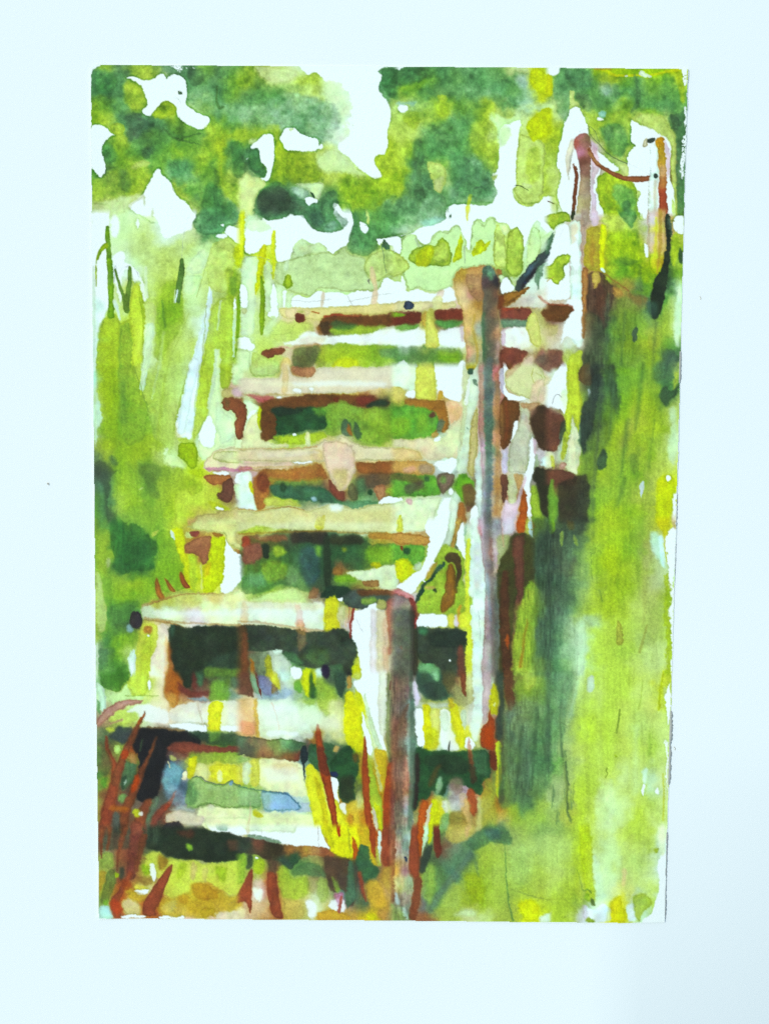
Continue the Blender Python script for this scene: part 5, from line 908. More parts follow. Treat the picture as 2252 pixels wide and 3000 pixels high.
P('fec', "105,110 108,106 111,108 112,115 107,116", rim=.05); P('dd1', "112,92 122,88 121,104 118,110 112,116 111,104", soft=1, a=.85); P('eea', "120,98 128,96 134,104 132,116 126,114 122,108", soft=1, a=.9); P('dd3', "134,100 150,98 168,102 168,122 152,121 138,117", soft=1.2, a=.9); P('ffb', "144,106 148,104 148,119 143,118", soft=.8, a=.9)
P('8b6', "112,116 118,111 123,110 126,114 132,118 142,121 152,121 158,115 161,116 162,121 168,122 168,145 150,146 142,143 128,142 122,146 112,148 108,136 112,126", soft=.8, rim=.3, var=.06); S('346', "116,113,.8 123,110,1 132,118,1 150,121.5,1 158,115.5,1 162,120,1 168,122,.8", soft=.5, a=.7); P('79b', "157,117 161,117 160,123 157,122", soft=.8); P('474', "110,118 118,116 122,130 118,144 110,142", soft=3, a=.6); S('453', "122,144,.7 134,142,.7 146,146,.8 168,145,.6", soft=.5, a=.5)
P('ffc', "122,146 140,145 168,147 168,168 120,168", soft=1.5, rim=0, a=.9); P('aba', "92,146 104,142 118,146 118,151 104,150 94,150", soft=2, a=.6); P('edc', "88,152 100,148 118,152 130,156 128,164 110,166 98,160 86,162", soft=1.5, a=.8); P('334', "84,164 92,160 104,160 112,166 128,168 82,172", soft=1.2)
# rust coloured grass at the left foot of the steps
P('b85', "47,88 54,86 56,98 50,100", soft=1.3, a=.7)
P('475', "43,92 50,98 57,98 56,108 50,118 42,128 38,118 42,104", soft=1.6, a=.8); P('243', "40,112 46,108 46,122 40,126", soft=1.5, a=.8); P('bdb', "43,116 46,113 45,120 43,120", soft=.8, a=.8)
P('6a5', "38,128 46,130 46,140 40,140 36,134", soft=1.6, a=.8)
for c_, s_ in (('943', "24,68,3 24,80,4 30,94,6 34,104,8 32,124,10 26,144,14 22,168,12"), ('843', "65,42,1 58,56,5 52,70,7 44,84,8 38,100,9 34,116,10"), ('843', "78,69,1.5 72,84,4 64,100,5 58,116,8 50,134,9 44,150,11 42,168,10"), ('743', "99,128,2 92,140,5 82,150,8 74,160,10 70,168,12"), ('843', "70,140,10 62,152,12 58,168,14")): S(c_, s_, soft=1, rim=.18, w=.6, var=.12, tag=1)
P('b42', "40,82 48,82 47,90 44,94 39,90", soft=1, a=.9); P('c41', "56,108 59,110 58,122 52,130 50,124", soft=1.3, a=.8); P('c62', "30,142 50,144 46,150 26,148", soft=2, a=.7); S('c52', "64,44,1.5 58,54,3", soft=.8, a=.7); S('c42', "98,130,1 88,146,3", soft=1, a=.5)
P('ae6', "32,78 38,77 38,84 34,87 31,83", soft=.9); P('cd2', "52,146 60,146 62,152 58,156 52,152", soft=1, a=.9); B(W, 61, 151, 2, 2.6, soft=.8, a=.8)
P('575', "74,134 82,132 80,142 72,156 70,168 66,160 70,146", soft=1.5, a=.75); P('565', "30,150 38,150 38,168 32,168", soft=1.5, a=.7); P('5a3', "18,112 26,110 24,122 19,124", soft=1.5, a=.8); P('463', "14,84 24,80 30,94 28,108 18,110 14,96", soft=2.2, a=.5, var=.15)
S('6a5', "63,72,1.5 60,84,1.5", soft=.9, a=.5)
T(1, 4)
P('643', "0,0 12,0 15,20 16,28 10,26 0,22", soft=1.4, a=.9); P('7a8', "12,4 16,0 22,20 24,24 16,22", soft=1, a=.8); P('733', "16,0 19,0 22,14 25,28 22,22", soft=.6); P('779', "20,2 30,4 40,10 44,22 38,26 26,24 22,14", soft=1.5, a=.85); P('875', "36,10 42,12 44,22 40,25 35,22", rim=.2, soft=.9); P('dd3', "30,0 38,0 44,10 46,22 44,18 34,6", soft=1, a=.8); P('9bd', "24,24 36,24 46,16 56,16 58,24 46,30 38,28", soft=1.4, a=.5); P('dfe', "40,0 56,0 56,8 48,10 44,6", soft=1.2, a=.9)
P(W, "56,0 68,0 68,6 58,6", soft=.9); P('ce0', "69,0 84,0 84,10 80,24 76,28 70,20", soft=1.2, a=.9); P('5a3', "60,6 70,8 68,22 60,20", soft=1.6, a=.9); P('253', "76,2 80,0 82,14 86,22 82,31 76,26 76,12", soft=1.3, a=.9); P('354', "104,0 116,0 115,14 112,28 108,26 104,14", soft=1.4); P('224', "90,0 98,0 98,6 91,6", soft=1.2); P('8b3', "84,8 96,10 104,22 108,30 100,44 92,50 84,30", soft=2.6, a=.7); P('dfc', "56,30 70,34 84,34 90,50 84,60 78,70 68,50", soft=3, a=.5); P('7b3', "68,30 84,28 82,36 74,36", soft=2.2, a=.6); P('222', "116,0 121,0 121,3 117,2", soft=.6); P('c85', "116,4 122,3 122,16 117,18", soft=.9)
P('efd', "20,28 40,30 56,26 62,38 72,54 82,68 80,72 60,70 34,72 22,70 20,50", soft=1.8, rim=0, a=.7); P('fc9', "0,28 19,28 20,50 20,68 0,67", soft=1.6, a=.75); P('da4', "16,28 20,28 21,50 22,70 18,70 16,50", soft=1.3, a=.7); P('e86', "2,52 18,52 18,68 8,68 2,64", soft=2.4, a=.6); S('eba', "36,32,1.5 42,50,1 44,62,.8", soft=.7, a=.6); P(W, "28,64 36,62 46,62 66,64 64,69 50,67 34,70", soft=1.5, a=.7, rim=0)
P('de0', "115,22 121,18 124,26 130,38 133,50 133,66 138,76 130,88 118,78 114,66 114,44", soft=1, rim=.05); P('de8', "98,30 112,30 113,60 113,74 102,74 96,60", soft=2.5, a=.8); P('cd5', "122,2 132,0 133,6 126,8", soft=1); P('cd0', "124,8 130,16 134,34 130,38 126,22", soft=1, a=.6)
P(W, "122,8 132,8 134,0 158,0 158,30 156,70 160,86 152,84 148,68 142,46 136,34 132,22 126,18", soft=.8, rim=.05); P(W, "134,40 138,56 144,76 144,90 139,88 136,70 133,56", soft=.6); P('dfb', "136,20 140,36 144,50 150,68 156,84 152,86 146,74 142,58 137,40 134,26", soft=1, a=.9); P('eed', "152,0 161,0 161,20 158,40 158,70 152,66 150,30", soft=1.4, a=.7)
P('0,72,575 20,72,875 10,85,554 40,78,784 50,76,6a6 30,88,864 60,80,475 55,92,753 65,92,743', "0,67 10,68 24,70 34,73 44,71 60,72 74,76 72,84 66,88 67,96 50,95 36,93 20,91 0,89", soft=.8, rim=.2, var=.1)
P('234', "68,79 73,79 75,88 75,96 71,98 72,116 74,122 70,112 68,98 66,88", rim=.15, soft=.7); P('364', "75,78 84,76 100,76 106,80 104,90 108,100 106,110 98,112 88,108 84,104 78,98 75,94", soft=1, var=.14); P('253', "111,82 118,78 124,84 130,92 130,106 126,118 128,136 120,142 112,140 108,134 107,118 100,112 98,96 106,90", soft=1, var=.12, rim=.08); P('ca6', "102,80 109,79 107,86 103,86", soft=1); P('236', "98,106 108,108 106,114 99,112", soft=1); P('752', "123,86 129,88 129,98 124,98", soft=1.4, a=.7); P('7b3', "122,82 126,80 126,92", soft=1, a=.6); P('333', "108,114 124,110 126,134 122,140 110,138", soft=2.4, a=.5)
P('8c6', "0,90 16,92 10,96 0,98", soft=1.2, a=.8); P('ffc', "22,92 66,97 70,110 72,122 74,134 60,134 44,130 28,124 20,120 24,104", soft=1.5, rim=0, a=.85); P('ec9', "36,98 62,98 66,108 50,112 38,106", soft=3, a=.6); P('dd5', "14,92 20,94 23,108 22,124 12,122 14,108", soft=1, a=.9); P('dd6', "0,98 4,98 5,120 0,120", soft=1, a=.9); P('efc', "5,98 13,96 12,110 10,122 5,120", soft=1, a=.8)
P('7b5', "0,122 12,124 24,127 24,146 14,144 0,145", soft=.8, rim=.25, var=.06); P('9cd', "24,127 40,128 46,128 52,130 58,134 63,138 67,143 68,147 65,149 50,149 34,150 26,146", rim=.35, soft=.6); S('356', "0,123,.8 24,127,1 44,128,1 54,132,1 63,139,1 68,147,.9", soft=.4, a=.7, w=.4); P('bcd', "66,140 76,140 84,142 86,148 78,151 60,150 68,147", soft=.8, a=.8); P('be5', "76,140 84,140 87,146 85,150 80,152 76,146", soft=.9, rim=.15)
P('efa', "0,146 20,146 30,150 60,151 80,152 84,168 0,168", soft=1.6, rim=0, a=.8); P('cc1', "14,146 24,148 28,154 22,156 16,154", soft=1.4, a=.8); P('ffc', "28,152 60,152 78,154 84,168 40,168", soft=2.5, a=.6, rim=0); S('eba', "13,140,1.5 12,156,2 10,168,2", soft=1.2, a=.5)
P('de2', "72,102 78,98 84,104 88,116 92,128 98,142 104,158 106,168 84,168 80,152 76,136 73,120", soft=.8, rim=.08, var=.06); P('cb1', "82,108 86,116 92,134 96,152 98,168 92,168 90,150 84,130", soft=1.3, a=.7); P('ee9', "90,112 94,126 100,140 106,156 110,168 104,168 98,150 92,130", soft=.8, a=.8); P(W, "97,112 104,113 108,118 106,130 110,142 104,140 100,126", soft=.8); P('de2', "102,134 110,142 114,156 118,168 106,168 104,150", soft=1, a=.9); P(W, "108,142 116,140 117,156 112,150", soft=1, a=.9); P('db3', "118,140 128,138 130,150 132,168 118,168", soft=2, a=.75); P('b52', "118,154 124,152 124,166 118,166", soft=2, a=.6)
P('a42', "85,53 89,64 92,80 95,96 99,112 102,130 106,150 108,168 103,168 98,148 92,124 87,104 84,84 83,66", tag=1, rim=.2, soft=.6, w=.4); P('632', "84,80 92,80 97,104 98,112 90,110 86,98", soft=1.2, a=.8); P('a42', "136,66 138,76 139,90 141,110 142,130 145,168 139,168 136,150 134,130 133,108 134,86", tag=1, rim=.2, soft=.6, w=.4); S('c93', "135,72,1 132,90,2 132,110,1", soft=1, a=.5)
P('9c3', "140,92 146,108 150,126 155,140 156,168 146,160 142,140 141,110", soft=1, a=.85); P('ca2', "146,80 152,84 159,84 160,100 158,120 156,138 150,124 147,104", soft=1.2, a=.9); P('dda', "145,86 147,100 150,118 154,132 156,126 150,104 147,88", soft=.8, a=.8); S('993', "146,104,.6 150,124,.7 156,144,.6", soft=.4, a=.7); P('edc', "144,144 148,152 152,168 146,168", soft=.8); P('de0', "146,138 154,150 155,168 150,160", soft=1, a=.8)
P('a42', "160,104 164,94 168,90 168,168 156,168 157,130", soft=1, rim=.1, var=.1); P('674', "160,0 168,0 168,90 162,100 160,80 158,60 159,30", soft=1.4, a=.8, streak=.1); S('733', "164,10,2 163,18,2", soft=1, a=.7)
T(2, 4)
P('8,20,977 12,60,965 4,90,843 12,100,a76 14,140,a98 4,130,943 18,80,8a9 20,40,899 18,150,9a9 10,160,a98 2,20,765', "-8,0 22,0 23,20 24,50 27,78 24,100 22,120 21,140 24,168 -8,168", soft=.9, rim=.1, var=.13, streak=.06); P('8a9', "18,30 23,44 26,72 24,96 20,120 17,100 15,60", soft=2, a=.7, rim=0); P('843', "18,31 16,46 8,66 4,84 0,90 0,74 6,56 12,40", tag=1, soft=1.6, a=.75); P('934', "0,122 2,130 2,168 -3,168 -4,130", soft=1.2, a=.8)
P('354', "24,0 52,0 56,14 62,26 58,30 46,31 36,29 30,22 26,12", soft=1.5, a=.9, var=.1, rim=0); P('8d9', "38,0 50,0 50,10 44,8", soft=2, a=.8); P('343', "34,10 54,12 58,26 44,30 34,24", soft=2.5, a=.5); P('553', "52,0 70,0 66,16 60,24 56,14", soft=2, a=.8); P('996', "66,10 76,20 86,18 86,34 76,38 66,34", soft=2, a=.7); P('843', "71,0 79,0 80,20 79,28 76,24 74,12", soft=.8, rim=.15)
P('ede', "22,8 27,12 28,22 30,32 25,38 22,26", soft=1, rim=0); P('cdb', "30,32 48,34 60,32 60,38 40,39 26,38", soft=1.5, a=.7); P(W, "23,38 34,40 34,62 35,82 27,80 25,60", soft=.6); P(W, "50,40 62,40 64,62 74,84 54,85 51,60", soft=1, a=.8); P('efd', "52,42 60,42 62,60 58,66 52,60", soft=1.4, a=.7)
P('dd1', "33,34 40,34 42,60 42,83 35,84 34,60", soft=.7, rim=.06); P('de6', "40,40 52,38 52,62 51,84 42,84 42,60", soft=.8); P('cd0', "36,58 50,62 51,83 36,83", soft=2, a=.7); P('dd2', "60,26 70,36 74,50 80,72 76,84 70,72 64,56 62,40", soft=.8, rim=.06); P('b93', "59,26 66,28 68,38 62,38", soft=1.6, a=.7); P('dec', "73,42 80,40 80,64 76,60", soft=1, a=.9); P(W, "78,72 84,68 90,76 88,84 78,83", soft=.8); P('332', "60,86 60,80 63,72 62,80 62,88", soft=.5, w=.2)
P('efe', "86,0 96,0 97,30 98,50 94,62 92,76 88,74 84,60 88,36 86,16", soft=1, a=.85, rim=0); P('de8', "80,0 87,0 87,20 88,30 82,36 81,18", soft=1.4, a=.7); P('caa', "96,0 108,0 107,20 104,40 102,54 98,58 97,40 97,20", soft=1, a=.85); P('cdb', "107,0 112,0 110,16 106,20", soft=1, a=.8)
P('bb1', "107,14 112,12 114,30 113,48 108,46 104,40 106,24", soft=1.2, a=.9); P('eea', "110,32 112,34 111,40 109,38", soft=.8); P('a42', "105,38 107,48 111,54 110,66 111,84 104,84 96,82 94,76 95,64 98,58 103,54", tag=1, rim=.15, soft=.7); P('c40', "98,60 108,60 109,80 98,80", soft=2.5, a=.5); P('732', "104,84 111,84 112,100 111,107 107,105 104,96", soft=.9); P('dd9', "90,78 94,75 95,82 90,82", soft=.7, a=.8)
P('343', "110,0 120,0 121,40 119,60 119,74 111,74 112,50 116,36 113,16", soft=1.8, a=.9, var=.1); P('732', "119,0 129,0 131,24 133,36 126,44 122,30 120,14", soft=1.5, a=.85); P('be2', "112,75 117,74 118,100 116,120 114,138 112,132 113,108", soft=.8, rim=.05); P('cb3', "113,102 118,100 118,116 112,128 110,118", soft=1.3, a=.7); P('574', "119,44 140,70 134,96 140,120 136,140 118,150 115,138 118,110 118,80", soft=3, a=.6, var=.12); P('9a5', "128,50 142,44 144,56 142,70 138,76 128,60", soft=1.8, a=.75); P('be4', "142,0 158,0 152,16 146,22 140,12", soft=2.4, a=.7); P('8b3', "130,4 142,8 140,34 132,28", soft=3, a=.6)
P('253', "24,80 34,81 40,85 56,84 62,86 80,84 96,84 104,86 106,100 105,116 96,118 98,130 94,134 84,126 76,122 66,120 58,124 56,134 48,132 44,126 38,138 30,136 26,150 22,150 23,120 24,100", soft=1, var=.1, rim=.06); P('233', "34,90 60,88 80,92 84,108 60,112 52,104 34,100", soft=2.4, a=.6); P('475', "82,86 102,86 104,112 96,112 86,104", soft=2, a=.6); P('322', "24,88 30,88 30,110 26,150 22,146 24,110", soft=1.4, a=.8); P('542', "46,102 54,98 50,110 42,124 38,122 42,110", soft=2, a=.7); P('8b8', "48,114 54,112 54,124 50,134 47,128", soft=1, a=.85); P('876', "62,116 72,112 78,120 74,134 64,130", soft=2.4, a=.7); P('d53', "82,71 84,70 86,82 88,98 86,104 83,92 81,80", soft=.9, a=.6); P('532', "83,84 88,100 92,118 84,122 82,100", soft=1.8, a=.6)
P('c52', "33,136 39,140 38,146 36,168 25,168 28,152", tag=1, soft=.7, rim=.15); P('a42', "82,124 90,128 92,146 88,158 83,150 80,134", soft=1.5, a=.85); P('edc', "40,144 44,140 40,154 38,168 35,168 37,152", soft=.6); P('cd0', "43,138 49,138 51,150 52,160 44,168 38,168 41,150", soft=.8, rim=.05); P('eed', "53,138 60,138 62,150 58,154 53,146", soft=1.2, a=.9); P('dba', "72,132 80,130 82,150 74,150", soft=1.6, a=.8); P('da6', "78,136 84,140 84,168 76,168 74,150", soft=2, a=.8); P('6a6', "52,156 62,150 62,168 50,168", soft=1.8, a=.8); P('873', "62,150 76,150 86,168 60,168", soft=2, a=.8); P('cd7', "92,134 96,136 98,150 99,168 90,168 92,150", soft=1.6, a=.7)
P('8b3', "98,114 106,118 110,130 114,150 112,168 98,168 96,140", soft=3, a=.5)
T(3, 4)
P('696', "0,0 36,0 33,20 28,20 22,50 14,60 4,56 0,50", soft=2.5, a=.45, var=.12); P('ae9', "32,10 36,8 34,24 28,50 22,58 26,34 30,22", soft=2, a=.7); P('475', "0,50 4,60 6,90 10,108 0,112", soft=2.4, a=.6); P('ceb', "44,6 52,2 52,16 48,24 43,20", soft=1, rim=.08); S('563', "16,34,1 15,60,2 18,96,3 22,120,2 24,150,3", soft=1.8, a=.5, dry=.3); S('563', "21,92,3 22,110,2 24,124,2 22,150,2 28,160,3", soft=.9, a=.55, dry=.35)
for a_ in ("9,128,2 7,140,1", "15,152,2 13,162,1", "20,126,1.5 20,138,1", "27,128,1 27,148,2"): S('575', a_, soft=.9, a=.5, dry=.3)
S('793', "79,41,2 78,54,2.6 76,66,2.4", soft=.6, a=.85, w=.3); S('682', "66,104,1.4 64,107,1.2 67,110,1 64,114,1.4", soft=.5, a=.85, w=.2); P('8c0', "73,88 77,92 75,93", soft=.7, a=.7)
S('8b4', "104,10,1 102,30,1.6 100,40,2.2", soft=.9, a=.7); S('ac1', "126,0,2 123,24,3 121,42,2", soft=1.2, a=.85); S('8c4', "112,68,3 111,90,3", soft=1.6, a=.6); S('be8', "128,18,3 129,30,1", soft=.8, a=.7)
P('ce9', "56,122 70,116 74,140 70,168 54,168 52,140", soft=3, a=.5, rim=0); P('dfd', "104,104 110,104 107,122 104,122", soft=1.6, a=.8, rim=0); P(W, "103,122 106,122 105,136 103,134", soft=.5); P(W, "118,126 122,124 121,132 118,132", soft=.8); P(W, "128,28 134,10 134,44 131,60", soft=.7); P(W, "129,72 132,80 131,120 129,130 129,96", soft=.7, a=.9, w=1.4); S('bc2', "126,110,1.5 127,160,2", soft=1, a=.6)
T(0, 5)
P('233', "82,0 104,-4 120,0 134,4 150,6 168,12 168,34 156,38 144,38 136,40 126,36 112,34 100,36 92,32 84,26 76,26 66,22 66,10 70,0", soft=1, rim=.05, var=.1); P('632', "98,4 120,4 118,12 104,10", soft=2, a=.5); P('643', "152,14 168,16 168,30 156,26", soft=2, a=.6); P('7b3', "110,18 116,18 117,24 113,27 110,23", soft=1); P(W, "130,0 168,0 168,12 150,6 134,3", soft=.8); P('8b9', "141,0 155,0 156,6 144,4", soft=.9, a=.9)
P('ce4', "66,30 80,26 90,34 100,38 116,34 130,40 146,40 160,38 168,36 168,70 158,74 144,66 134,60 120,58 112,72 96,76 86,74 84,56 66,50", soft=1.4, a=.75, rim=0); P('7b1', "62,40 70,42 72,50 64,52", soft=1.4, a=.8); P('9c2', "102,38 112,38 110,50 100,56", soft=2, a=.7); P('7b1', "140,42 154,44 152,60 144,58", soft=2, a=.6); P('862', "80,28 92,34 90,44 80,48", soft=1.8, a=.8); P('ca7', "116,36 122,40 120,58 114,58", soft=1.3, a=.6); P('cb8', "128,44 134,44 132,62 128,58", soft=1.3, a=.5)
P(W, "71,40 75,38 77,48 78,54 74,60 72,52", soft=.7, a=.9); P('d93', "84,76 100,76 114,70 116,60 126,62 144,68 158,76 168,68 168,96 150,94 130,98 100,98 84,96 78,86", soft=2.2, a=.75, dry=.05); P('b82', "115,62 124,60 142,68 146,76 130,80 118,76", soft=2, a=.8); P('b82', "101,74 114,74 112,84 102,82", soft=2, a=.6); P('b92', "126,88 140,86 142,94 130,99 125,94", soft=.9, a=.7, rim=.15); P('fed', "142,92 168,90 168,100 140,99", soft=1.8, a=.8, rim=0)
P('ed5', "54,62 66,64 70,66 66,68 54,67", soft=1.2); P(W, "52,67 60,68 70,66 68,72 62,74 56,72", soft=.7); P('dc9', "42,78 54,78 62,86 60,95 44,94 40,86", soft=2, a=.9); P('ed8', "92,80 100,78 98,92 88,94 82,86", soft=2, a=.6)
P('344', "17,0 80,0 82,12 76,22 66,22 50,24 34,24 20,24", soft=1.6, a=.6, streak=.15); P('8a4', "18,28 30,26 32,44 18,44", soft=1.6, a=.8); P('673', "25,46 33,44 34,60 30,72 24,84 17,82 20,66", soft=1.3, a=.8, var=.14); P('b93', "16,48 23,46 22,60 16,70", soft=1.3, a=.8); P('9c1', "33,48 38,50 37,56 33,54", soft=1, a=.9); P('344', "38,42 44,44 42,60 38,58", soft=1.8, a=.8); P('7b3', "20,80 26,76 25,86 21,86", soft=1)
P('863', "56,52 72,54 74,62 60,62", soft=2, a=.6); P('d93', "44,64 56,70 70,74 66,82 50,80", soft=2, a=.7)
for c_, s_ in (('843', "20,0,5 18,20,4 19,33,1"), ('843', "28,0,4 27,18,3 25,24,2"), ('843', "44,0,7 40,16,5 36,32,3 35,46,1.5"), ('743', "56,0,13 56,18,14 52,36,11 50,52,9"), ('843', "64,10,7 60,30,6 56,46,5"), ('943', "50,50,5 44,60,5 38,72,7 32,82,10 36,94,9")): S(c_, s_, soft=1, rim=.15, w=.6, var=.14, tag=1)
P('a42', "38,56 52,58 50,66 42,68", soft=1.6, a=.7); P('c42', "26,80 36,78 41,84 40,92 34,96 29,88", soft=1.2, a=.7, rim=.1)
P('943', "95,39 96,42 94,50 90,58 86,70 82,82 76,90 80,95 72,97 64,96 62,90 64,82 72,68 80,56 88,46", tag=1, rim=.2, soft=.6, w=.4, var=.1)
P('cfe', "16,86 20,84 26,86 28,92 33,98 16,98", soft=.7); P(W, "41,95 60,94 68,98 40,98", soft=.6); P(W, "80,96 88,94 96,98 104,95 110,99 80,99", soft=.6)
T(1, 5)
P(W, "0,10 0,-2 86,-2 90,8 96,18 100,26 92,22 78,21 60,20 46,18 30,12 10,8", soft=.7, rim=.05); P('efc', "0,0 70,0 58,8 40,6 10,5", soft=1.2, a=.8); P('797', "10,8 24,10 40,14 46,16 47,19 30,16 10,12", soft=.9, a=.9); P('edb', "8,0 13,0 13,8 8,8", soft=1, a=.6); S('a98', "86,0,.5 86,28,.6", soft=.3, a=.8); S('a98', "25,0,.4 25,10,.4", soft=.3, a=.6)
P('0,16,344 10,20,344 20,18,643 34,22,333 44,24,333 56,24,a64 70,25,b74 84,26,b85 60,34,254 50,40,354 92,26,853', "0,11 12,12 30,16 46,19 60,21 78,21 92,23 100,27 104,30 104,34 92,34 80,30 68,34 62,40 58,48 50,44 44,36 30,36 20,30 0,30", soft=1, rim=.1, var=.1)
P('8c3', "0,30 8,30 8,42 6,60 0,66", soft=1.4, a=.8); P('9c2', "18,36 28,34 29,50 20,52 16,44", soft=1.2, a=.9); B(W, 20, 35, 1.6, 1.2, soft=.4); P('344', "9,30 16,30 16,44 8,48", soft=1.6, a=.8); P('9c3', "42,46 48,41 54,46 58,58 70,54 76,56 76,70 70,80 50,78 44,70", soft=2, a=.7, var=.1); P('474', "56,48 68,40 78,38 92,44 96,54 84,56 72,52 60,54", soft=2.4, a=.7, dry=.1); P('8b4', "84,56 96,56 98,74 92,84 84,76", soft=2.2, a=.6); P('a96', "74,54 88,54 82,72 74,70", soft=2.4, a=.6)
P('ffe', "17,64 22,64 28,70 24,82 20,80 15,70", soft=1.6, a=.9, rim=0); P('ecb', "16,56 28,56 26,66 16,66", soft=2, a=.7); P('feb', "0,88 8,86 7,98 2,99 -2,96", soft=1.8, a=.8, rim=0); P(W, "72,80 80,80 86,88 84,98 78,101 74,92", soft=1.8, a=.9, rim=0); P(W, "100,78 114,78 116,92 104,93 96,88", soft=1.4, a=.9, rim=0)
P('da7', "8,80 32,82 36,100 8,100", soft=2.4, a=.6); P('ca5', "48,78 66,80 72,94 70,100 50,100", soft=2.6, a=.6, dry=.1); P('c93', "86,92 100,91 116,93 122,98 120,102 84,102", soft=1.1, a=.95)
P('943', "13,45 17,46 15,60 15,84 12,96 9,80 0,84 3,66 8,56", tag=1, rim=.1, soft=.9, w=.5, var=.1); P('543', "31,34 41,34 41,52 32,54", soft=1.8, a=.8); P('943', "31,48 41,50 43,68 46,88 49,100 38,100 34,88 31,70", tag=1, rim=.15, soft=.8, w=.5, var=.1)
P('543', "94,30 104,34 120,34 124,44 128,66 126,84 118,88 116,72 110,66 104,72 98,66 94,52 92,40", soft=1.6, a=.9, var=.12); P('476', "118,36 124,36 126,60 128,78 118,88 117,90 115,76 118,60", soft=1.3, a=.85); P('c69', "100,72 114,70 112,80 108,92 106,80", soft=1.4, a=.6); S('b55', "111,76,3 108,92,3", soft=.8, a=.9); P('8b4', "100,52 106,58 110,68 106,72 102,62", soft=1.2, a=.7)
P('de0', "86,-2 128,-2 134,14 128,28 122,34 110,32 106,30 100,26 96,12", soft=.9, rim=.08, var=.06); P('bb1', "94,0 99,0 104,24 100,22", soft=1.4, a=.6); P('b31', "104,-2 110,-2 110,10 108,12", soft=.6, w=.3); P('993', "116,0 118,0 122,26 120,30", soft=.8, a=.6); P('c51', "123,10 126,14 130,28 128,36 123,34", soft=.8); P('ca2', "126,0 140,0 144,20 148,36 152,44 142,38 132,22", soft=1.2, a=.9); P('364', "131,20 138,20 142,24 142,36 152,46 151,54 142,57 140,64 134,56 126,40 128,30", soft=1, rim=.08, var=.1); P('a42', "139,-2 147,-2 148,14 149,34 146,34 142,18", tag=1, rim=.12, soft=.7, w=.4); P('efe', "150,4 154,6 154,30 153,42 151,28", soft=.8); P('bc4', "148,20 152,30 154,44 150,40", soft=1, a=.8)
P('943', "155,-2 168,-2 168,44 160,44 155,40", tag=1, soft=.9, rim=.1, streak=.08); P('632', "160,0 168,0 168,30 162,20", soft=2, a=.6); P('c84', "156,44 168,42 168,84 160,70 154,60", soft=1.8, a=.7); P('644', "134,54 136,80 130,66 128,50", soft=1.4, a=.7); S('a43', "131,50,4 134,66,4 137,80,2", soft=1.2, a=.8); P('da3', "138,58 152,58 158,70 160,86 148,90 138,78", soft=2.6, a=.7); P('cc1', "138,94 150,94 150,101 140,102", soft=1.6, a=.9); P('b84', "150,88 160,90 162,100 152,100", soft=1.6, a=.8); P('7b4', "162,84 168,84 168,94", soft=1.2)
T(2, 5)
P('6,20,b87 3,50,c94 8,60,cb8 12,20,798 18,10,8a9 14,50,866 12,80,987 8,96,8a5 18,60,8a7 16,90,897', "0,0 24,0 20,20 18,36 20,54 24,66 20,80 22,102 0,102", soft=1.2, rim=0, var=.13, streak=.08); P('843', "0,0 4,0 3,40 2,84 0,86", soft=1.4, a=.9); P('cdd', "2,70 7,74 7,86 3,82", soft=1.4, a=.9); P('beb', "11,88 15,90 18,102 13,101", soft=1.2, a=.8); P('346', "11,32 15,34 17,38 14,39", soft=.6)
P('584', "38,0 60,0 54,12 50,40 60,60 50,90 38,94 34,60 34,30", soft=3, a=.5, var=.15); P('8b4', "38,40 46,40 46,70 42,86 36,80", soft=3, a=.6, dry=.1); P('343', "32,32 38,20 44,20 40,36 34,52 28,50", soft=1.6, a=.9)
P('c51', "27,0 34,0 33,20 30,34 28,30", tag=1, soft=.8); P('943', "23,-2 28,-2 28,20 30,36 29,56 24,58 18,46 18,24 20,10", tag=1, rim=.15, soft=.8, w=.5); P('843', "24,56 33,54 31,72 28,90 26,102 17,100 20,86 23,70", tag=1, soft=1.1, rim=.08); P('dfc', "34,0 40,0 38,14 34,24 31,34 33,16", soft=.8); P('cd0', "40,0 44,0 42,16 38,20", soft=.7); P('632', "44,0 50,-2 52,16 54,28 50,36 47,32 44,18", tag=1, soft=.9, rim=.08)
P('ba5', "60,0 86,0 90,6 80,16 66,20 58,14", soft=2.2, a=.8); P('da7', "80,0 88,0 84,8 78,16", soft=1.4, a=.7); P('475', "78,18 88,10 98,2 112,0 124,4 130,14 128,22 120,20 108,18 98,22 90,28 82,24", soft=2, a=.75, var=.1); P('466', "98,4 116,4 118,16 104,16", soft=2.4, a=.5)
S('576', "84,30,6 76,44,7 66,56,8 56,66,7 48,78,8 42,90,5", soft=2.2, a=.65); P('9c4', "98,24 108,18 118,20 122,60 110,80 98,90 98,60 84,60 62,74 50,90 60,84 80,56", soft=5, a=.4); P('8a1', "78,52 96,50 100,70 98,84 86,84 80,70", soft=2.4, a=.6); S('575', "90,40,3 94,54,2", soft=1.8, a=.6)
S('694', "121,20,1 122,40,1.5 123,60,1.8 125,80,2 130,102,2.4", soft=.7, a=.85); S('8a4', "126,68,1.5 140,72,1.8 168,80,1.2", soft=.8, a=.8); P('ce9', "66,94 78,89 92,92 90,98 74,98 66,97", soft=2.2, a=.7, dry=.1); P('ce0', "136,82 150,78 160,86 158,100 152,104 142,102 138,94", soft=2, a=.95); P('efe', "158,98 168,90 168,106 158,104", soft=1.4, a=.9)
P('9d6', "124,24 140,14 150,30 148,60 132,66 126,50", soft=6, a=.4)
T(3, 5)
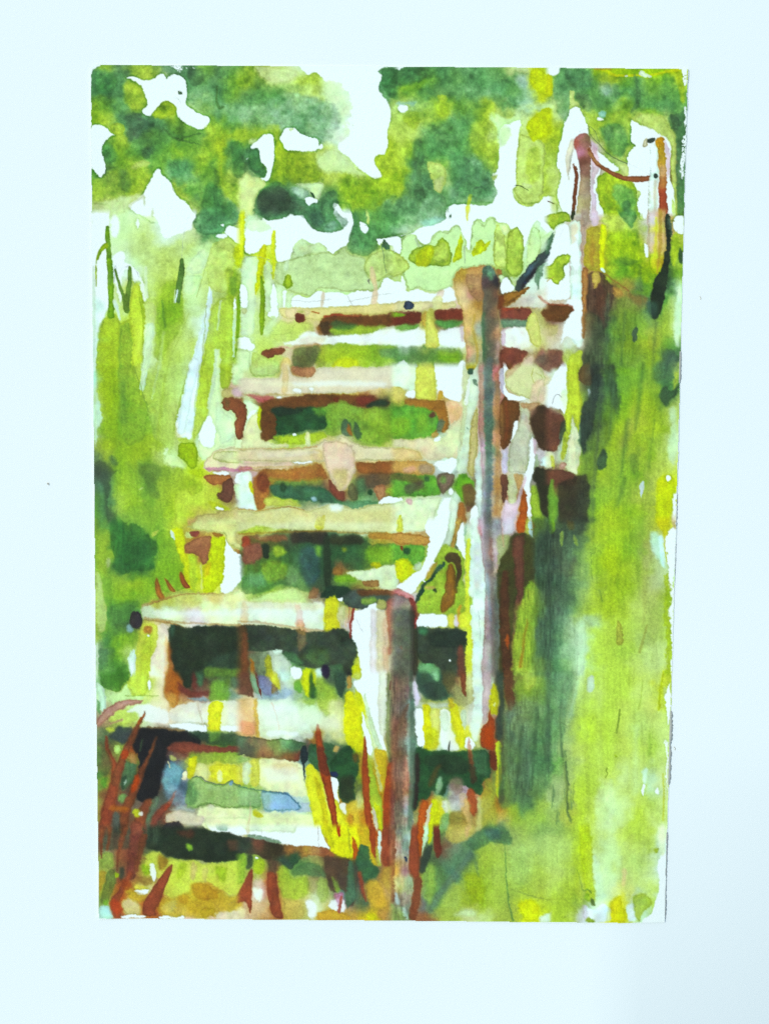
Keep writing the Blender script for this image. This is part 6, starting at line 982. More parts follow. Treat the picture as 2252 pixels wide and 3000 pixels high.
P('ad1', "36,0 46,0 50,30 52,60 54,84 44,80 40,60 36,30", soft=2, a=.7); P('dfc', "50,30 56,40 60,60 64,84 62,100 46,100 50,90 54,80 52,60", soft=3, a=.6, rim=0); S('693', "33,46,.8 37,56,1 40,72,1.2 44,68,1.2 48,72,1.4", soft=.5, a=.75); P('573', "48,76 52,78 54,86 50,86 48,82", soft=1); S('8a3', "0,79,1.5 20,79,1.6 26,84,1.2 34,94,1", soft=.8, a=.7); P('7b2', "41,74 47,72 47,82 42,80", soft=1.2, a=.7)
P('eff', "40,84 46,88 52,92 56,86 64,82 68,92 66,104 48,104 42,100", soft=1.2, rim=0); P('cbc', "38,84 44,86 46,100 40,102", soft=1.8, a=.6); P('8b3', "45,98 54,102 50,105 42,104", soft=1.2); P('dd1', "70,80 80,74 84,90 88,105 68,105 67,94", soft=2, a=.9); P('efc', "66,86 70,90 70,104 64,104", soft=1.2, a=.8); P('fda', "82,46 87,46 86,66 82,66", soft=1.6, a=.6); P('eff', "86,86 94,84 98,104 88,104", soft=1.4, a=.9, rim=0)
P('9c3', "92,76 104,72 116,82 112,88 104,94 102,105 98,105 96,92", soft=1.4, a=.8); P(W, "117,84 121,80 122,60 121,40 125,30 130,30 131,107 103,107 107,100 115,93", soft=.8, rim=.05); P('9c2', "116,24 122,26 120,32 116,28", soft=1.2, a=.8); P('efb', "120,6 128,0 129,30 124,34 122,20", soft=1.5, a=.8, rim=0)
P('efd', "-10,98 0,90 3,98 4,106 -6,106", soft=1.2, a=.8)
# ---- second looks: the shadow along the bank, the shaded side of the posts, warmer plank edges
T(2, 3)
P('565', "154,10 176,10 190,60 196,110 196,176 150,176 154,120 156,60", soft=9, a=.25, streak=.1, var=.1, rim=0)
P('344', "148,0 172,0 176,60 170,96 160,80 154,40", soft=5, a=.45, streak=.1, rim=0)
T(2, 4)
P('464', "118,0 176,0 184,60 178,120 150,150 122,140 116,60", soft=8, a=.25, streak=.12, var=.1, rim=0)
S('343', "118,60,5 118,100,6 119,140,4", soft=2.5, a=.45)
T(3, 4)
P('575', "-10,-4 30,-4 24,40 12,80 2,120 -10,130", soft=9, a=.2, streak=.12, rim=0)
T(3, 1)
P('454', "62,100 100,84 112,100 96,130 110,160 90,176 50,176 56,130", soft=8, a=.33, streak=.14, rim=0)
T(3, 2)
P('343', "42,0 74,0 80,50 64,90 52,120 44,176 30,176 38,110 40,50", soft=5, a=.38, streak=.14, rim=0)
S('353', "88,60,4 84,90,5 80,120,3", soft=3, a=.4); S('353', "104,0,4 100,40,5 96,70,3", soft=3, a=.4)
T(2, 1)
S('543', "106,84,12 106,130,12 104,168,11", soft=3, a=.42, rim=0)
T(2, 2)
S('565', "103,-4,8 103,60,8 104,100,7 103,140,6 102,170,5", soft=2, a=.5, rim=0); S('a64', "112,10,4 113,90,4 112,160,5", soft=1.6, a=.45, rim=0); S('a86', "96,10,4 96,70,4", soft=1.6, a=.4, rim=0)
T(2, 3)
S('766', "101,-4,6 104,40,7 107,90,6 108,130,5 109,168,5", soft=2, a=.5, rim=0); S('454', "112,60,4 112,168,4", soft=1.4, a=.45, rim=0)
P('665', "-8,96 22,96 22,176 -22,176 -20,100", soft=4, a=.4, rim=0, var=.08); S('433', "21,96,4 22,168,4", soft=1.6, a=.6, rim=0)
T(2, 4)
P('754', "-4,-8 12,-8 12,80 6,176 -4,176", soft=3, a=.35, rim=0, streak=.1); S('576', "19,0,5 22,60,6 22,120,5 18,168,5", soft=2, a=.45, rim=0); P('d98', "8,90 16,100 14,150 6,140", soft=3, a=.3, rim=0)
T(1, 3)
P(W, "6,92 50,92 88,96 88,112 60,110 30,106 8,104", soft=5, a=.5, rim=0); P('ffd', "20,20 60,0 120,2 160,4 140,10 60,8", soft=4, a=.35, rim=0)
T(1, 2)
P('ffd', "10,18 60,18 120,16 150,18 120,22 60,23", soft=3, a=.4, rim=0); P('ffe', "20,94 70,92 90,94 60,99 20,100", soft=2, a=.45, rim=0); S('c85', "2,110,2 40,110,2 84,108,2", soft=1, a=.45); S('b73', "30,31,1.5 80,31,1.5 140,32,1.5", soft=.9, a=.5)
T(1, 4)
P(W, "22,34 70,36 110,50 110,62 60,60 26,58", soft=5, a=.45, rim=0); P(W, "26,102 62,104 68,118 30,118", soft=4, a=.5, rim=0)
T(0, 1)
S('eff', "136,86,2 130,124,7 119,170,10", soft=.7, a=.9); S('dfb', "71,124,8 66,150,7 63,170,6", soft=1, a=.85); S('7a2', "58,92,1 63,120,1.6 62,168,1.6", soft=.7, a=.55); S('8a3', "131,100,1 126,168,1.6", soft=.6, a=.6); S('8b4', "112,110,1 96,150,1.4 88,170,1.4", soft=.8, a=.4)
S('ceb', "8,60,4 10,110,5 9,166,4", soft=1.5, a=.6); S('693', "38,120,2 38,168,3", soft=1.2, a=.4); S('dfb', "142,150,4 141,168,4", soft=.7, a=.9); S('dfb', "112,84,8 112,62,8", soft=1.5, a=.5)
T(0, 2)
S('eff', "119,-4,10 109,40,11 104,70,9", soft=.7, a=.9); S('dfb', "66,-4,7 60,22,2", soft=.9, a=.9); S('7a3', "110,10,1 100,46,1.4 96,70,1.2", soft=.6, a=.6); S('dfb', "141,0,4 134,40,3", soft=.8, a=.8); S('693', "52,0,1.2 61,26,1.4 68,48,1.4", soft=.7, a=.6); S('583', "41,20,6 42,60,7", soft=2.5, a=.4); S('cfb', "13,30,3 15,60,3", soft=.9, a=.8)
S('7a2', "86,10,2 80,60,3 78,90,3", soft=2, a=.35); S('9c4', "124,0,1.5 118,50,1.5", soft=.7, a=.5)
T(2, 3)
P('565', "-12,100 22,98 22,176 -12,176", soft=3, a=.5, rim=0, var=.1); P('875', "-30,100 -14,98 -14,176 -30,176", soft=3, a=.3, rim=0); S('332', "23,100,3 23,168,3", soft=1.2, a=.6)
T(2, 4)
P('654', "-6,-8 14,-8 16,60 10,176 -8,176", soft=3, a=.42, rim=0, streak=.12); S('465', "20,0,4 22,50,6 22,110,6 19,168,5", soft=1.8, a=.5, rim=0)
T(1, 2)
S('b74', "0,112,2 30,114,2.4 90,110,2", soft=1, a=.45); S('c96', "0,90,1 40,90,1 84,88,1.4", soft=.6, a=.7); S('a64', "4,31,2 20,34,3 36,35,2", soft=1, a=.4); P('db9', "0,92 40,92 90,92 92,103 0,103", soft=3, a=.35, rim=0)
S('963', "0,155,1 20,158,1.2 50,152,1.2 70,156,1", soft=.6, a=.7); P('dc8', "0,158 60,156 100,158 168,154 168,170 0,170", soft=4, a=.4, rim=0)
T(1, 3)
S('a63', "0,16,2 40,14,2 96,13,2 160,16,2.4", soft=.9, a=.55); S('b85', "0,110,2 30,112,2.4 70,118,2.4 92,121,2", soft=1.1, a=.55); P('ec9', "0,88 60,88 90,92 90,98 0,96", soft=3, a=.3, rim=0)
T(0, 3)
S('964', "62,94,1 84,86,1.6 110,80,1.6 150,80,1", soft=.9, a=.55); S('a74', "64,106,2 90,110,2.4 130,114,2 168,113,2", soft=1.1, a=.55)
T(2, 2)
P('db8', "0,90 36,92 36,102 0,102", soft=3, a=.4, rim=0)
T(3, 4)
for a_ in ("16,30,1 15,60,1.6 18,92,2.4", "20,86,2 22,104,2.6 24,122,1.6", "24,132,1 22,150,1.6 27,162,2.4", "8,122,2 6,146,1.4", "13,150,1.4 11,164,1.8", "30,120,1 29,140,1.4"): S('464', a_, soft=.9, a=.5, dry=.2)
P('696', "2,-8 30,-8 26,40 20,70 8,90 2,60", soft=6, a=.3, rim=0, dry=.1)
S('be7', "60,-4,8 56,60,10 60,120,10", soft=5, a=.25); S('9c4', "44,0,4 42,60,4 46,150,5", soft=2.5, a=.35); S('cf9', "98,60,5 96,130,7", soft=3, a=.3)
T(2, 4)
P('687', "126,30 150,60 150,110 136,130 122,110", soft=6, a=.3, rim=0, streak=.1); S('353', "115,100,2 116,140,3", soft=1.4, a=.5)
T(2, 3)
S('8ab', "102,60,3 104,90,3 106,110,3", soft=1.5, a=.35)
T(0, 0)
P('373', "10,16 20,18 30,16 36,24 32,34 20,38 10,36", soft=1.6, a=.5, var=.14); P('464', "44,60 56,58 66,64 70,72 60,82 50,90 44,88", soft=1.8, a=.45, var=.14); P('353', "60,96 70,94 74,104 66,110 60,106", soft=2, a=.5); P('373', "132,132 144,138 152,150 160,160 156,170 140,170 124,160", soft=1.6, a=.5, var=.12); P('353', "110,12 126,10 130,22 120,32 111,26", soft=2, a=.5); P('484', "144,10 160,14 162,34 150,36 142,26", soft=2.5, a=.35)
P('373', "156,88 172,92 172,130 160,128 158,110", soft=1.4, a=.55, var=.1); P('ad3', "128,70 140,74 136,90 128,84", soft=2.4, a=.4)
P('485', "87,112 100,108 112,112 108,126 96,130", soft=2, a=.45)
T(1, 0)
P('374', "12,98 19,97 22,108 28,116 30,127 20,128 14,122 8,116", soft=1, a=.7, var=.12); P('344', "20,146 34,138 48,138 56,150 54,164 30,168 18,160", soft=1.6, a=.5, var=.1); P('474', "92,146 104,142 106,156 96,166 84,160", soft=1.6, a=.5, var=.1); P('374', "153,12 170,8 170,46 162,44 156,34 152,26", soft=1, a=.6, var=.1)
P('7b2', "118,126 140,128 155,130 166,120 166,140 150,160 120,156 108,140", soft=3, a=.4, var=.1)
T(2, 0)
P('363', "2,14 20,12 40,12 44,20 28,26 12,30 0,34", soft=2, a=.55, var=.14); P('474', "22,90 30,84 34,104 30,130 36,150 22,166 16,150 22,120", soft=2, a=.5, var=.12); P('485', "60,100 74,100 86,116 96,126 106,134 110,146 96,154 70,150 62,136", soft=2.4, a=.45, var=.12); P('474', "106,40 130,42 134,54 120,56 108,52", soft=2.5, a=.45)
P('584', "40,76 60,70 74,80 70,96 48,98", soft=3, a=.4, var=.12); P('ad3', "96,46 110,48 112,66 100,62", soft=2, a=.45)
T(3, 0)
P('464', "30,40 44,38 50,50 46,60 36,54", soft=1.6, a=.5); P('474', "60,76 70,74 72,88 64,92", soft=1.6, a=.5); P('353', "132,60 144,68 142,80 136,78", soft=1.4, a=.6); P('474', "70,30 76,28 80,44 72,46", soft=1.8, a=.5); P('474', "18,12 34,14 50,16 46,32 30,34 20,26", soft=2, a=.4, var=.1)
T(2, 3)
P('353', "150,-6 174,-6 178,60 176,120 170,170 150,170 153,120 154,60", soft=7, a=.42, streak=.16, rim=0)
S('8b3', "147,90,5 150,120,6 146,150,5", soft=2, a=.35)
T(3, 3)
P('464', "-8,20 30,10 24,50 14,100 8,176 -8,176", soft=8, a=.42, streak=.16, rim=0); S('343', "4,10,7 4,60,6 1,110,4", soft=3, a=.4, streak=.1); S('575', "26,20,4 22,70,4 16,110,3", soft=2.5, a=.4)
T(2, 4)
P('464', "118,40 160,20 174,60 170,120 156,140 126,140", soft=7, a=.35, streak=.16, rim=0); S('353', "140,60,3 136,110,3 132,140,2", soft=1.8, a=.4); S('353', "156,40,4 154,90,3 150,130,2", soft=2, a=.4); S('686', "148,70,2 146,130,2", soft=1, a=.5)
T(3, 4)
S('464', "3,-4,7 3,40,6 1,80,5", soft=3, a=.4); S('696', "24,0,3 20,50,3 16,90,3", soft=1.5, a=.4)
T(3, 2)
S('454', "60,0,3 58,50,3 52,110,4 50,168,4", soft=2, a=.4); S('464', "72,20,3 68,80,3", soft=2, a=.35); S('573', "100,90,3 96,140,3", soft=2, a=.35); S('573', "116,60,3 110,110,3", soft=2, a=.3)
T(3, 1)
S('464', "66,90,3 64,160,4", soft=2, a=.4); S('464', "84,110,3 80,166,3", soft=2, a=.35); S('574', "100,60,3 104,100,3", soft=2, a=.35); S('564', "118,120,3 114,166,3", soft=2, a=.35)
T(0, 1)
S('efc', "65,60,3 66,92,4", soft=.8, a=.8); S('eff', "100,84,1.5 97,98,1.2", soft=.4); S('dfc', "160,118,2 160,156,2", soft=.5, a=.9); S('cf9', "85,130,3 80,168,4", soft=1.5, a=.5); S('eff', "32,96,4 38,116,2", soft=.8, a=.8); S('efd', "146,96,2 143,128,2", soft=.8, a=.6); S('dfa', "68,150,5 66,170,5", soft=.8, a=.7)
T(0, 2)
S('cf9', "79,0,2 72,36,2", soft=1, a=.5); S('dfb', "141,4,4 133,46,3", soft=.7, a=.7); P(W, "133,53 137,58 140,66 139,76 138,87 130,87 125,80 123,75 128,64", soft=.6); P('dfb', "142,30 150,52 160,56 160,80 146,86 140,60", soft=1.2, a=.7); S('dfd', "14,40,4 15,64,4", soft=.8, a=.8)
T(1, 4)
P('8b8', "0,124 16,126 30,129 40,132 34,147 20,144 0,143", soft=4, a=.5, rim=0); P('8ad', "34,129 48,130 58,135 66,144 64,148 48,148 36,148", soft=3, a=.6, rim=0); S('468', "26,128,1 46,129,1 58,135,1.2 67,145,1.2 62,149,1", soft=.6, a=.6)
T(0, 4)
P('9ab', "92,120 104,126 112,138 106,146 94,142 86,132", soft=4, a=.4, rim=0)
T(0, 3)
P(W, "70,98 110,100 168,96 168,104 120,106 80,104", soft=3, a=.55, rim=0)
T(1, 2)
P(W, "56,18 110,16 160,18 160,23 60,22", soft=2.5, a=.6, rim=0); S('944', "12,35,1.4 30,38,2", soft=.8, a=.5)
T(1, 1)
P(W, "100,136 166,132 170,140 110,141", soft=2, a=.6, rim=0); S('b86', "60,146,1.2 88,143,1.4", soft=.8, a=.6)
T(2, 2)
S('566', "104,-6,6 104,60,6 105,100,5 104,140,5 103,174,5", soft=2.2, a=.35, rim=0)
T(2, 3)
S('555', "105,-6,4 108,60,5 110,120,5 110,174,5", soft=2, a=.4, rim=0); S('554', "12,110,14 12,174,14", soft=3, a=.3, rim=0); S('332', "20,100,3.4 20,174,3.4", soft=1.6, a=.4)
T(2, 4)
S('554', "12,-8,12 12,60,10 8,120,8 8,174,8", soft=3, a=.35, rim=0)
# ---- wet paint creeps: some edges run soft, others stay crisp
def blurred(a, r):
    k = max(1, int(r * RES))
    for _ in range(2):
        for ax in (0, 1):
            c = np.cumsum(np.concatenate([np.repeat(a.take([0], ax), k + 1, ax), a, np.repeat(a.take([-1], ax), k, ax)], ax), ax, dtype=np.float64)
            m = a.shape[ax]
            a = ((c.take(range(2 * k + 1, 2 * k + 1 + m), ax) - c.take(range(0, m), ax)) / (2 * k + 1)).astype(np.float32)
    return a
_b = blurred(CANVAS, 1.9); _m = np.clip(.12 + .4 * N1 + .25 * N3 + .55 * sstep((.52 - _b.mean(2)) / .25) * (PX[None, :] < 500), 0, .95) * (.75 - .35 * sstep((255 - PY[:, None]) / 30))
_keep = sstep((CANVAS.min(2) - .9) * 14)            # bare paper stays bare
CANVAS += (_b - CANVAS) * (_m * .8 * (1 - _keep * .8))[..., None]
# ---- leaf edges: the crowns break up where they meet bare paper
_bp = blurred(sstep((CANVAS.min(2) - .8) * 8), 2.4) + N5 * .10 + NF * .09 + N3 * .05
_tp = sstep((250 - PY[:, None]) / 25)
_gap = sstep((_bp - .50) / .14) * _tp
_gap = _gap * (blurred(sstep((CANVAS.min(2) - .8) * 8), 1.2) > .08)
CANVAS += (1 - CANVAS) * (_gap * .85)[..., None]
# ---- leaf masses: dark and light passages inside the green
_gr = sstep((CANVAS[..., 1] - np.maximum(CANVAS[..., 0] * 1.02, CANVAS[..., 2])) * 9) * sstep((.97 - CANVAS[..., 1]) * 6)
_v = value_noise(10, seed=31) * .055 + value_noise(4.6, seed=32) * .05 + value_noise(2.2, seed=33) * .03
_top = sstep((262 - PY[:, None]) / 40)
CANVAS *= 1 + (_v * _gr * (.22 + 1.25 * _top))[..., None] * np.array([1.05, .9, 1.0], np.float32)
# ---- dragged vertical brushwork in the meadow
_g = sstep((PX[None, :] - 486) / 14 + 0 * PY[:, None]) * sstep((PY[:, None] - 196) / 40) * _gr
_c = value_noise(2.6, 26, seed=21) * .45 + value_noise(6, 46, seed=22) * .4 + value_noise(1.7, 12, seed=23) * .35
CANVAS *= 1 + (np.clip(_c, -1.4, .9) * .062 * _g)[..., None] * np.array([1.0, .9, .9], np.float32)
_g = sstep((232 - PX[None, :]) / 20 + 0 * PY[:, None]) * sstep((PY[:, None] - 210) / 40) * _gr
CANVAS *= 1 + (np.clip(_c[:, ::-1], -1.4, 1) * .05 * _g)[..., None]
# ---- richer, cleaner colour: lights closer to bare paper, darks deeper
_l = CANVAS.mean(2, keepdims=True)
CANVAS[:] = _l + (CANVAS - _l) * 1.05
CANVAS += .03 * (CANVAS - .52) * (1 - np.abs(CANVAS * 2 - 1) ** 3 * .6)
CANVAS += .05 * np.exp(-((CANVAS - .58) / .2) ** 2)
CANVAS[:] = np.clip(CANVAS, .03, 1)
# ---- paper tooth: pigment settles in the hollows
_l = CANVAS.mean(2, keepdims=True)
_k = np.clip((1 - _l) * 2.2, 0, 1)
CANVAS *= 1 + (NG * .03 + NF * .042 + N5 * .02 + NS * .01)[..., None] * _k
CANVAS[:] = np.clip(CANVAS, 0.03, 1)
# green washes that stray into the bare paper belong to the crowns, bare paper inside the crowns is sky
_w = CANVAS.min(2)
_up = (PY[:, None] < 262) & (PX[None, :] > 0)
LAB[(LAB == R_TREE) & (_w > .84)] = R_SKY
LAB[(LAB == R_SKY) & (_w < .74) & (PY[:, None] < 215)] = R_TREE
LAB[(LAB == R_SKY) & (_w < .84) & (PY[:, None] >= 215) & (PX[None, :] < 330)] = R_REED
LAB[(LAB == R_SKY) & (PY[:, None] > 300)] = R_MEAD
# reflectance of the two papers, and how far the red end of the pigments is lifted to suit the cool light
PAPER_RGB = (.785, .846, .755)
BOARD_RGB = (.762, .812, .755)
RED_LIFT = .10
# ------------------------------------------------------------------ from drawing units to metres on the table
SHEET_W, SHEET_H = 0.20346, 0.30
_q = np.array([[5.5, 5.9], [650.4, 12.5], [626.7, 935.9], [15.9, 928.8]])      # corners of the sheet in drawing units
_m = np.array([[-SHEET_W / 2, SHEET_H / 2], [SHEET_W / 2, SHEET_H / 2], [SHEET_W / 2, -SHEET_H / 2], [-SHEET_W / 2, -SHEET_H / 2]])
_A = []
for (u, v), (x, y) in zip(_q, _m):
    _A.append([u, v, 1, 0, 0, 0, -x * u, -x * v]); _A.append([0, 0, 0, u, v, 1, -y * u, -y * v])
_h = np.append(np.linalg.solve(np.array(_A), _m.ravel()), 1).reshape(3, 3)
def sheet_xy(u, v):
    w = _h[2, 0] * u + _h[2, 1] * v + 1
    return (_h[0, 0] * u + _h[0, 1] * v + _h[0, 2]) / w, (_h[1, 0] * u + _h[1, 1] * v + _h[1, 2]) / w

def board_z(x, y):
    """the backing paper lies almost flat, with a bend added at the lower right to shade that corner"""
    r = np.clip(x - .085, 0, None); b = np.clip(-y - .09, 0, None); t = np.clip(y - .12, 0, None)  # right, lower and top bends shaped so the sun leaves those margins darker
    return -1.5 * r * b - .25 * r ** 2 - .12 * t ** 2 + .0004 * np.sin(x * 21 + 1) * np.sin(y * 17)
def sheet_z(x, y):
    ex = np.clip(np.abs(x) / (SHEET_W / 2) - .8, 0, None) / .2; ey = np.clip(np.abs(y) / (SHEET_H / 2) - .86, 0, None) / .14
    return board_z(x, y) + .00022 + np.where(x < 0, .0005, .0) * ex ** 2 + .0002 * ey ** 2 + .00012 * np.sin(y * 40 + x * 15)

def mesh_object(name, co, faces, parent=None, mat=None, smooth=True):
    me = bpy.data.meshes.new(name)
    co = np.asarray(co, np.float32); faces = np.asarray(faces, np.int32)
    me.vertices.add(len(co)); me.vertices.foreach_set("co", co.ravel())
    k = faces.shape[1]
    me.loops.add(faces.size); me.loops.foreach_set("vertex_index", faces.ravel())
    me.polygons.add(len(faces)); me.polygons.foreach_set("loop_start", np.arange(0, faces.size, k, dtype=np.int32))
    me.update(calc_edges=True)
    me.polygons.foreach_set("use_smooth", np.full(len(faces), smooth))
    if mat: me.materials.append(mat)
    o = bpy.data.objects.new(name, me); SC.collection.objects.link(o)
    if parent: o.parent = parent
    return o

# ------------------------------------------------------------------ materials
def base_material(name, rough=.9, spec=.15):
    m = bpy.data.materials.new(name); m.use_nodes = True
    nt = m.node_tree; p = nt.nodes["Principled BSDF"]
    p.inputs["Roughness"].default_value = rough; p.inputs["Specular IOR Level"].default_value = spec
    return m, nt, p
def tooth(nt, p, strength, scale, dist):
    """the cold-pressed grain of watercolour paper"""
    tc = nt.nodes.new("ShaderNodeTexCoord"); n1 = nt.nodes.new("ShaderNodeTexNoise"); n1.inputs["Scale"].default_value = scale
    n1.inputs["Detail"].default_value = 4; n1.inputs["Roughness"].default_value = .6
    nt.links.new(tc.outputs["Object"], n1.inputs["Vector"])
    b = nt.nodes.new("ShaderNodeBump"); b.inputs["Strength"].default_value = strength; b.inputs["Distance"].default_value = dist
    nt.links.new(n1.outputs["Fac"], b.inputs["Height"]); nt.links.new(b.outputs["Normal"], p.inputs["Normal"])
    return tc, n1
WHITE = PAPER_RGB
def paper_material():
    m, nt, p = base_material("watercolour_paper"); tooth(nt, p, .35, 900, .0002)
    p.inputs["Base Color"].default_value = (*WHITE, 1); return m
def pigment_material():
    m, nt, p = base_material("watercolour_pigment", .8, .2); tooth(nt, p, .35, 900, .0002)
    a = nt.nodes.new("ShaderNodeAttribute"); a.attribute_name = "pigment"
    mx = nt.nodes.new("ShaderNodeMix"); mx.data_type = 'RGBA'; mx.blend_type = 'MULTIPLY'; mx.inputs["Factor"].default_value = 1
    nt.links.new(a.outputs["Color"], mx.inputs[6]); mx.inputs[7].default_value = (*WHITE, 1)
    nt.links.new(mx.outputs[2], p.inputs["Base Color"]); return m
def board_material():
    m, nt, p = base_material("backing_paper", .85, .15); tc, n1 = tooth(nt, p, .14, 500, .0002)
    n2 = nt.nodes.new("ShaderNodeTexNoise"); n2.inputs["Scale"].default_value = 9; n2.inputs["Detail"].default_value = 5
    nt.links.new(tc.outputs["Object"], n2.inputs["Vector"])
    r = nt.nodes.new("ShaderNodeMix"); r.data_type = 'RGBA'
    r.inputs[6].default_value = (*[c * .985 for c in BOARD_RGB], 1); r.inputs[7].default_value = (*BOARD_RGB, 1)
    nt.links.new(n2.outputs["Fac"], r.inputs["Factor"]); nt.links.new(r.outputs[2], p.inputs["Base Color"]); return m
def plain_material(name, rgb):
    m, nt, p = base_material(name); tc, n = tooth(nt, p, .3, 2000, .0001)
    mx = nt.nodes.new("ShaderNodeMix"); mx.data_type = 'RGBA'; mx.inputs[6].default_value = (*[c * .8 for c in rgb], 1); mx.inputs[7].default_value = (*rgb, 1)
    nt.links.new(n.outputs["Fac"], mx.inputs["Factor"]); nt.links.new(mx.outputs[2], p.inputs["Base Color"]); return m
M_PAPER, M_PIGMENT, M_BOARD = paper_material(), pigment_material(), board_material()
M_EDGE = plain_material("torn_paper_edge", (.55, .55, .44)); M_LINT = plain_material("lint", (.55, .52, .42))

# ------------------------------------------------------------------ the backing
xs = np.linspace(-.75, .75, 161); ys = np.linspace(-.75, .75, 161)
gx, gy = np.meshgrid(xs, ys)
gz = np.where((abs(gx) < .3) & (abs(gy) < .35), board_z(gx, gy), board_z(np.clip(gx, -.3, .3), np.clip(gy, -.35, .35)))
idx = np.arange(161 * 161).reshape(161, 161)
quads = np.stack([idx[:-1, :-1], idx[:-1, 1:], idx[1:, 1:], idx[1:, :-1]], -1).reshape(-1, 4)
board = mesh_object("table", np.stack([gx, gy, gz], -1).reshape(-1, 3), quads, None, M_BOARD)
board["kind"] = "structure"; board["label"] = "pale blue white backing paper the painting lies on"

# ------------------------------------------------------------------ the painting
root = bpy.data.objects.new("watercolour_painting", None); SC.collection.objects.link(root)
root["label"] = "watercolour painting of wooden steps, posts and trees on a loose white sheet"; root["category"] = "painting"
root.location = (0, 0, 0)

def outline():
    """the sheet's edge: three cut sides, a rounded corner and a slightly rough right side"""
    c = [tuple(p) for p in _q]; r = np.random.default_rng(5); out = []
    for k in range(4):
        a, b = np.array(c[k]), np.array(c[(k + 1) % 4]); n = int(np.hypot(*(b - a)) / 2.2)
        d = (b - a) / np.hypot(*(b - a)); nrm = np.array([d[1], -d[0]])
        rough = [.1, .34, .12, .25][k]; w = np.convolve(r.standard_normal(n + 8), np.ones(4) / 4, 'same')[4:4 + n]
        slow = np.sin(np.linspace(0, np.pi, n)) * [0, .3, 0, .8][k]
        for i in range(n):
            if k == 0 and i < 6: continue
            if k == 3 and i > n - 6: continue
            out.append(a + (b - a) * i / n + nrm * (w[i] * rough + slow[i]))
        if k == 3:
            for t in np.linspace(0, 1, 7)[0:]:
                ang = np.pi - t * np.pi / 2
                out.append(np.array([5.5 + 9 + 9 * np.cos(ang) + .3, 5.9 + 8 - 8 * np.sin(ang) + .2]))
    return np.array(out)
OUT = outline()
ox, oy = sheet_xy(OUT[:, 0], OUT[:, 1])
# sheet of paper: top as a grid clipped by the outline is covered by paint; slab built as a thick polygon
TH = .0003
n = len(OUT)
cx, cy = ox.mean(), oy.mean()
rings = [1.0, .994, .975, .94, .88, .8, .7, .6, .45, .3, .15, .04]
top = np.concatenate([np.stack([cx + (ox - cx) * s, cy + (oy - cy) * s], -1) for s in rings])
zt = sheet_z(top[:, 0], top[:, 1]); zt[3 * n:] -= .00028
co = np.concatenate([np.column_stack([top, zt]), np.column_stack([ox, oy, sheet_z(ox, oy) - TH])])
F = []
for k in range(len(rings) - 1):
    for i in range(n):
        j = (i + 1) % n
        F.append((k * n + j, k * n + i, (k + 1) * n + i, (k + 1) * n + j))
b0 = len(rings) * n
for i in range(n):
    j = (i + 1) % n
    F.append((i, j, b0 + j, b0 + i))
paper = mesh_object("paper_sheet", co, F, root, M_PAPER, False)
paper["label"] = "white watercolour paper left bare at the margins"

def srgb_lin(c):
    return np.where(c <= .04045, c / 12.92, ((c + .055) / 1.055) ** 2.4)
GXX, GYY = np.meshgrid(PX, PY)
inside = poly_distance(OUT.astype(np.float32)[::3], GXX[::6, ::6], GYY[::6, ::6])
inside = np.kron(inside, np.ones((6, 6), np.float32))[:NH, :NW]
near = np.abs(inside) < 14
din = inside.copy()
# exact distance only near the edge
for sl in [(slice(0, NH), slice(0, int(16 * RES))), (slice(0, NH), slice(int(618 * RES), NW)), (slice(0, int(14 * RES)), slice(0, NW)), (slice(int(918 * RES), NH), slice(0, NW))]:
    din[sl] = poly_distance(OUT.astype(np.float32), GXX[sl], GYY[sl])
if din.shape != (NH, NW): raise RuntimeError
lin = srgb_lin(CANVAS)
wht = CANVAS.min(2)
lin[..., 0] *= 1 + RED_LIFT * np.clip(1 - wht * 1.05, 0, 1)
X, Y = sheet_xy(GXX.astype(np.float64), GYY.astype(np.float64))
Z = sheet_z(X, Y) + .00006
keep = (din[:-1, :-1] < -.25) & (din[1:, 1:] < -.25) & (din[1:, :-1] < -.25) & (din[:-1, 1:] < -.25)
FL = LAB[:-1, :-1]
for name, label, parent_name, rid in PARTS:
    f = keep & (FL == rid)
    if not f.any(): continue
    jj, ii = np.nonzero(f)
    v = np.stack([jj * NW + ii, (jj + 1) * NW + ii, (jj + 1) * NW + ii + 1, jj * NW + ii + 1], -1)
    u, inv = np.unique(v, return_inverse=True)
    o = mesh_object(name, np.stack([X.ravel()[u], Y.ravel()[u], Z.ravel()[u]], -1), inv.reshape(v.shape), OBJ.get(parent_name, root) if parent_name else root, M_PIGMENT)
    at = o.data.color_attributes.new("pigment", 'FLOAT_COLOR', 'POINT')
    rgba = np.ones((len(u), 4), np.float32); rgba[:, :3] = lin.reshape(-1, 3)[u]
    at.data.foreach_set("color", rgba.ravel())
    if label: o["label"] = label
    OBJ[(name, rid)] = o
    if rid in PARENT_IDS: OBJ[PARENT_IDS[rid]] = o

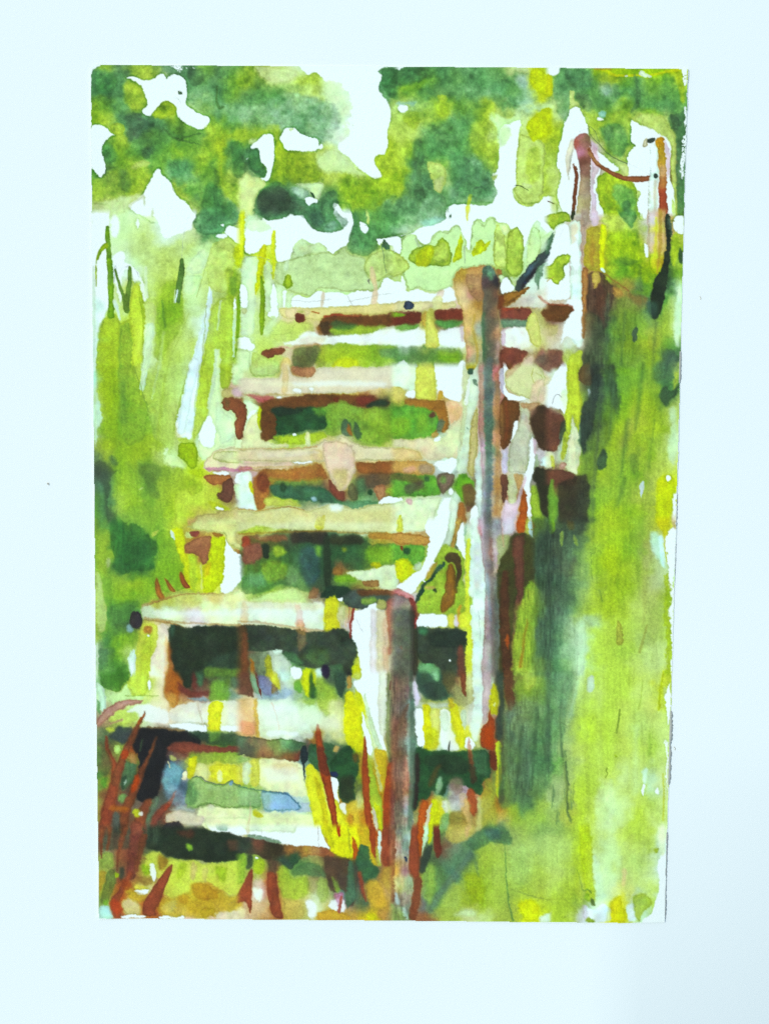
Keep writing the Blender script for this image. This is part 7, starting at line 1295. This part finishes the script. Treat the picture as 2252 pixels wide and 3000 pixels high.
# torn slivers of backing tissue along the right edge
def sliver(u0, v0, v1, w0, seed):
    r = random.Random(seed); nn = int((v1 - v0) / 1.6) + 2; L = []; R = []
    for i in range(nn):
        v = v0 + (v1 - v0) * i / (nn - 1); e = 650.4 + (626.7 - 650.4) * (v - 12.5) / 923.4
        w = w0 * (.45 + .8 * r.random()) * math.sin(math.pi * min(1, (i + .5) / 4 if i < 4 else (nn - i - .5) / 4 if nn - i < 4 else 1) / 2)
        L.append((e - 1.2, v)); R.append((e + w, v))
    P_ = np.array(L + R); x, y = sheet_xy(P_[:, 0], P_[:, 1]); z = board_z(x, y) + .0003
    k = nn; top_ = np.column_stack([x, y, z]); bot = np.column_stack([x, y, z - .0001])
    F_ = [(i, k + i, k + i + 1, i + 1) for i in range(k - 1)] + [(2 * k + i + 1, 2 * k + k + i + 1, 2 * k + k + i, 2 * k + i) for i in range(k - 1)]
    F_ += [(k + i, 3 * k + i, 3 * k + i + 1, k + i + 1) for i in range(k - 1)]
    o = mesh_object("torn_edge", np.concatenate([top_, bot]), F_, root, M_EDGE); o["label"] = "grey torn sliver on the sheet's right edge"
for k_, a_ in enumerate([(0, 318, 352, 1.0), (0, 470, 520, .9), (0, 520, 560, .6), (0, 706, 742, 2.1), (0, 742, 786, 1.6), (0, 838, 925, .7), (0, 905, 934, 1.5)]):
    sliver(a_[0], a_[1], a_[2], a_[3], k_)

# lint on the backing paper
def lint(p, label, r=.00018):
    """p: points in drawing units"""
    bm = bmesh.new(); P_ = chaikin(np.array([[a, b, 1] for a, b in p], np.float32), 3, False); rings_ = []
    x, y = sheet_xy(P_[:, 0], P_[:, 1]); z = board_z(x, y) + r * .9
    for i in range(len(P_)):
        j, k = min(i + 1, len(P_) - 1), max(i - 1, 0); d = np.array([x[j] - x[k], y[j] - y[k]]); d /= np.hypot(*d) + 1e-12
        rr = r * (.5 + .5 * math.sin(math.pi * (i + .6) / (len(P_) + .2)))
        rings_.append([bm.verts.new((x[i] - d[1] * rr * math.cos(t), y[i] + d[0] * rr * math.cos(t), z[i] + rr * math.sin(t))) for t in [q * math.pi / 3 for q in range(6)]])
    for a, b in zip(rings_[:-1], rings_[1:]):
        for q in range(6): bm.faces.new((a[q], a[(q + 1) % 6], b[(q + 1) % 6], b[q]))
    bm.faces.new(rings_[0][::-1]); bm.faces.new(rings_[-1])
    me = bpy.data.meshes.new("lint_fibre"); bm.to_mesh(me); bm.free(); me.materials.append(M_LINT)
    o = bpy.data.objects.new("lint_fibre", me); SC.collection.objects.link(o)
    o["label"] = label; o["category"] = "fibre"; o["group"] = "bits of lint around the painting"
lint([(-39.2, 460.6), (-39.8, 458), (-41, 457.4 + 2.2)], "short dark fibre lying alone on the backing left of the painting", .0002)
lint([(643 + 20, 258), (643 + 21.5, 260), (643 + 21, 262)], "faint pale hair on the backing right of the painted posts", .0001)
lint([(635.5, 745), (637.5, 747), (636.5, 749)], "tiny fibre sticking out beside the lower right edge", .00012)
